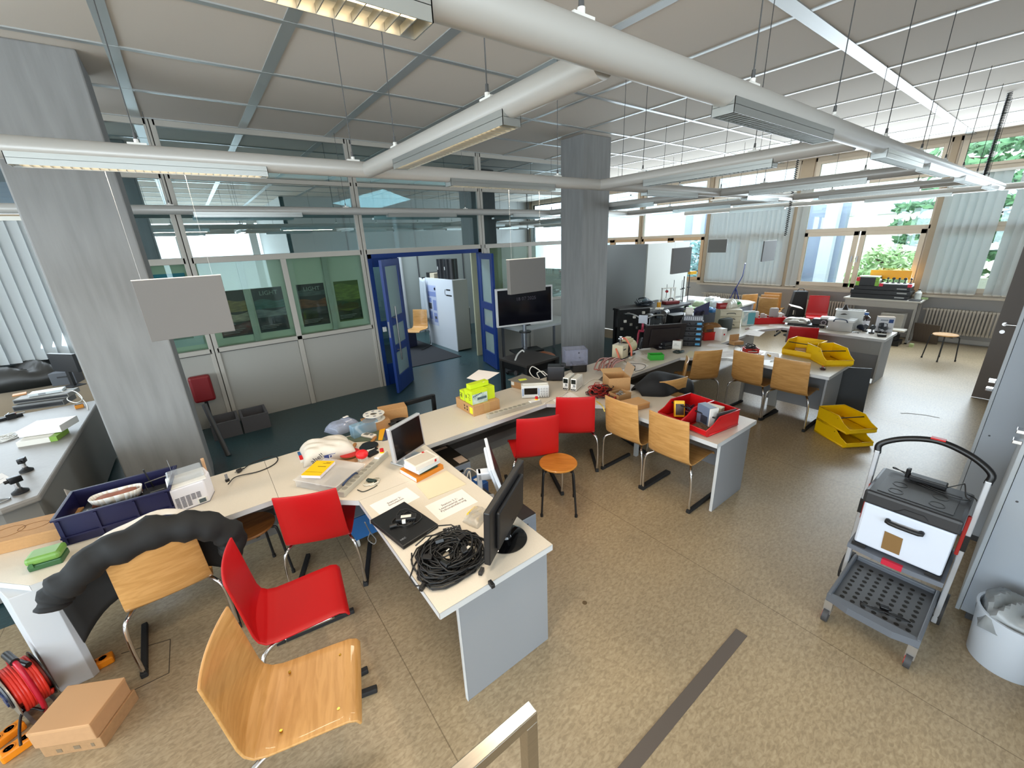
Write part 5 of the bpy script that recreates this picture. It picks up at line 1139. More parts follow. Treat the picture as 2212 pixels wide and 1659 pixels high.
# ------------------------------------------------------------------ bench with the pump
c = P(1312, 797)
r = root('hose_bundle', 'bundle of copper coloured hoses lying behind the open brown carton', 'hoses', (c.x + .02, c.y, TZ), .35)
rnd = random.Random(3); b = MB()
for k in range(11):
    y = rnd.uniform(-.10, .10); z = rnd.uniform(.03, .12); a = rnd.uniform(-.12, .12)
    b.tube(smoothpath([(-.26, y - .03, z * .6), (-.1, y + a * .3, z), (.1, y + a, z), (.25, y + a * .6, z * .6)], 5), .0085, 7)
b.tube(smoothpath([(-.25, .0, .05), (-.3, .04, .07), (-.25, .09, .06), (0, .12, .11), (.24, .06, .07), (.3, .0, .05), (.2, -.08, .06)], 5), .009, 7)
b.ob('hoses', mat('#a9695a', .45), r, smooth=True)
r = root('foil_bag', 'crumpled silver foil lying in front of the copper coloured hoses', 'foil', P(1322, 812) + Vector((.02, 0, 0)), .2); crumple(.5, .14, .05, 55, mat('#8f857c', .3, .6, noise=.5, nscale=30), r, 'foil', 26, 10, .6)
loc, rz, ww = F2((1327, 767), (1341, 772))
r = root('vacuum_pump', 'cream vacuum pump with a box shaped oil case and motor on the bench', 'pump', P(1345, 771), math.radians(10))
CRM = mat('#d2c79c', .45); MB().box(-.17, -.07, 0, .24, .09, .02, bev=.004).ob('base_plate', BLACK, r); MB().box(-.16, -.08, .02, -.0, .08, .20, bev=.006).ob('oil_case', mat('#c9bfa2', .45), r)
MB().cyl((.02, 0, .12), (.25, 0, .12), .085, n=28).cyl((.25, 0, .12), (.275, 0, .12), .07, .05, n=28).ob('motor', CRM, r, smooth='a'); MB().box(.06, -.05, .19, .2, .05, .235, bev=.006).box(.09, -.035, .235, .16, .035, .26, bev=.004).ob('terminal_box', CRM, r); MB().cyl((.02, 0, .12), (.0, 0, .12), .095, n=28).ob('flange', SOOT, r)
MB().cyl((-.08, 0, .2), (-.08, 0, .26), .022, n=16).cyl((-.08, 0, .26), (-.08, 0, .275), .03, n=16).cyl((-.08, 0, .275), (-.08, 0, .30), .018, n=16).ob('inlet_valve', CHROME, r, smooth='a'); MB().cyl((-.13, -.081, .14), (-.13, -.08, .14), .013).box(-.115, -.081, .132, -.07, -.08, .148).ob('maker_mark', SOOT, r)
MB().tube(smoothpath([(-.05, .02, .27), (.0, -.03, .26), (.03, -.10, .14), (.02, -.12, .03)], 5), .013, 10).tube(smoothpath([(-.16, .02, .15), (-.19, -.03, .08), (-.2, -.06, .02)], 5), .012, 10).ob('orange_hose', mat('#e0745a', .4), r, smooth=True)
sag([(1378, 752), (1392, 765), (1402, 772), (1408, 770)], TZ + .005, .005, CABW, 'cream mains cable running from the pump to the green tray')
paper('white sheet half under the green tray', [(1378, 769), (1400, 779), (1424, 772), (1412, 763)], TZ, lines=2)
loc, rz, ww = F2((1404, 779), (1434, 778)); r = crate('storage_tray', 'bright green open plastic tray on the bench', 'tray', loc, rz, ww, .12, .075, mat('#36a838', .4), rim=.003)
paper('white sheet lying under cables between the pump and the desk edge', [(1345, 785), (1372, 803), (1402, 790), (1375, 776)], TZ)
loc = P(1365, 800); r = root('power_adapter', 'black plug adapter with cables on the bench before the jacket', 'adapter', loc, -.3); MB().box(-.03, -.03, 0, .03, .03, .065, bev=.006).ob('body', BLACK, r); MB().box(-.022, -.0305, .01, .022, -.03, .035).ob('face', mat('#2a3a34', .3), r)
sag([(1372, 802), (1388, 798), (1395, 790), (1385, 786), (1360, 785), (1345, 778)], TZ + .004, .0035, mat('#5a5652', .5), 'grey cable curling from the black plug adapter')
sag([(1362, 776), (1378, 782), (1395, 781), (1408, 776)], TZ + .004, .004, CABW, 'pale cable lying before the green tray'); r = root('cable_plug', 'cream plug lying in front of the vacuum pump', 'plug', P(1362, 775), .2); MB().box(-.03, -.018, 0, .03, .018, .03, bev=.008).ob('plug_body', CABW, r)
# black monitor back, trays, white box, coil
monitor('large black monitor turned away standing at the back of the bench', Vector((5.30, 3.38, TZ)), math.radians(150), .62, .36, .02, mat('#1c1517', .45), BLACK, 'foot', tilt=math.radians(-14))
c = P(1430, 750)
for k, (lab, z) in enumerate((('lower black plastic tray on the bench before the black monitor', 0), ('upper black plastic tray heaped with small electronics', .055))):
    loc, rz, ww = F2((1404, 748), (1432, 755)); loc.z = TZ + z; r = root('equipment_tray', lab, 'tray', loc, rz, 'black trays on the bench'); MB().box(-.11, 0, 0, .16, .24, .05).ob('tray', mat('#191b20', .4), r, bevel=.006); MB().box(.05, -.004, .015, .1, 0, .03).ob('latch', GREY, r)
r = root('circuit_module', 'small black electronics with white parts heaped on the black trays', 'module', P(1432, 738, TZ + .108) + Vector((0, .08, 0)), .3)
for k in range(7): a = k * .9; MB().box(.05 * math.cos(a) - .02, .06 * math.sin(a) - .02, 0, .05 * math.cos(a) + .02, .06 * math.sin(a) + .02, .02 + .012 * (k % 4), bev=.003).ob('module_piece', [BLACK, WHITE, SOOT, mat('#4a6a4a', .5)][k % 4], r)
MB().cyl((0, 0, .02), (.01, 0, .085), .03, n=16).ob('lens_barrel', SOOT, r, smooth='a')
loc, rz, ww = F2((1452, 753), (1470, 755)); r = root('carton', 'white cube shaped carton beside the black organiser tower', 'box', loc, rz + .1); MB().box(-.06, 0, 0, .06, .13, .12).ob('body', WHITE, r, bevel=.003); MB().lathe([(0, 0), (.035, 0), (.035, .001), (0, .001)], 20, Matrix.Translation((0, .065, .12)), cap0=False, cap1=False).ob('round_label', mat('#8a3a34', .5), r); MB().box(-.03, -.001, .07, .0, 0, .076).box(-.04, -.001, .05, .03, 0, .054).ob('print_mark', GREY, r)
c = P(1465, 761); r = root('cable_coil', 'dark green cable coil with a connector on the bench before the white cube', 'cable', c, .1); tangle(6, .085, .02, .004, (1, 1.6), 101, .8, .1).ob('cable_loops', mat('#22342f', .5), r, smooth=True); MB().box(-.03, -.07, .004, .04, -.03, .035, bev=.006).ob('connector', mat('#3c4b4e', .45), r)
paper('cream sheet lying on the desk corner beside the cable coil', [(1478, 768), (1490, 774), (1506, 764), (1492, 757)], TZ, CREAM)
# organiser tower
A, B = P(1468, 747), P(1516, 749); d = B - A; rz = math.atan2(d.y, d.x) ; ww = d.xy.length * .93; loc = (A + B) / 2
r0 = root('parts_organiser', 'black sorting case at the bottom of the organiser tower', 'case', loc, rz, 'black sorting cases in a tower'); zz = TZ
for k in range(5):
    if k: 
        r0 = root('parts_organiser', ['', 'black sorting case second from the bottom of the organiser tower', 'black sorting case in the middle of the organiser tower', 'black sorting case second from the top of the organiser tower', 'black sorting case on top of the organiser tower'][k], 'case', (loc.x, loc.y, TZ + k * .076), rz, 'black sorting cases in a tower')
    MB().box(-ww / 2, 0, 0, ww / 2, .30, .072).ob('body', mat('#17181d', .42), r0, bevel=.006)
    MB().box(ww * .2, -.003, .02, ww * .42, 0, .05).ob('blue_label', mat('#4d9ac9', .45), r0)
    MB().tube([(-ww * .16, -.002, .045), (-ww * .13, -.02, .02), (ww * .12, -.02, .02), (ww * .15, -.002, .045)], .006, 6).ob('handle', mat('#2c2d33', .4), r0, smooth=True)
r = root('parts_organiser', 'clear lidded sorting case lying on top of the black organiser tower', 'case', (loc.x, loc.y, TZ + .38), rz); MB().box(-ww * .46, 0, 0, ww * .46, .26, .075).ob('body', mat('#7d8087', .25, alpha=.8), r, bevel=.004); b = MB()
for k in range(9): b.box(-ww * .42 + k * ww * .1, -.002, .012, -ww * .42 + k * ww * .1 + .008, 0, .06)
b.ob('divider_edges', mat('#c4c7cc', .4), r); MB().box(-ww * .5, -.01, 0, -ww * .46, .05, .11).ob('clamp', SOOT, r)
OT = Matrix.Translation((loc.x, loc.y, TZ + .456)) @ Matrix.Rotation(rz, 4, 'Z')
r = root('small_carton', 'small white carton on top of the clear sorting case', 'box', OT @ Vector((-.06, .08, 0)), rz); MB().box(-.05, 0, 0, .05, .08, .10).ob('body', OFFW, r, bevel=.002)
r = root('folder', 'dark blue folder standing up on the clear sorting case', 'folder', OT @ Vector((.10, .10, 0)), rz + .1); b = MB(); a = [b.bm.verts.new(p) for p in ((-.1, 0, 0), (.1, 0, 0), (.1, 0, .19), (-.1, 0, .09))]; b.bm.faces.new(a); b.ob('cover', NAVY, r, solid=.012)
r = root('wire_bundle', 'dark wire bundle lying before the blue folder on the sorting case', 'wires', OT @ Vector((.08, .06, 0)), 0); tangle(10, .06, .06, .004, (.8, 1.6), 111).ob('wires', mat('#1c1524', .5), r, smooth=True)
# ------------------------------------------------------------------ bench towards the windows
c = P(1538, 732)
r = crate('storage_crate', 'red crate with brown paper and dark boxes behind the white carton', 'crate', P(1538, 735), math.radians(-30), .27, .22, .13, mat('#c01c16', .4), rim=.006)
crumple(.3, .2, .16, 19, mat('#8a5e2e', .75), r, 'brown_paper', 18, 14, .6, .4).location = (.02, .12, .10); MB().box(-.09, .03, .01, .06, .09, .17, bev=.003).ob('dark_carton', mat('#4e3a34', .6), r)
c = P(1562, 737)
r = root('carton', 'white upright carton with a dark machine picture beside the red crate', 'box', c + Vector((.01, 0, 0)), math.radians(-12)); MB().box(-.055, 0, 0, .055, .17, .19).ob('body', WHITE, r, bevel=.002); MB().box(.055, .02, .02, .0558, .16, .17).ob('picture_panel', mat('#5a5a58', .4, noise=.7, nscale=22), r); MB().box(-.015, -.001, .09, .015, 0, .115).ob('red_mark', RED, r)
c = P(1592, 716)
r = root('bag', 'dark green padded bag behind the white upright carton', 'bag', (6.98, 3.28, TZ), -.2); MB().box(-.13, -.05, 0, .13, .07, .22, bev=.04).ob('body', mat('#343b36', .7), r, smooth='a')
r = root('drawer_tower', 'cream drawer tower with three dark bow handles on the bench', 'drawer unit', P(1578, 712) + Vector((.12, .08, 0)), math.radians(-52))
dw, dd, dh = .34, .40, .30
MB().box(-dw / 2, .006, 0, dw / 2, dd, dh).ob('body', mat('#d2cab0', .45), r, bevel=.006); MB().box(-dw / 2 - .005, 0, dh, dw / 2 + .005, dd, dh + .012).ob('top_tray', mat('#dcd5c2', .45), r, bevel=.004)
for k in range(3):
    q = MB().box(-dw / 2 + .006, -.008, .01 + k * .097, dw / 2 - .006, .006, .10 + k * .097).ob('drawer', mat('#d8d0b8', .45), r, bevel=.004)
    MB().tube(smoothpath([(-.07, -.008, .05 + k * .097), (-.045, -.03, .065 + k * .097), (.045, -.03, .065 + k * .097), (.07, -.008, .05 + k * .097)], 4), .006, 7).ob('bow_handle', mat('#33383a', .4), q, smooth=True)
DT = Matrix.Translation(r.location) @ Matrix.Rotation(math.radians(-52), 4, 'Z')
r = root('small_carton', 'small dark red box on top of the cream drawer tower', 'box', DT @ Vector((-.12, .16, dh + .013)), -.6); MB().box(-.09, -.04, 0, .09, .04, .10).ob('body', mat('#9a1e22', .45), r, bevel=.003); MB().box(-.06, -.0412, .03, .06, -.04, .07).ob('print_panel', mat('#b9676a', .5), r)
r = root('plastic_bag', 'white plastic bag slumped on top of the cream drawer tower', 'bag', DT @ Vector((.0, .25, dh + .013)), 0); crumple(.28, .2, .15, 81, mat('#d6d2c4', .35), r, 'foil', 18, 14, .4, .5); MB().box(.08, -.09, .02, .11, -.07, .06, bev=.006).ob('blue_cap', mat('#20408a', .4), r)
r = root('plastic_bag', 'green and white bag lying at the right on the cream drawer tower', 'bag', DT @ Vector((.09, .33, dh + .013)), -.4); crumple(.26, .16, .13, 82, mat('#b9c3a8', .5), r, 'bag', 16, 12, .35, .5); MB().box(-.10, -.075, .03, .09, -.07, .09).ob('green_print', mat('#2f9050', .5), r)
r = root('plastic_bag', 'white and teal bag standing between the drawer tower and the red tray', 'bag', P(1617, 706) + Vector((.08, .06, 0)), -.6); MB().box(-.11, -.02, 0, .11, .03, .26, bev=.012).ob('bag', mat('#a6bfc2', .35, noise=.3, nscale=12, h2='#e6e6e2'), r); MB().box(-.02, -.0215, .03, .11, -.02, .23).ob('teal_print', mat('#5fa3ad', .4), r)
A, B = P(1630, 701), P(1696, 699); d = B - A
r = crate('storage_crate', 'long red tray full of small goods at the window end of the bench', 'crate', (A + B) / 2, math.atan2(d.y, d.x), d.xy.length, .22, .115, RED, rim=.008)
for k in range(8): x = -.26 + .075 * k; MB().box(x - .03, .05 + .06 * (k % 2), .01, x + .03, .10 + .06 * (k % 2), .12 + .03 * ((k * 3) % 4), bev=.006).ob('packed_item', [mat('#6a4434', .6), WHITE, mat('#b9a8a2', .5), OFFW, mat('#8a2a24', .5)][k % 5], r)
MB().box(.02, .06, .1, .16, .13, .27, bev=.02).ob('grey_bag', mat('#a8a2a0', .5), r, smooth='a')
for px, lab in (([(1604, 722), (1640, 727), (1653, 717), (1618, 713)], 'white printed sheets lying on the bench before the drawer tower'), ([(1612, 710), (1648, 711), (1658, 706), (1624, 703)], 'white sheet lying before the red tray, left of two'), ([(1660, 704), (1696, 706), (1694, 701), (1662, 700)], 'white sheet lying before the red tray, right of two'), ([(1700, 706), (1730, 707), (1736, 703), (1712, 699)], 'white sheet with a pen on it before the black projector')): paper(lab, px, lines=2)
o = MB().cyl((-.06, 0, .006), (.06, 0, .006), .004, n=8).ob('pen', BLACK, None); o.location = P(1724, 704, TZ + .001); o.rotation_euler = (0, 0, 2.2); tag(o, 'black pen lying on the white sheet near the projector', 'pen')
o = MB().tube(smoothpath([(-.1, 0, .005), (-.05, .03, .006), (0, 0, .006), (-.05, -.03, .006), (-.1, .01, .006), (.12, .04, .006)], 5), .004, 6).ob('scissors', mat('#9a6a60', .4), None); o.location = P(1617, 710); tag(o, 'pinkish scissors lying on the bench edge by the sheets', 'scissors')
# far wing
A, B = P(1697, 703), P(1778, 711); d = B - A; rz = math.atan2(d.y, d.x)
r = root('laptop', 'closed black laptop lying under the projector on the far wing', 'laptop', (A + B) / 2 + Vector((.06, 0, 0)), rz); MB().box(-d.xy.length * .5, 0, 0, d.xy.length * .48, .22, .035).ob('housing', BLACK, r, bevel=.006)
LT = Matrix.Translation(r.location) @ Matrix.Rotation(rz, 4, 'Z')
r = root('parcel', 'silver padded parcel lying on the black laptop', 'parcel', LT @ Vector((-.16, .11, .036)), rz); crumple(.36, .2, .09, 83, mat('#b5b4ac', .28, .35), r, 'foil', 16, 12, .25, .4)
r = root('projector', 'black projector with round lens on the far wing', 'projector', LT @ Vector((.20, .07, .036)), rz); MB().box(-.13, 0, 0, .12, .16, .10, bev=.008).ob('housing', BLACK, r); MB().cyl((.03, -.012, .05), (.03, 0, .05), .038, n=24).ob('lens_ring', mat('#8c9094', .3, .7), r, smooth='a'); MB().cyl((.03, -.014, .05), (.03, -.012, .05), .026, n=24).ob('lens', SOOT, r); MB().box(-.03, .02, .10, .12, .14, .14, bev=.006).ob('white_top', WHITE, r)
r = root('white_adapter', 'small white adapter beside the black laptop', 'adapter', P(1776, 708), rz); MB().box(-.05, 0, 0, .05, .06, .05, bev=.008).ob('body', OFFW, r)
def tub(label, loc, rz, w, d, h, lid=True, handle=True, fill=4):
    r = root('storage_box', label, 'box', loc, rz)
    crate_b = MB(); t = .004; crate_b.box(-w / 2, 0, 0, w / 2, d, t).box(-w / 2, 0, t, w / 2, t, h).box(-w / 2, d - t, t, w / 2, d, h).box(-w / 2, t, t, -w / 2 + t, d - t, h).box(w / 2 - t, t, t, w / 2, d - t, h)
    crate_b.ob('tub', mat('#e4e4e0', .2, alpha=.42), r, bevel=.002); MB().box(-w / 2 - .012, -.012, h - .012, w / 2 + .012, .002, h).box(-w / 2 - .012, d - .002, h - .012, w / 2 + .012, d + .012, h).box(-w / 2 - .012, 0, h - .012, -w / 2 + .002, d, h).box(w / 2 - .002, 0, h - .012, w / 2 + .012, d, h).ob('rim', mat('#eeeeea', .25, alpha=.75), r)
    if lid: MB().box(-w / 2 - .012, -.012, h, w / 2 + .012, d + .012, h + .014).ob('clear_lid', mat('#f0f0ee', .2, alpha=.6), r, bevel=.004)
    if handle: MB().tube(smoothpath([(-.09, -.012, h - .02), (-.07, -.03, h + .02), (0, -.035, h + .03), (.07, -.03, h + .02), (.09, -.012, h - .02)], 5), .008, 8).ob('handle', mat('#24344e', .4), r, smooth=True)
    for k in range(fill): x = -w * .35 + k * w * .7 / max(1, fill - 1); MB().box(x - .04, .03, .006, x + .04, d - .05, h * .45 + .03 * (k % 3), bev=.003).ob('packed_item', [mat('#b9b2a8', .6), WHITE, mat('#8f938f', .6)][k % 3], r)
    return r
A, B = P(1782, 713), P(1840, 719); d = B - A; rz = math.atan2(d.y, d.x)
tub('clear lidded plastic box with a dark handle on the far wing', (A + B) / 2 + Vector((.02, 0, 0)), rz, d.xy.length * .92, .26, .17)
tub('open white plastic box with a black cone in it behind the clear box', Vector((8.38, 1.98, TZ)), math.radians(-80), .36, .14, .30, False, False, 2)
o = MB().cyl((0, 0, 0), (.05, .02, .17), .09, .012, n=20).ob('black_cone', mat('#2a2220', .5), None, smooth='a'); o.location = (8.44, 2.06, TZ + .20); tag(o, 'black cone leaning in the open white plastic box', 'cone')
r = root('reagent_bottle', 'amber glass bottle with blue cap and white label on the far wing', 'bottle', P(1864, 708) + Vector((.03, 0, 0)), 0)
MB().lathe([(0, 0), (.062, 0), (.066, .01), (.066, .15), (.05, .185), (.024, .20), (.022, .215), (0, .215)], 28, cap0=False, cap1=False).ob('glass_body', mat('#2a120a', .12, coat=.4), r, smooth='a'); MB().cyl((0, 0, .212), (0, 0, .245), .027, n=22).ob('blue_cap', mat('#23508f', .4), r, smooth='a')
b = MB(); n_ = 12
for i in range(n_): a0 = math.radians(150 + 110 * i / n_); a1 = math.radians(150 + 110 * (i + 1) / n_); b.quad((.067 * math.cos(a0), .067 * math.sin(a0), .03), (.067 * math.cos(a1), .067 * math.sin(a1), .03), (.067 * math.cos(a1), .067 * math.sin(a1), .12), (.067 * math.cos(a0), .067 * math.sin(a0), .12))
b.ob('label_sheet', mat('#cfccd0', .6), r, smooth=True)
r = root('squeeze_bottle', 'dark blue bottle lying behind the amber bottle', 'bottle', (8.42, 1.80, TZ), 1.0); MB().cyl((-.07, 0, .045), (.05, 0, .045), .045, n=20).cyl((.05, 0, .045), (.09, 0, .045), .02, n=16).ob('body', mat('#1b2233', .35), r, smooth='a')
A, B = P(1893, 716), P(1926, 717); d = B - A; rz = math.atan2(d.y, d.x)
r = root('carton', 'white kettle carton with a kettle picture at the end of the far wing', 'box', Vector((8.40, 1.51, TZ)), math.radians(-68)); MB().box(-.10, 0, 0, .10, .11, .235).ob('body', mat('#d9dade', .45), r, bevel=.002)
MB().prism([(-.07, .05), (-.01, .05), (-.018, .15), (-.062, .15)], 0, .0012, Matrix.Rotation(PI / 2, 4, 'X')).ob('kettle_print', mat('#55585e', .3, .4), r); MB().tube([(-.012, -.001, .14), (.02, -.001, .135), (.024, -.001, .09), (-.006, -.001, .07)], .005, 6).ob('kettle_handle_print', BLACK, r)
MB().box(.03, -.001, .15, .085, 0, .205).ob('blue_print', mat('#2f4f86', .5), r); MB().box(-.07, -.001, .18, .02, 0, .20).box(.03, -.001, .06, .08, 0, .065).box(.03, -.001, .05, .07, 0, .054).ob('print_mark', mat('#8d929a', .5), r); MB().box(-.102, -.002, .235, .102, .112, .238).ob('open_flap', mat('#a98f6c', .7), r)
for k, (px, py, s) in enumerate(((1868, 716, 1), (1882, 720, 1.1), (1897, 718, 1.25), (1910, 720, .9))):
    r = root('optical_mount', ['dark optical mount before the amber bottle on the far wing', 'second dark optical mount from the amber bottle on the far wing', 'tallest dark optical mount before the kettle carton', 'dark optical mount nearest the end of the far wing'][k], 'optical mount', P(px, py), k * .9, 'optical mounts on the far wing'); MB().cyl((0, 0, 0), (0, 0, .02), .032 * s, n=16).ob('foot', BLACK, r); MB().cyl((0, 0, .02), (0, 0, .07 * s), .012 * s).ob('post', GREY, r); MB().cyl((-.014, 0, .085 * s), (.014, 0, .085 * s), .032 * s, n=20).ob('lens_holder', mat('#3d4145', .4), r, smooth='a')
r = root('black_case', 'small black case with a white lid at the corner of the far wing', 'case', P(1905, 728), math.radians(-70)); MB().box(-.05, 0, 0, .05, .08, .035, bev=.006).ob('case', BLACK, r); MB().box(-.04, .01, .035, .04, .07, .037).ob('white_lid', OFFW, r)
paper('white sheet lying at the edge of the far wing before the mounts', [(1825, 723), (1870, 730), (1888, 724), (1850, 717)]); o = MB()
for k in range(7): a = k * .6; o.cyl((.05 * math.cos(a), .04 * math.sin(a), .004), (-.08 * math.sin(a * 2), .05 * math.cos(a), .006), .004, n=6)
o = o.ob('metal_rods', STEEL, None); o.location = P(1850, 718); tag(o, 'loose metal rods scattered by the clear plastic box', 'rods', kind='stuff')
# small things on the yellow bin desk
for px, lab in (([(1560, 772), (1600, 768), (1585, 757), (1548, 760)], 'white sheets lying behind the square backed beech chair'), ([(1598, 775), (1632, 770), (1650, 762), (1612, 762)], 'white sheet lying in front of the red cable box'), ([(1526, 747), (1566, 752), (1575, 747), (1532, 742)], 'white sheet lying before the red crate'), ([(1645, 777), (1684, 777), (1682, 764), (1655, 760)], 'white sheet lying left of the yellow bins')): paper(lab, px, lines=2)
A, B = P(1607, 763), P(1643, 763); d = B - A
r = crate('storage_tray', 'red open box filled with black cables on the yellow bin desk', 'box', (A + B) / 2, math.atan2(d.y, d.x), .17, .13, .06, mat('#c02a22', .4), rim=.004); tangle(10, .065, .09, .006, (.8, 1.4), 121).ob('black_cables', CABK, r, smooth=True).location = (0, .065, .02); MB().box(-.06, -.005, .02, .06, -.004, .03).ob('white_label', WHITE, r)
r = root('cardboard_flap', 'open brown carton standing behind the red cable box', 'box', P(1600, 748) + Vector((.05, .05, 0)), math.radians(-25)); MB().box(-.08, 0, 0, .08, .11, .05).ob('body', KRAFT, r, bevel=.002); MB().box(-.08, .11, .05, .08, .113, .14, Matrix.Rotation(-.0, 4, 'X')).ob('flap', KRAFT, r)
sag([(1586, 757), (1587, 750), (1596, 746), (1602, 752), (1596, 760), (1588, 758)], TZ + .005, .003, mat('#5a5a54', .5), 'thin dark cable loop beside the red cable box')
r = root('tape_roll', 'roll of clear tape lying left of the yellow bins', 'tape', P(1641, 769), 0); MB().lathe([(.022, 0), (.038, 0), (.038, .022), (.022, .022), (.022, 0)], 24, cap0=False, cap1=False).ob('roll', mat('#c9c6bc', .25), r, smooth='a')
r = root('glue_stick', 'yellow glue stick lying beside the tape roll', 'glue', P(1661, 769), .7); MB().cyl((-.04, 0, .012), (.03, 0, .012), .012, n=14).ob('tube', mat('#d6a52a', .45), r, smooth='a'); MB().cyl((.03, 0, .012), (.05, 0, .012), .0125, n=14).ob('cap', WHITE, r)
r = root('computer_mouse', 'dark red and black mouse on the desk end below the yellow bins', 'mouse', P(1777, 798), .4); MB().ball((0, 0, .014), .035, 1.5, .9, .5).ob('body', mat('#3a1614', .3), r, smooth=True); MB().box(-.01, -.008, .03, .05, .008, .0325).ob('red_stripe', RED, r)
o = MB().cyl((-.05, 0, .005), (.05, 0, .005), .004, n=8).ob('marker_pen', DGREY, None); o.location = P(1672, 780, TZ + .001); o.rotation_euler = (0, 0, -.5); tag(o, 'dark pen lying between the two front chairs on the yellow bin desk', 'pen')
r = root('leaning_board', 'dark grey board leaning against the end of the yellow bin desk', 'board', (6.25, 1.33, 0), math.radians(-60)); MB().box(-.22, -.012, 0, .22, .012, .64, Matrix.Rotation(-.1, 4, 'X')).ob('board', mat('#3d4044', .5), r, bevel=.002); MB().box(-.225, -.016, 0, -.215, .016, .645, Matrix.Rotation(-.1, 4, 'X')).ob('edge_strip', LGREY, r)
# ------------------------------------------------------------------ table before the windows
r = root('side_table', 'pale table with slanting legs before the window right of the radiator', 'table', (11.45, 2.2, 0), 0); TW = .86
MB().box(-.25, -.62, TW - .03, .25, .62, TW).ob('tabletop', mat('#b9b4aa', .5), r, bevel=.003); MB().box(-.235, -.58, TW - .16, -.215, .58, TW - .03).ob('apron', mat('#a29e97', .5), r)
for s in (-1, 1): MB().box(-.23, s * .56 - .02, 0, -.19, s * .56 + .02, TW - .03).box(.18, s * .56 - .02, 0, .22, s * .56 + .02, TW - .03).box(-.23, s * .56 - .02, .0, .22, s * .56 + .02, .03).ob('leg_frame', mat('#9a9791', .45), r, bevel=.004)
def flat(label, x0, y0, x1, y1, z, h, m): 
    r = root('instrument_case', label, 'case', ((x0 + x1) / 2, (y0 + y1) / 2, z), 0, 'black cases stacked on the window table'); X = (x1 - x0) / 2; Y = (y1 - y0) / 2; MB().box(-X, -Y, 0, X, Y, h).ob('body', m, r, bevel=.005); MB().box(-X - .001, -Y + .05, h * .4, -X, -Y + .2, h * .65).ob('maker_mark', LGREY, r); return r
flat('black flat case at the bottom of the pile on the window table', 11.26, 1.80, 11.66, 2.72, TW, .085, BLACK); flat('black flat case second in the pile on the window table', 11.27, 1.78, 11.66, 2.74, TW + .087, .085, SOOT); flat('black flat case third in the pile on the window table', 11.29, 1.80, 11.64, 2.70, TW + .174, .075, BLACK)
zt = TW + .25
r = root('instrument_case', 'black box with red and green corners at the left of the case pile', 'case', (11.46, 2.50, zt), 0); MB().box(-.14, -.17, 0, .14, .17, .17).ob('body', SOOT, r, bevel=.004); 
for s in (-1, 1): MB().box(-.146, s * .16 - .03, .0, -.1, s * .16 + .03, .085).ob('green_corner', mat('#7fae3a', .45), r); MB().box(-.147, s * .16 - .03, .09, -.1, s * .16 + .03, .17).ob('red_corner', mat('#c8262e', .45) if s > 0 else mat('#7fae3a', .45), r)
MB().box(-.12, -.16, .17, .12, .16, .19).ob('white_lid', mat('#c3d2ba', .5), r)
r = root('optics_rail', 'black rail with red end blocks and mounted optics on the case pile', 'optics', (11.44, 2.04, zt), 0); MB().box(-.13, -.24, 0, .13, .24, .06).ob('base_board', mat('#d0d2d2', .4), r, bevel=.003); MB().box(-.135, -.24, 0, -.13, .24, .045).ob('front_strip', SOOT, r)
for s in (-1, 1): MB().box(-.15, s * .22 - .03, -.0, -.11, s * .22 + .03, .06).ob('red_block', mat('#d2203c', .45), r)
for k in range(5): y = -.2 + k * .09; MB().cyl((0, y, .06), (0, y, .13 + .02 * (k % 2)), .009).cyl((0, y, .06), (0, y, .075), .028, n=14).cyl((-.012, y, .15), (.012, y, .15), .026 if k % 2 else .018, n=14).box(-.04, y - .008, .16, .03, y + .008, .172).ob('optic_post', BLACK, r)
r = root('acrylic_shield', 'bright orange acrylic shield standing at the back of the case pile', 'shield', (11.63, 2.25, zt), 0); MB().box(-.004, -.36, .12, .004, .30, .30).ob('shield', mat('#f0a80c', .3, alpha=.92), r); MB().box(-.006, -.30, 0, .006, -.28, .13).box(-.006, .24, 0, .006, .26, .13).ob('posts', BLACK, r)
r = root('wash_bottle', 'white plastic bottle with black cap at the end of the window table', 'bottle', (11.55, 1.70, TW), 0); MB().lathe([(0, 0), (.05, 0), (.052, .01), (.052, .13), (.022, .165), (.02, .18), (0, .18)], 22, cap0=False, cap1=False).ob('body', mat('#d8dcd6', .3), r, smooth='a'); MB().cyl((0, 0, .18), (0, 0, .20), .02).ob('cap', BLACK, r)
r = root('keyboard', 'black board lying at the front corner of the window table', 'board', (11.33, 1.69, TW), 0); MB().box(-.1, -.09, 0, .1, .08, .02).ob('body', SOOT, r, bevel=.003); r = root('glass_dish', 'green tinted dish beside the white bottle', 'dish', (11.62, 1.6, TW), 0); MB().lathe([(0, 0), (.05, 0), (.055, .035), (.05, .035), (.045, .006), (0, .006)], 20, cap0=False, cap1=False).ob('dish', mat('#b9cf9a', .2, alpha=.6), r, smooth='a')
r = root('waste_carton', 'pale carton and dark boxes piled under the window table', 'boxes', (11.2, 1.95, 0), 0); MB().box(-.1, -.2, .27, .18, .16, .60, bev=.003).ob('pale_carton', mat('#a5a097', .6), r); MB().box(-.3, -.26, 0, .0, .10, .10, bev=.004).box(-.26, -.2, .10, .02, .08, .19, bev=.004).box(-.22, -.16, .19, .1, .1, .27, bev=.004).ob('dark_case', SOOT, r); MB().box(-.35, -.3, .19, -.1, -.05, .22, Matrix.Translation((0, 0, .11))).ob('flat_sheet', OFFW, r)
r = root('leaning_board', 'brown ribbed board leaning on the wall beside the window table', 'board', (11.62, 1.42, 0), math.radians(75)); MB().box(-.2, -.008, 0, .2, .008, .40, Matrix.Rotation(-.22, 4, 'X')).ob('board', mat('#6a5d52', .6, noise=.2, nscale=4, stretch=(40, 1, 1)), r)
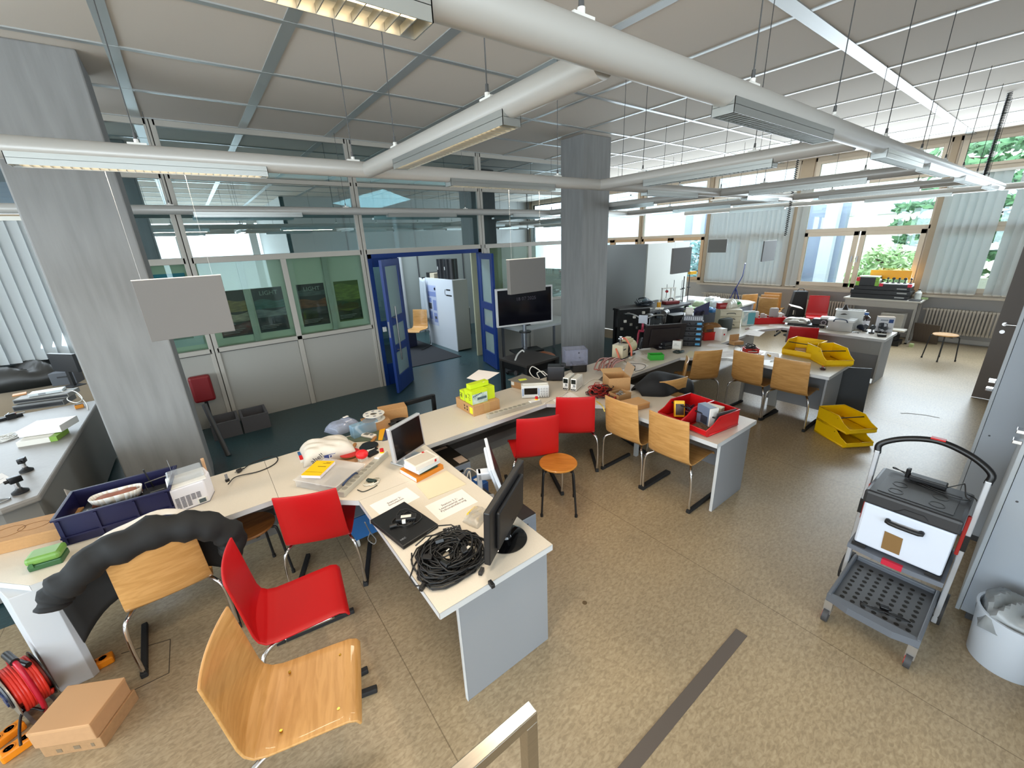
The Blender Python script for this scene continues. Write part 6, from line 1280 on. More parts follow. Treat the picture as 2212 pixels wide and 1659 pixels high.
o = MB().box(-.04, -.03, 0, .04, .03, .06).ob('foam_block', mat('#b4c48a', .7), None); o.location = (11.05, 1.52, 0); tag(o, 'small green block lying on the floor before the window table', 'block')
# ------------------------------------------------------------------ chairs area at the windows
r = root('instrument_bag', 'black instrument bag standing upright by the window wall', 'bag', P(1725, 705, 0) + Vector((0, 0, 0)), .2); r.location = (11.1, 3.62, 0)
b = MB(); b.prism([(-.24, 0), (.16, 0), (.14, .95), (-.12, .95)], -.09, .09, Matrix.Rotation(PI / 2, 4, 'X')); r.rotation_euler = (0, 0, math.radians(-55)); b.ob('body', mat('#121214', .75), r, bevel=.02); MB().tube(smoothpath([(-.06, 0, .94), (-.03, 0, 1.0), (.05, 0, 1.0), (.08, 0, .94)], 4), .008, 6).ob('handle', BLACK, r); MB().box(-.1, -.095, .42, -.05, -.0905, .52).ob('label_strip', OFFW, r)
r = root('camera_tripod', 'blue tripod stand with a crossbar below the middle blinds', 'tripod', (11.25, 5.15, 0), .4); bl = mat('#1d2c6a', .4)
MB().tube([(0, 0, .9), (.03, -.12, 1.22), (.03, -.14, 1.52)], .012, 8).box(-.10, -.15, 1.51, .16, -.13, 1.53).ob('column', bl, r)
for k in range(3): a = k * 2.094; MB().tube([(0, 0, .92), (.38 * math.cos(a), .38 * math.sin(a), .0)], .013, 6).ob('leg', bl, r)
paper('white sheet lying on the seat of the stacked chairs', [(1, 1), (2, 1), (2, 2), (1, 2)], .5) if False else None
q = root('paper_sheet', 'white sheets lying on a small black stand beside the stacked chairs', 'paper', (10.62, 3.50, .66), .5); MB().box(-.16, -.12, 0, .16, .12, .008, Matrix.Rotation(.25, 4, 'X')).ob('sheet', PAPER, q); MB().box(-.15, -.11, -.03, .15, .11, -.004, Matrix.Rotation(.25, 4, 'X')).ob('writing_board', BLACK, q); MB().cyl((0, 0, -.66), (0, 0, -.02), .014).cyl((0, 0, -.66), (0, 0, -.645), .14, n=20).ob('stand_post', BLACK, q)
q = root('equipment_case', 'dark blue case standing behind the beech chair at the windows', 'case', (10.80, 5.55, 0), .3); MB().box(-.14, -.06, 0, .14, .06, .62, bev=.01).ob('body', mat('#16203f', .5), q)
# radiators
RAD = mat('#b5ada1', .45)
def radiator(label, y0, y1, z0=.2, z1=.68):
    r = root('radiator', label, 'radiator', (11.78, (y0 + y1) / 2, 0), 0, 'ribbed radiators below the windows'); n_ = int((y1 - y0) / .05); L_ = (y1 - y0) / 2
    for k in range(n_):
        y = -L_ + (k + .5) * .05; MB().tube([(-.05, y, z0 + .03), (-.055, y, z0 + .06), (-.055, y, z1 - .06), (-.05, y, z1 - .03)], .016, 7).box(-.06, y - .022, z1 - .045, .04, y + .022, z1, bev=.008).box(-.06, y - .022, z0, .04, y + .022, z0 + .045, bev=.008).ob('radiator_rib', RAD, r, smooth='a')
    MB().cyl((0, -L_ - .05, z0 + .03), (0, L_ + .03, z0 + .03), .018).cyl((0, -L_ - .03, z1 - .03), (0, L_ + .04, z1 - .03), .018).ob('connecting_pipe', RAD, r); MB().box(.02, -L_ + .1, z0, .10, -L_ + .14, z1).box(.02, L_ - .14, z0, .10, L_ - .1, z1).ob('wall_bracket', RAD, r)
radiator('ribbed radiator behind the round stool by the grey door', .55, 1.56); radiator('ribbed radiator behind the pinkish red slatted chair', 2.7, 3.75); radiator('ribbed radiator behind the blue tripod and the beech chairs', 4.45, 6.3)
# vertical blinds
def blinds(label, y0, y1, z0, z1, seed, x=11.80, gaps=(), m=None):
    r = root('vertical_blind', label, 'blind', (x, (y0 + y1) / 2, 0), 0, 'vertical blinds on the east windows'); rnd = random.Random(seed); y = y0 + .06; L_ = (y0 + y1) / 2
    MB().box(-.02, y0 - L_, z1, .02, y1 - L_, z1 + .04).ob('head_rail', WHITE, r); k = 0
    while y < y1 - .04:
        a = math.radians(rnd.uniform(14, 34)); T = Matrix.Translation((0, y - L_, 0)) @ Matrix.Rotation(a, 4, 'Z') 
        if k not in gaps:
            MB().box(-.0006, -.063, z0, .0006, .063, z1, T).ob('slat', m or BLIND, r); MB().box(-.003, -.05, z0 - .012, .003, .05, z0 + .012, T).ob('bottom_weight', OFFW, r)
        y += .112; k += 1
    return r
BLIND = bpy.data.materials.new('blind'); BLIND.use_nodes = True; N_ = BLIND.node_tree.nodes; L_ = BLIND.node_tree.links; N_.remove(N_['Principled BSDF'])
a = N_.new('ShaderNodeBsdfDiffuse'); a.inputs[0].default_value = lin('#e2e2de'); b = N_.new('ShaderNodeBsdfTranslucent'); b.inputs[0].default_value = lin('#eef4f8'); mx = N_.new('ShaderNodeMixShader'); mx.inputs[0].default_value = .62
L_.new(a.outputs[0], mx.inputs[1]); L_.new(b.outputs[0], mx.inputs[2]); L_.new(mx.outputs[0], N_['Material Output'].inputs[0])
blinds('drawn vertical blinds at the right window beside the grey door', -.5, 1.78, .98, 3.12, 4, gaps=(12,)); blinds('drawn vertical blinds at the middle window behind the blue tripod', 4.30, 6.38, .98, 3.12, 5); blinds('bunched beige blind slats beside the middle window post', 3.98, 4.28, .98, 3.2, 6)
def blinds_n(label, x0, x1, y, z0, z1):
    r = root('vertical_blind', label, 'blind', ((x0 + x1) / 2, y, 0), 0); rnd = random.Random(9); L_ = (x0 + x1) / 2; x = x0 + .05; MB().box(x0 - L_, -.02, z1, x1 - L_, .02, z1 + .05).ob('head_rail', OFFW, r)
    while x < x1:
        T = Matrix.Translation((x - L_, 0, 0)) @ Matrix.Rotation(math.radians(rnd.uniform(-22, -8)), 4, 'Z'); MB().box(-.066, -.0006, z0, .066, .0006, z1, T).ob('slat', BLIND, r); x += .115
    MB().cyl((x1 - L_ - .25, -.12, 1.25), (x1 - L_ - .25, -.12, 1.75), .006).cyl((x1 - L_ - .25, -.12, 1.75), (x1 - L_ - .25, -.12, z1), .0015).ob('pull_cord', mat('#2f4f86', .5), r)
blinds_n('vertical blinds at the left window behind the grey bench', -4.2, -1.05, 8.12, 1.05, 2.80)
# coiled cords hanging from the ceiling
for k, (lab, x, y, z0) in enumerate((('black coiled cord hanging from the ceiling near the right window', 8.6, .95, 2.87), ('black coiled cord hanging from the ceiling before the middle window', 8.6, 3.2, 2.2))):
    p = [(.022 * math.cos(t * 1.25), .022 * math.sin(t * 1.25), z0 + (3.79 - z0) * t / 260) for t in range(261)]; o = MB().tube(p, .006, 5).ob('coiled_cord', BLACK, None, smooth=True); o.location = (x, y, 0); tag(o, lab, 'cord')
# ------------------------------------------------------------------ grey bench with partition at the back
r = root('laboratory_bench', 'grey bench with a white top at the back behind the organiser tower', 'bench', (9.4, 5.05, 0), 0)
pl = [(8.5, 4.30), (8.62, 4.18), (10.2, 4.18), (10.36, 4.4), (10.36, 5.92), (8.5, 5.92)]
wob(MB().prism(pl, .72, .755), 'worktop', mat('#c6c6bf', .45), r, bevel=.004); wob(MB().box(8.53, 4.24, .05, 10.25, 5.9, .72), 'cabinet_body', mat('#7d8390', .5), r); wob(MB().box(8.522, 5.03, .05, 8.53, 5.04, .72), 'panel_joint', DGREY, r)
r = root('partition_screen', 'grey partition wall standing at the left of the white partition', 'partition', (8.5, 7.2, 0), 0); wob(MB().box(8.47, 5.99, .02, 8.51, 8.6, 2.12), 'panel', mat('#a9adae', .6), r, bevel=.002)
r = root('partition_screen', 'white partition wall standing behind the back bench', 'partition', (9.4, 6.0, 0), 0); wob(MB().box(8.47, 5.945, .76, 10.22, 5.985, 2.12), 'panel', mat('#bdbfb9', .6), r, bevel=.002); wob(MB().box(8.47, 5.945, 0, 10.22, 5.985, .76), 'lower_panel', mat('#85898b', .6), r)
def onb(px, py, z=.755): return P(px, py, z)
r = root('apparatus_frame', 'white stand apparatus with a red knob on the back bench', 'apparatus', onb(1442, 657), -.5)
MB().box(-.2, -.1, .0, .2, .12, .02).ob('base_plate', OFFW, r); MB().box(-.17, -.02, .02, -.15, .02, .38).box(.05, -.02, .02, .07, .02, .38).box(.15, -.02, .02, .17, .02, .36).box(-.17, -.03, .36, .17, .03, .385).box(-.12, -.08, .12, .1, .0, .14).ob('frame', WHITE, r); MB().cyl((-.05, -.03, .3), (-.05, .01, .3), .03, n=16).ob('red_knob', mat('#a01c24', .4), r)
for p, q in (((-.05, 0, .1), (-.05, 0, .46)), ((.12, 0, .3), (.12, 0, .55)), ((.15, 0, .15), (.3, 0, .17))): MB().cyl(p, q, .006).ob('rod', DGREY, r)
for k, (px, hh, top) in enumerate(((1473, .62, 0), (1484, .66, 1), (1470, .5, 0))):
    r = root('stand_rod', ['black support stand left of the yellow topped one on the back bench', 'black support stand with a yellow block on top', 'thin grey rod standing behind the black support stands'][k], 'stand', onb(px, 655 if k < 2 else 650), -.4); MB().cyl((0, 0, 0), (0, 0, .02), .05, n=16).cyl((0, 0, .02), (0, 0, hh), .011 if k < 2 else .006).ob('stand', BLACK if k < 2 else GREY, r); MB().box(-.03, -.02, hh * .55, .03, .02, hh * .58).ob('clamp', BLACK, r)
    if top: MB().box(-.02, -.05, hh, .14, .05, hh + .07).ob('yellow_block', mat('#f0b310', .4), r)
r = root('equipment_rail', 'long grey rail lying at the front of the back bench', 'rail', onb(1446, 667) + Vector((.02, -.04, 0)), math.radians(-86)); MB().box(-.42, -.02, 0, .42, .06, .045).ob('rail', mat('#8d8f94', .5), r, bevel=.003)
for k, (lab, px, py, w_, d_, h_, c_, sd) in enumerate((('white crumpled paper lying at the back of the bench heap', 1500, 655, .4, .25, .12, '#dfe2e6', 201), ('pale green packing bag in the middle of the bench heap', 1512, 660, .35, .3, .12, '#b9cba6', 202), ('clear packing bag hanging over the bench end', 1552, 662, .45, .4, .16, '#c9d0d2', 203), ('white printed paper on top of the bench heap', 1540, 655, .4, .3, .17, '#dedfdf', 204), ('bright green plastic piece at the front of the bench heap', 1487, 667, .22, .18, .06, '#7fc24e', 205), ('blue plastic piece at the front of the bench heap', 1522, 670, .38, .18, .08, '#2e78b4', 206), ('cream packing piece at the front edge of the bench heap', 1490, 674, .25, .15, .04, '#cfd2b4', 207), ('blue plastic wheel piece at the right of the bench heap', 1540, 674, .18, .14, .08, '#2a6ea6', 208), ('dark grey pouch beside the stand apparatus', 1462, 662, .2, .15, .08, '#33302f', 209))):
    r = root('packing_bag', lab, 'packing', onb(px, py), .4 * k, 'packing material heaped on the back bench'); crumple(w_, d_, h_, sd, mat(c_, .45), r, 'piece', 14, 11, .5, .45)
# ------------------------------------------------------------------ bicycle, dark table and speakers behind the pump
r = root('bicycle', 'dark bicycle with pink fork standing beside the middle column', 'bicycle', (6.22, 4.28, 0), math.radians(206))
def ring(mb, R, rr, cx, cz, n_=40, k=8): mb.tube([(cx + R * math.cos(2 * PI * i / n_), 0, cz + R * math.sin(2 * PI * i / n_)) for i in range(n_)], rr, k, closed=True); return mb
for nm, cx in (('front_wheel', .55), ('rear_wheel', -.5)):
    b = ring(MB(), .325, .024, cx, .35); wv = b.ob(nm, RUBBER, r, smooth=True); b = ring(MB(), .295, .009, cx, .35)
    for i in range(14): a = i * PI / 7; b.tube([(cx, .012, .35), (cx + .295 * math.cos(a), 0, .35 + .295 * math.sin(a))], .0012, 3)
    b.cyl((cx, -.04, .35), (cx, .04, .35), .02); b.ob('rim_and_spokes', GREY, wv)
PINK = mat('#a8324a', .4)
b = MB()
for s in (-.06, .06): b.tube([(.55, s, .35), (.53, s, .55), (.50, s, .74), (.49, s * .8, .80)], .018, 8)
b.tube([(.49, -.06, .8), (.49, .06, .8)], .02, 8).tube([(.49, 0, .8), (.46, 0, .98)], .02, 8); b.ob('fork', PINK, r, smooth=True)
b = MB(); b.tube([(.47, 0, .92), (-.08, 0, .78)], .022, 8).tube([(.48, 0, .82), (-.05, 0, .36)], .034, 8).tube([(-.05, 0, .33), (-.13, 0, .9)], .019, 8).tube([(-.1, 0, .76), (-.5, .05, .35)], .012, 6).tube([(-.05, 0, .35), (-.5, .05, .35)], .014, 6); b.ob('frame', SOOT, r, smooth=True)
MB().tube(smoothpath([(.36, -.34, 1.05), (.42, -.18, 1.06), (.45, 0, 1.0), (.42, .18, 1.06), (.36, .34, 1.05)], 4), .013, 8).ob('handlebar', STEEL, r, smooth=True); MB().box(.46, -.07, .93, .50, .07, 1.06, bev=.005).ob('number_plate', mat('#c2c6d0', .5), r); MB().ball((-.16, 0, .95), .1, 1.3, .7, .3).ob('saddle', BLACK, r, smooth=True); MB().cyl((-.05, -.09, .33), (-.05, .09, .33), .08, n=20).box(-.2, .07, .32, -.05, .085, .34).ob('crank_motor', SOOT, r)
for s in (-1, 1): MB().cyl((.36, s * .34, 1.05), (.385, s * .23, 1.058), .017, n=10).ob('handle_grip', BLACK, r)
r = root('equipment_table', 'dark table loaded with small gear beside the grey partition', 'table', (7.6, 5.15, 0), 0); MB().box(-.75, -.42, .86, .8, .42, .90).ob('tabletop', mat('#1d1a19', .5), r)
for sx in (-1, 1):
    for sy in (-1, 1): MB().box(sx * .7 - .03, sy * .38 - .03, 0, sx * .7 + .03, sy * .38 + .03, .86).ob('leg', BLACK, r)
MB().box(-.7, -.38, .1, .7, .38, .5).ob('lower_chest', mat('#131212', .6), r)
def ont(px, py, z=.9): return P(px, py, z)
r = root('headset', 'dark blue grey headset heap on the dark table', 'headset', (7.55, 5.3, .9), .3); tangle(7, .16, .12, .016, (.5, .9), 301).ob('bands', mat('#1e2730', .5), r, smooth=True); MB().ball((.05, 0, .08), .07, 1.2, 1, .9).ob('ear_shell', mat('#5c707a', .35), r, smooth=True)
r = root('small_bottle', 'orange yellow bottle with white top on the dark table', 'bottle', (7.52, 4.93, .9), 0); MB().cyl((0, 0, 0), (0, 0, .1), .04, n=18).ob('body', mat('#d89a1c', .4), r, smooth='a'); MB().cyl((0, 0, .1), (0, 0, .15), .018).ob('cap', WHITE, r)
r = root('tool_case', 'dark red case with a black handle on the dark table', 'case', (8.05, 5.0, .9), -.4); MB().box(-.17, -.08, 0, .17, .08, .06, bev=.01).ob('body', mat('#7a1f22', .45), r); MB().tube(smoothpath([(-.06, 0, .06), (-.04, 0, .11), (.04, 0, .11), (.06, 0, .06)], 4), .011, 7).ob('handle', BLACK, r)
for k, (x, y) in enumerate(((7.2, 5.0), (7.38, 4.82))): r = root('paper_sheet', ['white paper lying at the left of the dark table', 'white paper lying at the front of the dark table'][k], 'paper', (x, y, .9), .5 * k); MB().box(-.12, -.08, 0, .12, .08, .004).ob('sheet', OFFW, r)
r = root('loudspeaker', 'black loudspeaker with a round cone below the dark table edge', 'speaker', (7.45, 4.45, 0), math.radians(-20)); MB().box(-.2, -.12, 0, .2, .14, .82).ob('cabinet', SOOT, r, bevel=.005); MB().lathe([(.0, .0), (.07, 0), (.09, .012), (.075, .012), (0, .004)], 28, Matrix.Translation((0.05, -.125, .68)) @ Matrix.Rotation(PI / 2, 4, 'X'), cap0=False, cap1=False).ob('speaker_cone', mat('#55514f', .4), r, smooth='a')
for k in range(2): r = root('kettle_bell', ['white hexagon loop hanging by the bicycle, left of two', 'white hexagon loop hanging by the bicycle, right of two'][k], 'loop', (6.62 + .18 * k, 4.42 - .02 * k, .62), math.radians(-30)); r.name = 'cable_loop'; MB().tube([(.07 * math.cos(i * PI / 3 + PI / 6), 0, .11 * math.sin(i * PI / 3 + PI / 6)) for i in range(6)], .011, 6, closed=True).ob('loop', mat('#b9b9b4', .4), r, smooth=True); MB().tube([(0, 0, .11), (0, .02, .30), (0, .08, .38)], .004, 5).ob('strap', BLACK, r)
r = root('clutter_rack', 'black rack of silver fittings behind the bicycle handlebar', 'rack', (6.55, 4.82, 0), math.radians(-28)); MB().box(-.3, -.05, 0, .3, .05, 1.0).ob('rack_panel', mat('#101011', .6), r)
for k in range(9): x = -.26 + .06 * k; z = .62 + .35 * ((k * 7) % 5) / 5; MB().box(x - .025, -.09, z, x + .025, -.05, z + .05, bev=.006).cyl((x, -.11, z + .02), (x, -.05, z + .02), .012).ob('silver_fitting', [mat('#b4b0a6', .35, .6), OFFW, STEEL][k % 3], r)
r = root('hand_drill', 'dark silver hand tool fixed at the right of the clutter rack', 'tool', (6.98, 4.44, .80), .3); MB().cyl((-.06, 0, .1), (.1, 0, .1), .05, n=18).box(-.03, -.03, -.08, .03, .03, .08, bev=.01).ob('body', mat('#4c4844', .4, .5), r, smooth='a'); MB().cyl((.1, 0, .1), (.13, 0, .1), .055, n=18).ob('ring', STEEL, r); MB().cyl((0, 0, -.8), (0, 0, -.07), .02).ob('post', BLACK, r)
# ------------------------------------------------------------------ wall screen on a stand, black table
a, b = Vector((4.05, 5.80, 0)), Vector((5.10, 5.52, 0)); d = b - a
r = root('screen_stand', 'large white framed screen on a wheeled stand, showing a date', 'screen', ((a.x + b.x) / 2, (a.y + b.y) / 2, 0), math.atan2(d.y, d.x)); sw = d.length; sh = .66; z0 = .885
MB().box(-sw / 2, 0, z0, sw / 2, .05, z0 + sh).ob('screen_frame', mat('#d2d3d2', .4), r, bevel=.004); MB().box(-sw / 2 + .03, -.002, z0 + .03, sw / 2 - .03, 0, z0 + sh - .03).ob('screen', mat('#0e0e16', .12), r); MB().box(.1, -.02, z0 - .012, .45, .03, z0).ob('sensor_bar', mat('#c0c2c2', .4), r)
text('18 07 2025', .085, mat('#4a4650', .5), r, (.02, -.0025, z0 + sh - .20), (PI / 2, 0, 0))
MB().cyl((0, .06, .08), (0, .06, z0 + .1), .035, n=18).ob('column', mat('#aab0b8', .3, .8), r, smooth='a'); MB().box(-.28, -.16, .40, .28, .16, .425, bev=.006).ob('shelf', BLACK, r); MB().lathe([(.04, 0), (.11, 0), (.11, .02), (.04, .02), (.04, 0)], 20, Matrix.Translation((0, .04, .74)), cap0=False, cap1=False).ob('cable_ring', BLACK, r); MB().box(-.4, -.02, .04, .4, .1, .08).box(-.05, -.3, .04, .05, .35, .08).ob('foot', mat('#2c2d30', .5), r)
for x, y in ((-.38, .04), (.38, .04), (0, -.27), (0, .32)): MB().cyl((x, y - .012, .03), (x, y + .012, .03), .03, n=14).ob('caster_wheel', BLACK, r)
sag([(1182, 702, .85), (1165, 712, .78), (1150, 722, .7), (1146, 735, .6)], .8, .004, CABK, 'black cable hanging from the large screen') if False else None
A, B = P(1138, 790, .72), P(1206, 770, .72); d = B - A
r = root('machine_table', 'black square machine table standing behind the bench before the door', 'table', (A + B) / 2 * Vector((1, 1, 0)) if False else ((A.x + B.x) / 2, (A.y + B.y) / 2, 0), math.atan2(d.y, d.x)); tw = d.xy.length; td = (P(1083, 772, .72) - A).xy.length
MB().box(-tw / 2, 0, .68, tw / 2, td, .72).ob('tabletop', mat('#2b2724', .5), r, bevel=.006)
for x in (-tw / 2 + .03, tw / 2 - .03):
    for y in (.03, td - .03): MB().box(x - .025, y - .025, 0, x + .025, y + .025, .68).ob('leg', BLACK, r)
MB().box(-tw / 2 + .03, .02, .58, tw / 2 - .03, .04, .68).box(-tw / 2 + .02, .03, .58, -tw / 2 + .04, td - .03, .68).ob('apron', SOOT, r); MB().box(-tw / 2 + .04, .05, .16, tw / 2 - .04, td - .05, .19).ob('lower_shelf', BLACK, r)
for k in range(2): MB().cyl((-tw / 2 - .0, .10 + .14 * k, .56), (-tw / 2 + .03, .10 + .14 * k, .56), .035, n=16).ob('motor', mat('#3a3a3c', .4), r)
MB().lathe([(.03, 0), (.14, 0), (.14, .06), (.03, .06)], 24, Matrix.Translation((0, .25, .35)) @ Matrix.Rotation(PI / 2, 4, 'Y')).ob('reel', SOOT, r, smooth='a')
sag([(1113, 778, .725), (1118, 766, .76), (1128, 757, .80), (1132, 760, .79)], .72, .012, mat('#c3c6c4', .4), 'pale bent hose lying on the black machine table')
r = root('tool_heap', 'orange strap and dark tools heaped beside the large screen', 'tools', (4.42, 5.1, 0), .3); MB().box(-.25, -.2, 0, .3, .2, .38).ob('stand_box', mat('#1b1a1a', .6), r); crumple(.5, .3, .1, 401, mat('#9a5a32', .5), r, 'orange_strap', 16, 12, .6).location = (.06, .0, .38); tangle(5, .12, .06, .008, (.6, 1.2), 402).ob('dark_cables', CABK, r, smooth=True).location = (-.14, 0, .38)
r = root('wall_desk', 'grey desk on thin legs behind the large screen', 'desk', (5.3, 6.3, 0), 0); MB().box(-.6, -.35, .68, .9, .35, .72).ob('tabletop', mat('#b5b7b6', .5), r)
for x in (-.55, .85):
    for y in (-.32, .32): MB().box(x - .02, y - .02, 0, x + .02, y + .02, .68).ob('leg', mat('#6c7076', .4), r)
MB().box(-.3, -.1, .72, .2, .2, .76, bev=.004).ob('black_board', BLACK, r)
# ------------------------------------------------------------------ corridor
r = root('display_cabinet', 'white cabinet with a printed science poster in the corridor', 'cabinet', (4.43, 7.93, 0), 0)
MB().box(0, .0, .02, .36, 1.36, 1.565).ob('body', mat('#8f918e', .55), r); MB().box(-.02, -.01, .0, 0, 1.37, 1.58).ob('side_panel', mat('#d5dce6', .5), r, bevel=.003)
po = MB().box(-.022, .78, .48, -.0205, 1.22, 1.42).ob('poster', mat('#b9c3dd', .6), r)
b = MB(); b.box(-.0235, .8, 1.29, -.022, 1.2, 1.40).ob('poster_header', mat('#aab8de', .6), po)
b = MB()
for y0, y1, z0_, z1_ in ((.8, 1.2, 1.16, 1.27), (1.05, 1.2, 1.02, 1.12), (.82, .98, .84, 1.08), (1.05, 1.2, .62, .80), (.82, .98, .56, .78)): b.box(-.0235, y0, z0_, -.022, y1, z1_)
b.ob('poster_blocks', mat('#7f90c4', .6), po); b = MB().box(-.024, 1.05, .86, -.022, 1.2, 1.0).box(-.0245, .84, .64, -.022, .94, .70).ob('poster_pictures', mat('#4a4a4e', .6), po); MB().lathe([(0, 0), (.035, 0), (.035, .001), (0, .001)], 18, Matrix.Translation((-.0225, .83, 1.34)) @ Matrix.Rotation(-PI / 2, 4, 'Y'), cap0=False, cap1=False).ob('poster_seal', mat('#3a4f8a', .5), po)
b = MB(); b.box(-.0215, .10, 1.34, -.0205, .28, 1.37).box(-.0215, .05, 1.22, -.0205, .30, 1.25).tube([(-.021, .32, 1.36), (-.021, .35, 1.30), (-.021, .33, 1.23)], .006, 5); b.ob('black_lettering', BLACK, r)
for k in range(2): r = root('black_cylinder', ['black cylinder drum standing on the white cabinet, left of two', 'black cylinder drum standing on the white cabinet, right of two'][k], 'drum', (4.62, 8.62 - .32 * k, 1.567), 0); MB().cyl((0, 0, 0), (0, 0, .43), .155, n=30).ob('drum', mat('#14161c', .35), r, smooth='a'); MB().box(-.157, -.02, .2, -.15, .02, .27).ob('label_strip', LGREY, r)
r = root('storage_box', 'cream and dark boxes lying on top of the white cabinet', 'box', (4.6, 8.98, 1.567), 0); MB().box(-.12, -.12, 0, .12, .1, .11).ob('cream_box', mat('#b9b09a', .6), r); MB().box(-.12, .1, 0, .12, .28, .12).ob('dark_box', SOOT, r)
def lc(u, v): return Vector((-.03 - .04 * math.sin(u * 7) * .5 - .05 * v * (1 - v), (u - .5) * (.28 + .1 * v), -1.0 * v + .02 * math.cos(u * 6)))
r = cloth('lab_coat', 'white lab coat hanging at the far edge of the white cabinet', 'coat', lc, 16, 12, mat('#b6c0ca', .7), (4.38, 9.22, 1.56)); MB().box(-.03, -.02, -.02, .05, .02, .03).ob('hook', BLACK, r)
r = root('doormat', 'dark grey doormat lying on the corridor floor', 'mat', (3.55, 8.6, 0), 0); q = [P(893, 790, 0), P(1002, 769, 0), (P(950, 744, 0)), P(890, 752, 0)]; MB().box(-.75, -1.1, 0, .7, 1.2, .012).ob('mat', mat('#24262c', .9, noise=.3, nscale=90), r)
r = root('floor_case', 'dark blue case standing on the corridor mat by the brown chair', 'case', (3.75, 9.2, .012), .3); MB().box(-.2, -.15, 0, .2, .15, .4, bev=.01).ob('body', mat('#1c2040', .6), r)
r = root('black_machine', 'black machine on a table behind the white cabinet', 'machine', (5.35, 9.6, 0), 0); MB().box(-.3, -.3, .7, .3, .3, .74).ob('tabletop', LGREY, r); MB().box(-.2, -.2, .74, .2, .2, 1.3, bev=.02).ob('machine_body', SOOT, r)
for x in (-.27, .27):
    for y in (-.27, .27): MB().box(x - .02, y - .02, 0, x + .02, y + .02, .7).ob('leg', BLACK, r)
# posters in the display case
def poster(label, x0, x1, m1, m2, word=None, cols=None):
    r = root('poster', label, 'poster', ((x0 + x1) / 2, 6.99, 1.18), 0, 'posters in the glass display case'); X = (x1 - x0) / 2
    MB().box(-X, 0, 0, X, .008, .635).ob('sheet', m1, r)
    sd = random.Random(len(label)); 
    for k, (c_, z0_, z1_) in enumerate(cols or ()): MB().grid(lambda u, v: Vector((-X * .98 + 2 * X * .98 * u, -.0012 - .0004 * k, z0_ + (z1_ - z0_) * v + .02 * math.sin(6 * u + k) * (1 if 0 < v else 0))), 20, 2).ob('colour_band', mat(c_, .5, noise=.5, nscale=9, stretch=(1, 1, 4)), r)
    if word: text(word, .085, mat('#8f9a98', .5), r, (-X * .55, -.003, .56), (PI / 2, 0, 0), align='LEFT')
    b = MB()
    for k in range(3): b.box(-X * .9, -.003, .05 + .022 * k, X * (.1 + .2 * k), -.002, .056 + .022 * k)
    b.ob('fine_print', mat('#8a8a90', .6), r); return r
poster('poster with gold swirls half hidden behind the large grey board', .17, .56, mat('#2a2626', .5), None, None, (('#8f7a4a', .34, .5), ('#a79a8a', .2, .32), ('#4a1420', .02, .18)))
poster('dark teal poster reading LIGHT in the glass display case', .64, 1.03, mat('#1c2830', .5), None, 'LIGHT', (('#3f6a68', .34, .46), ('#7d848c', .22, .32), ('#15162a', .02, .2)))
poster('brown orange landscape poster in the glass display case', 1.23, 1.62, mat('#2a2a2e', .5), None, 'LIGHT', (('#5a6266', .46, .54), ('#7a4a34', .28, .40), ('#1a1614', .02, .2)))
poster('green poster nearest the blue door in the glass display case', 1.77, 2.15, mat('#4a5a20', .5), None, None, (('#75883a', .34, .58), ('#2c4418', .2, .32), ('#12280f', .02, .18)))
r = root('poster', 'pale poster with a blue heading behind the left column', 'poster', (-.35, 6.99, 1.14), 0); MB().box(-.3, 0, 0, .3, .008, .95).ob('sheet', mat('#b4c0c4', .6), r); MB().box(-.3, -.001, .80, .3, 0, .95).ob('blue_heading', mat('#2f86a8', .5), r); text('Quanten/Kräfte', .06, mat('#1c4a62', .5), r, (.02, -.002, .88), (PI / 2, 0, 0)); MB().box(-.2, -.001, .1, .2, 0, .35).box(-.2, -.001, .45, -.02, 0, .7).ob('print_blocks', mat('#7f8a86', .6), r)
# corner behind the left column
r = root('storage_trough', 'grey concrete troughs on the teal floor by the left column', 'trough', (.08, 6.42, 0), 0); t_ = .03
for k in range(2):
    x = -.32 + .34 * k; MB().box(x, -.2, 0, x + .32, .2, t_).box(x, -.2, t_, x + .32, -.2 + t_, .22).box(x, .2 - t_, t_, x + .32, .2, .22).box(x, -.2 + t_, t_, x + t_, .2 - t_, .22).box(x + .32 - t_, -.2 + t_, t_, x + .32, .2 - t_, .22).ob('trough', mat('#56565a', .8), r)
r = root('red_cover', 'dark red plastic cover hanging on the wall behind the left column', 'cover', (-.22, 6.70, .42), 0); MB().box(-.12, -.05, 0, .12, .06, .36, bev=.03).ob('cover', mat('#7a1016', .45), r); MB().box(-.02, -.02, -.42, .02, .02, .02).ob('post', SOOT, r)
r = root('drain_pipe', 'dark pipe leaning behind the left concrete column', 'pipe', (-.19, 5.72, 0), 0); MB().cyl((.06, -.1, 0), (-.03, .15, .62), .028, n=14).ob('pipe', mat('#3a3c3e', .5), r, smooth='a')
r = root('wood_peg', 'small wooden peg standing beside the left column behind the ice maker', 'peg', (-.24, 3.52, TZ), 0); MB().cyl((0, 0, 0), (0, .01, .17), .008, .011, n=10).ob('peg', mat('#c9a07a', .6), r)
def wf(u, v): return Vector(((u - .5) * .28, .05 * math.sin(u * 5), v * .7 * (1 - .35 * u)))
cloth('sheet_roll', 'pale curled sheet standing between the grey bench and the left column', 'sheet', wf, 14, 8, mat('#aaa59e', .7), (-1.02, 4.25, 0), .9)
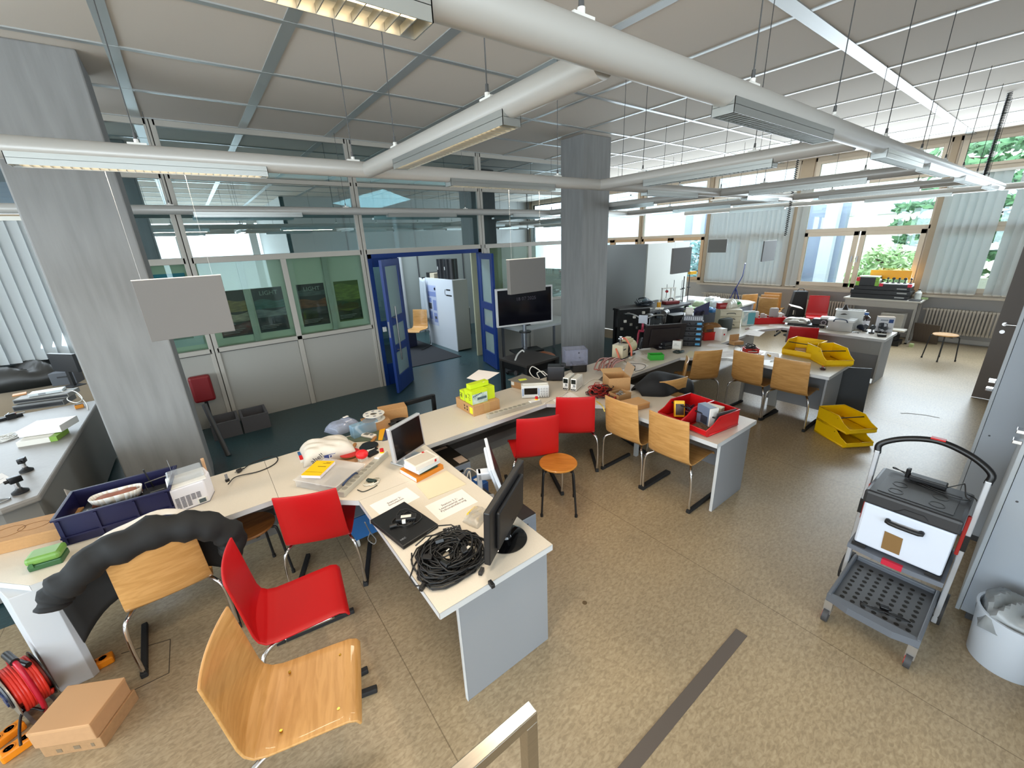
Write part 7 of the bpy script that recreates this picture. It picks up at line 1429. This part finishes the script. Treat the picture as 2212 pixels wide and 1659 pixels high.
# ------------------------------------------------------------------ trolley with cooler
r = root('folding_trolley', 'grey folding trolley with red clips carrying the cool box', 'trolley', (2.64, .21, 0), math.radians(-90))
GP = mat('#55585d', .55); W_ = .19
pb_ = MB(); pb_.box(-W_, .02, .165, W_, .50, .172)
lo = pb_.ob('lower_platform', GP, r); b = MB()
for i in range(7):
    for j in range(9): x = -.15 + .05 * i; y = .07 + .047 * j; b.lathe([(0, 0), (.012, 0), (.012, .0012), (0, .0012)], 12, Matrix.Translation((x, y, .172)), cap0=False, cap1=False)
ho = b.ob('platform_holes', mat('#15130f', .8), lo); ho['kind'] = 'stuff'
b = MB(); b.box(-W_ - .02, 0, .15, -W_, .52, .20, bev=.006).box(W_, 0, .15, W_ + .02, .52, .20, bev=.006).box(-W_, .50, .15, W_, .52, .20, bev=.006); b.prism([(-W_ - .02, .0), (-.1, -.035), (.1, -.035), (W_ + .02, 0), (W_ + .02, .022), (-W_ - .02, .022)], .15, .195); b.ob('platform_frame', mat('#5f646c', .5), r)
for s in (-1, 1):
    t_ = MB(); t_.box(s * (W_ + .035) - .012, .40, .05, s * (W_ + .035) + .012, .44, 1.02, Matrix.Rotation(0, 4, 'X')); t_.ob('upright', mat('#c9ced6', .3, .6), r, bevel=.004)
    MB().cyl((s * (W_ + .06), .50, .10), (s * (W_ + .02), .50, .10), .10, n=28).ob('rear_wheel', mat('#2b2a2a', .7), r, smooth='a')
    MB().cyl((s * W_ - .014, .0, .045), (s * W_ + .014, .0, .045), .045, n=20).ob('front_caster', mat('#3a3a3c', .6), r, smooth='a'); MB().cyl((s * W_ - .017, .0, .045), (s * W_ - .014, .0, .045), .03, n=18).ob('caster_hub', mat('#c8281e', .4), r); MB().box(s * W_ - .02, -.01, .06, s * W_ + .02, .03, .15).ob('caster_fork', ALU, r)
    MB().box(s * (W_ + .02) - .008, .385, .55, s * (W_ + .02) + .008, .41, .80, bev=.004).ob('red_clip', mat('#a82018', .45), r); MB().box(s * (W_ + .035) - .014, .395, .58, s * (W_ + .035) + .014, .445, .68).ob('hinge_block', SOOT, r)
MB().tube(smoothpath([(-W_ - .035, .42, 1.0), (-W_ - .032, .43, 1.06), (-.13, .45, 1.12), (0, .46, 1.15), (.13, .45, 1.12), (W_ + .032, .43, 1.06), (W_ + .035, .42, 1.0)], 6), .017, 10).ob('handle', SOOT, r, smooth=True); MB().box(-.03, .445, 1.16, .03, .475, 1.168).ob('red_button', RED, r)
b = MB(); b.prism([(-W_ - .02, .19), (-.08, .175), (.08, .175), (W_ + .02, .19), (W_ + .02, .58), (-W_ - .02, .58)], .44, .47); b.ob('upper_platform', mat('#646a74', .5), r); MB().box(-.045, .172, .438, .045, .192, .472).ob('red_badge', mat('#b81e38', .45), r)
TM = Matrix.Translation((2.64, .21, 0)) @ Matrix.Rotation(math.radians(-90), 4, 'Z')
r = root('cool_box', 'white cool box with black lid standing on the trolley', 'cool box', TM @ Vector((0, .20, .472)), math.radians(-90))
MB().box(-.19, .0, .02, .19, .36, .30).ob('body', mat('#ccd4e2', .45), r, bevel=.012)
for s in (-.195, .13): MB().box(s, -.006, .0, s + .065, .366, .02).ob('foot_rail', BLACK, r)
lid = MB(); lid.box(-.2, -.012, .30, .2, .375, .385, bev=.016); lid = lid.ob('lid', mat('#2b2c2f', .45), r); MB().box(-.155, .03, .385, .155, .25, .388, bev=.001).ob('lid_inset', mat('#3e4043', .45), lid)
for i in (-1, 1):
    for j in (0, 1): MB().lathe([(.028, 0), (.033, 0), (.033, .0016), (.028, .0016), (.028, 0)], 24, Matrix.Translation((i * .085, .085 + .10 * j, .388)), cap0=False, cap1=False).ob('cup_ring', mat('#1c1d1f', .4), lid)
MB().tube(smoothpath([(-.07, -.002, .24), (-.06, -.022, .235), (.06, -.022, .235), (.07, -.002, .24)], 3), .013, 8).ob('front_handle', BLACK, r, smooth=True); MB().prism([(-.045, 0), (.035, .0), (.03, .11), (-.05, .115)], 0, .003, Matrix.Translation((-.02, 0, .05)) @ Matrix.Rotation(PI / 2, 4, 'X')).ob('cardboard_patch', mat('#7d5f36', .8), r); MB().tube([(-.06, -.014, .315), (-.04, -.014, .325), (-.02, -.014, .345), (.06, -.014, .345), (.08, -.014, .325)], .002, 4).ob('lid_groove', SOOT, lid)
CM = Matrix.Translation(r.location) @ Matrix.Rotation(math.radians(-90), 4, 'Z')
r = root('power_adapter', 'black power adapter with thin cables lying on the cool box lid', 'adapter', CM @ Vector((.02, .31, .388)), math.radians(-90)); MB().box(-.09, -.03, 0, .07, .03, .032, bev=.006).ob('brick', BLACK, r); MB().box(-.11, -.01, .0, -.09, .02, .06, bev=.005).ob('plug', SOOT, r)
MB().tube(smoothpath([(.07, 0, .012), (.12, .02, .05), (.13, .0, .06), (.15, -.04, .01), (.17, -.06, .006), (.10, -.09, .006), (-.05, -.05, .006)], 6), .003, 6).tube(smoothpath([(-.09, 0, .012), (-.16, .02, .03), (-.17, .05, .01), (-.10, .04, .008), (0, -.05, .008), (.14, -.07, .01)], 6), .003, 6).tube(smoothpath([(.15, 0, .01), (.19, -.03, .005), (.205, -.05, -.05), (.2, -.03, -.12), (.21, -.04, -.17)], 5), .003, 6).ob('cables', CABK, r, smooth=True)
r = root('cable_bundle', 'bundled black cable lying on the lower trolley platform', 'cable', TM @ Vector((.03, .10, .174)), math.radians(-75)); b = MB()
for k in range(6): b.tube(smoothpath([(-.10, -.012 + .005 * k, .008 + .004 * (k % 3)), (-.03, .01 - .004 * k, .012), (.05, -.012 + .005 * k, .014), (.12, .0, .008)], 4), .0035, 6)
b.ob('cable_strands', CABK, r, smooth=True); MB().box(-.01, .02, 0, .03, .05, .025, bev=.005).ob('plug', SOOT, r)
# ------------------------------------------------------------------ cabinets on the right, bin
def locker(label, x0, x1, yf, yb, h):
    r = root('steel_cabinet', label, 'cabinet', ((x0 + x1) / 2, (yf + yb) / 2, 0), 0, 'tall grey steel cabinets'); M_ = mat('#a9b2bc', .5)
    wob(MB().box(x0, yb, .05, x1, yf - .022, h), 'carcass', M_, r, bevel=.002); wob(MB().box(x0 + .01, yb + .02, 0, x1 - .01, yf - .05, .05), 'plinth', DGREY, r); xm = (x0 + x1) / 2
    for a, b_ in ((x0 + .002, xm - .002), (xm + .002, x1 - .002)): wob(MB().box(a, yf - .02, .04, b_, yf, h - .01), 'door', mat('#b3bac0', .5), r, bevel=.003)
    for z in (1.17, 1.23): wob(MB().box(x0 - .004, yf, z, x0 + .05, yf + .035, z + .02), 'hinge_bracket', CHROME, r, bevel=.002)
    wob(MB().cyl((x0 - .001, yf - .06, .85), (x0 + .001, yf - .06, .85), .006), 'bolt', DGREY, r)
    return r
locker('tall grey steel cabinet farther away beside the grey door', 4.27, 5.25, .115, -.45, 2.0); locker('tall grey steel cabinet nearest the white waste bin', 3.29, 4.22, -.075, -.6, 2.0)
r = root('waste_bin', 'white waste bin filled with clear plastic rubbish at the right edge', 'bin', (3.07, -.30, 0), 0); MB().lathe([(0, 0), (.135, 0), (.142, .008), (.165, .31), (.172, .315), (.172, .325), (.160, .325), (.138, .02), (0, .02)], 40, cap0=False, cap1=False).ob('bin_body', mat('#c2ccd8', .45), r, smooth='a')
crumple(.30, .30, .16, 501, mat('#a9b0b4', .2, alpha=.6), r, 'plastic_rubbish', 18, 18, .6, .4).location = (0, 0, .24); MB().box(-.05, -.02, .3, .06, .03, .36, Matrix.Rotation(.4, 4, 'Y')).ob('crumpled_wrapper', mat('#7d8288', .4), r)
# tape mark on the floor
q = [P(1946, 893, 0), P(1968, 902, 0), P(1963, 893, 0), P(2000, 897, 0), P(1992, 892, 0), P(2030, 903, 0)]; o = MB(); c = q[0]
for a, b_ in ((0, 2), (2, 3), (3, 5)): o.tube([q[a] - c + Vector((0, 0, .002)), q[b_] - c + Vector((0, 0, .002))], .012, 4)
for v in o.bm.verts: v.co.z = max(.0005, min(.002, v.co.z))
o = o.ob('tape_mark', mat('#6f675a', .6), None); o.location = c; tag(o, 'grey tape mark on the floor before the grey door', 'tape mark')
o = MB().lathe([(0, 0), (.016, 0), (.016, .0012), (0, .0012)], 16, cap0=False, cap1=False).ob('floor_stain', mat('#5c4a30', .7), None); o.location = P(1263, 1302, 0); tag(o, 'round dark stain on the floor beside the nearest desk wing', 'stain')
# ------------------------------------------------------------------ outside
struct(MB().box(12.1, -40, -.7, 80, 60, -.6).ob('ground', mat('#b8b4a4', .9, noise=.2, nscale=2)))
struct(MB().box(-40, 8.4, -.7, 12.1, 60, -.6).ob('ground', mat('#b8b4a4', .9)))
FAC = mat('#e3dccb', .8); BAND = mat('#c9d3dc', .3); FRW = mat('#dfe3e4', .5)
r = root('building', 'pale building with window bands across the yard', 'building', (27, 2, -.6), 0)
MB().box(-.3, -18, 0, 8, 8.6, 9.5).ob('facade', FAC, r)
for z in (3.4, 6.3):
    for k in range(8):
        y = -16 + 3.0 * k; q = MB().box(-.36, y, z, -.3, y + 2.2, z + 1.3).ob('window', BAND, r); b = MB()
        for i in range(3): b.box(-.4, y + .7 * i + .02, z, -.36, y + .7 * i + .07, z + 1.3)
        b.ob('window_bar', FRW, q)
for k in range(4): MB().box(-.34, 2 - 2.2 * k, 2.3, -.3, 3.2 - 2.2 * k, 2.55).ob('vent_slit', mat('#b9b4aa', .6), r)
r = root('building', 'white building with tall windows behind the middle blinds', 'building', (19.5, 13.5, -.6), 0); MB().box(0, -4, 0, 6, 3, 8.5).ob('facade', mat('#dcdfe2', .8), r)
for k in range(3): q = MB().box(-.06, -3.6 + 2.1 * k, 3.9, 0, -2.0 + 2.1 * k, 5.9).ob('window', BAND, r); b = MB(); b.box(-.1, -3.6 + 2.1 * k, 4.9, -.06, -2.0 + 2.1 * k, 4.98).box(-.1, -2.85 + 2.1 * k, 3.9, -.06, -2.77 + 2.1 * k, 5.9); b.ob('window_bar', FRW, q)
r = root('roof_building', 'low building with pale blue parapet beyond the left windows', 'building', (20, 20, -.6), 0); MB().box(-1, -4, 0, 10, 14, 2.9).ob('parapet', mat('#cfe0ea', .7), r)
r = root('ventilation_unit', 'grey ventilation unit with a bent duct on the low roof', 'ventilation unit', (21.5, 21.6, 2.3), .05); MB().box(0, -2.6, 0, 2.4, 2.6, 1.35).ob('casing', mat('#93a9ba', .5), r, bevel=.05); MB().tube(smoothpath([(1, -2.4, .9), (1, -3.2, 1.0), (1, -3.7, .6), (1, -3.8, 0)], 5), .45, 14).ob('duct', mat('#a9bccb', .4), r, smooth=True)
r = root('colonnade', 'pale grey colonnade with dark boxes seen through the left casement', 'colonnade', (17.5, 6.0, -.6), 0); MB().box(0, -1.2, 0, .3, 4.5, 4.0).ob('rear_wall', mat('#a8b0c0', .7), r)
for k in range(5): MB().box(-.5, -1.1 + 1.15 * k, 0, -.2, -.75 + 1.15 * k, 4).ob('pillar', mat('#d5d9e2', .7), r)
for k in range(2): MB().box(-.9, -.3 + 2.3 * k, .0, -.55, .35 + 2.3 * k, 1.9).ob('grey_box', mat('#8792a8', .5), r)
LEAF = mat('#6f9a62', .6, noise=.5, nscale=3, h2='#4c7a4c'); LEAF2 = mat('#8fb46a', .6, noise=.4, nscale=5, h2='#5f8f4c')
def foliage(n_, rx, ry, rz, cz, s, seed, layered=False):
    rnd = random.Random(seed); mb = MB(); bm = mb.bm
    for k in range(n_):
        while True:
            x, y, z = rnd.uniform(-1, 1), rnd.uniform(-1, 1), rnd.uniform(-1, 1)
            if x * x + y * y + z * z < 1: break
        if layered: z = round(z * 4) / 4 + rnd.uniform(-.05, .05)
        c = Vector((x * rx, y * ry, z * rz + cz)); u = Vector((rnd.gauss(0, 1), rnd.gauss(0, 1), rnd.gauss(0, .6))).normalized(); v = u.orthogonal().normalized(); ss = s * rnd.uniform(.6, 1.3)
        bm.faces.new([bm.verts.new(c + p) for p in (u * ss, v * ss * .45, -u * ss, -v * ss * .45)])
    return mb
def tree(label, x, y, h, rx, rz_, n_, seed, m=LEAF, s=.16, cat='tree', name='garden_tree', lay=True):
    r = root(name, label, cat, (x, y, -.6), 0); f = foliage(n_, rx, rx, rz_, h, s, seed, lay).ob('foliage', m, r); f['kind'] = 'stuff'
    b = MB().tube([(0, 0, 0), (.1, .05, h * .5), (.02, 0, h + rz_ * .6)], [.14, .1, .04], 8)
    rnd = random.Random(seed)
    for k in range(9): z = h - rz_ * .7 + k * rz_ * .16; a = rnd.uniform(0, 6.28); b.tube([(.05, 0, z), (rx * .7 * math.cos(a), rx * .7 * math.sin(a), z + .2)], [.05, .015], 5)
    b.ob('trunk', mat('#5c4a3a', .8), r)
tree('green layered tree standing before the pale building', 18.3, 1.9, 3.4, 1.9, 1.9, 3600, 3)
tree('pale flowering bush behind the right casement', 16.0, 3.2, 1.4, .9, 1.0, 1500, 5, mat('#c9d8a4', .6, noise=.5, nscale=4, h2='#7fa85e'), .11, 'bush', 'flowering_bush', False)
tree('blue green bush seen beside the white partition through the window', 15.2, 8.2, 1.4, 1.0, 1.5, 1500, 7, mat('#8fb4b0', .6, noise=.5, nscale=4, h2='#4f7f7a'), .12, 'bush', 'garden_bush', False)
r = root('garden_parapet', 'low grey garden wall with a slatted bench behind the flowering bush', 'wall', (16.4, .0, -.6), 0); MB().box(-.2, -4, 0, .0, 1.5, 1.25).ob('wall', mat('#b9b6ac', .8), r); MB().box(-.18, -3, 1.25, -.02, 1.4, 1.5).ob('raised_bed', mat('#a9a896', .8), r)
r = root('slatted_bench', 'slatted wooden bench standing on the garden terrace', 'bench', (18.0, -.9, .65), 0); 
for k in range(5): MB().box(-.1, -1.2, .35 + .12 * k, -.06, 1.0, .43 + .12 * k).ob('slat', mat('#b59f86', .7), r)
for y in (-1.0, .8): MB().box(-.06, y, 0, .0, y + .08, .95).ob('post', mat('#8f7a62', .7), r)
tree('green hedge growing along the garden wall', 20.6, -1.9, 1.9, 1.2, .8, 1300, 9, LEAF2, .12, 'hedge', 'garden_hedge', False)
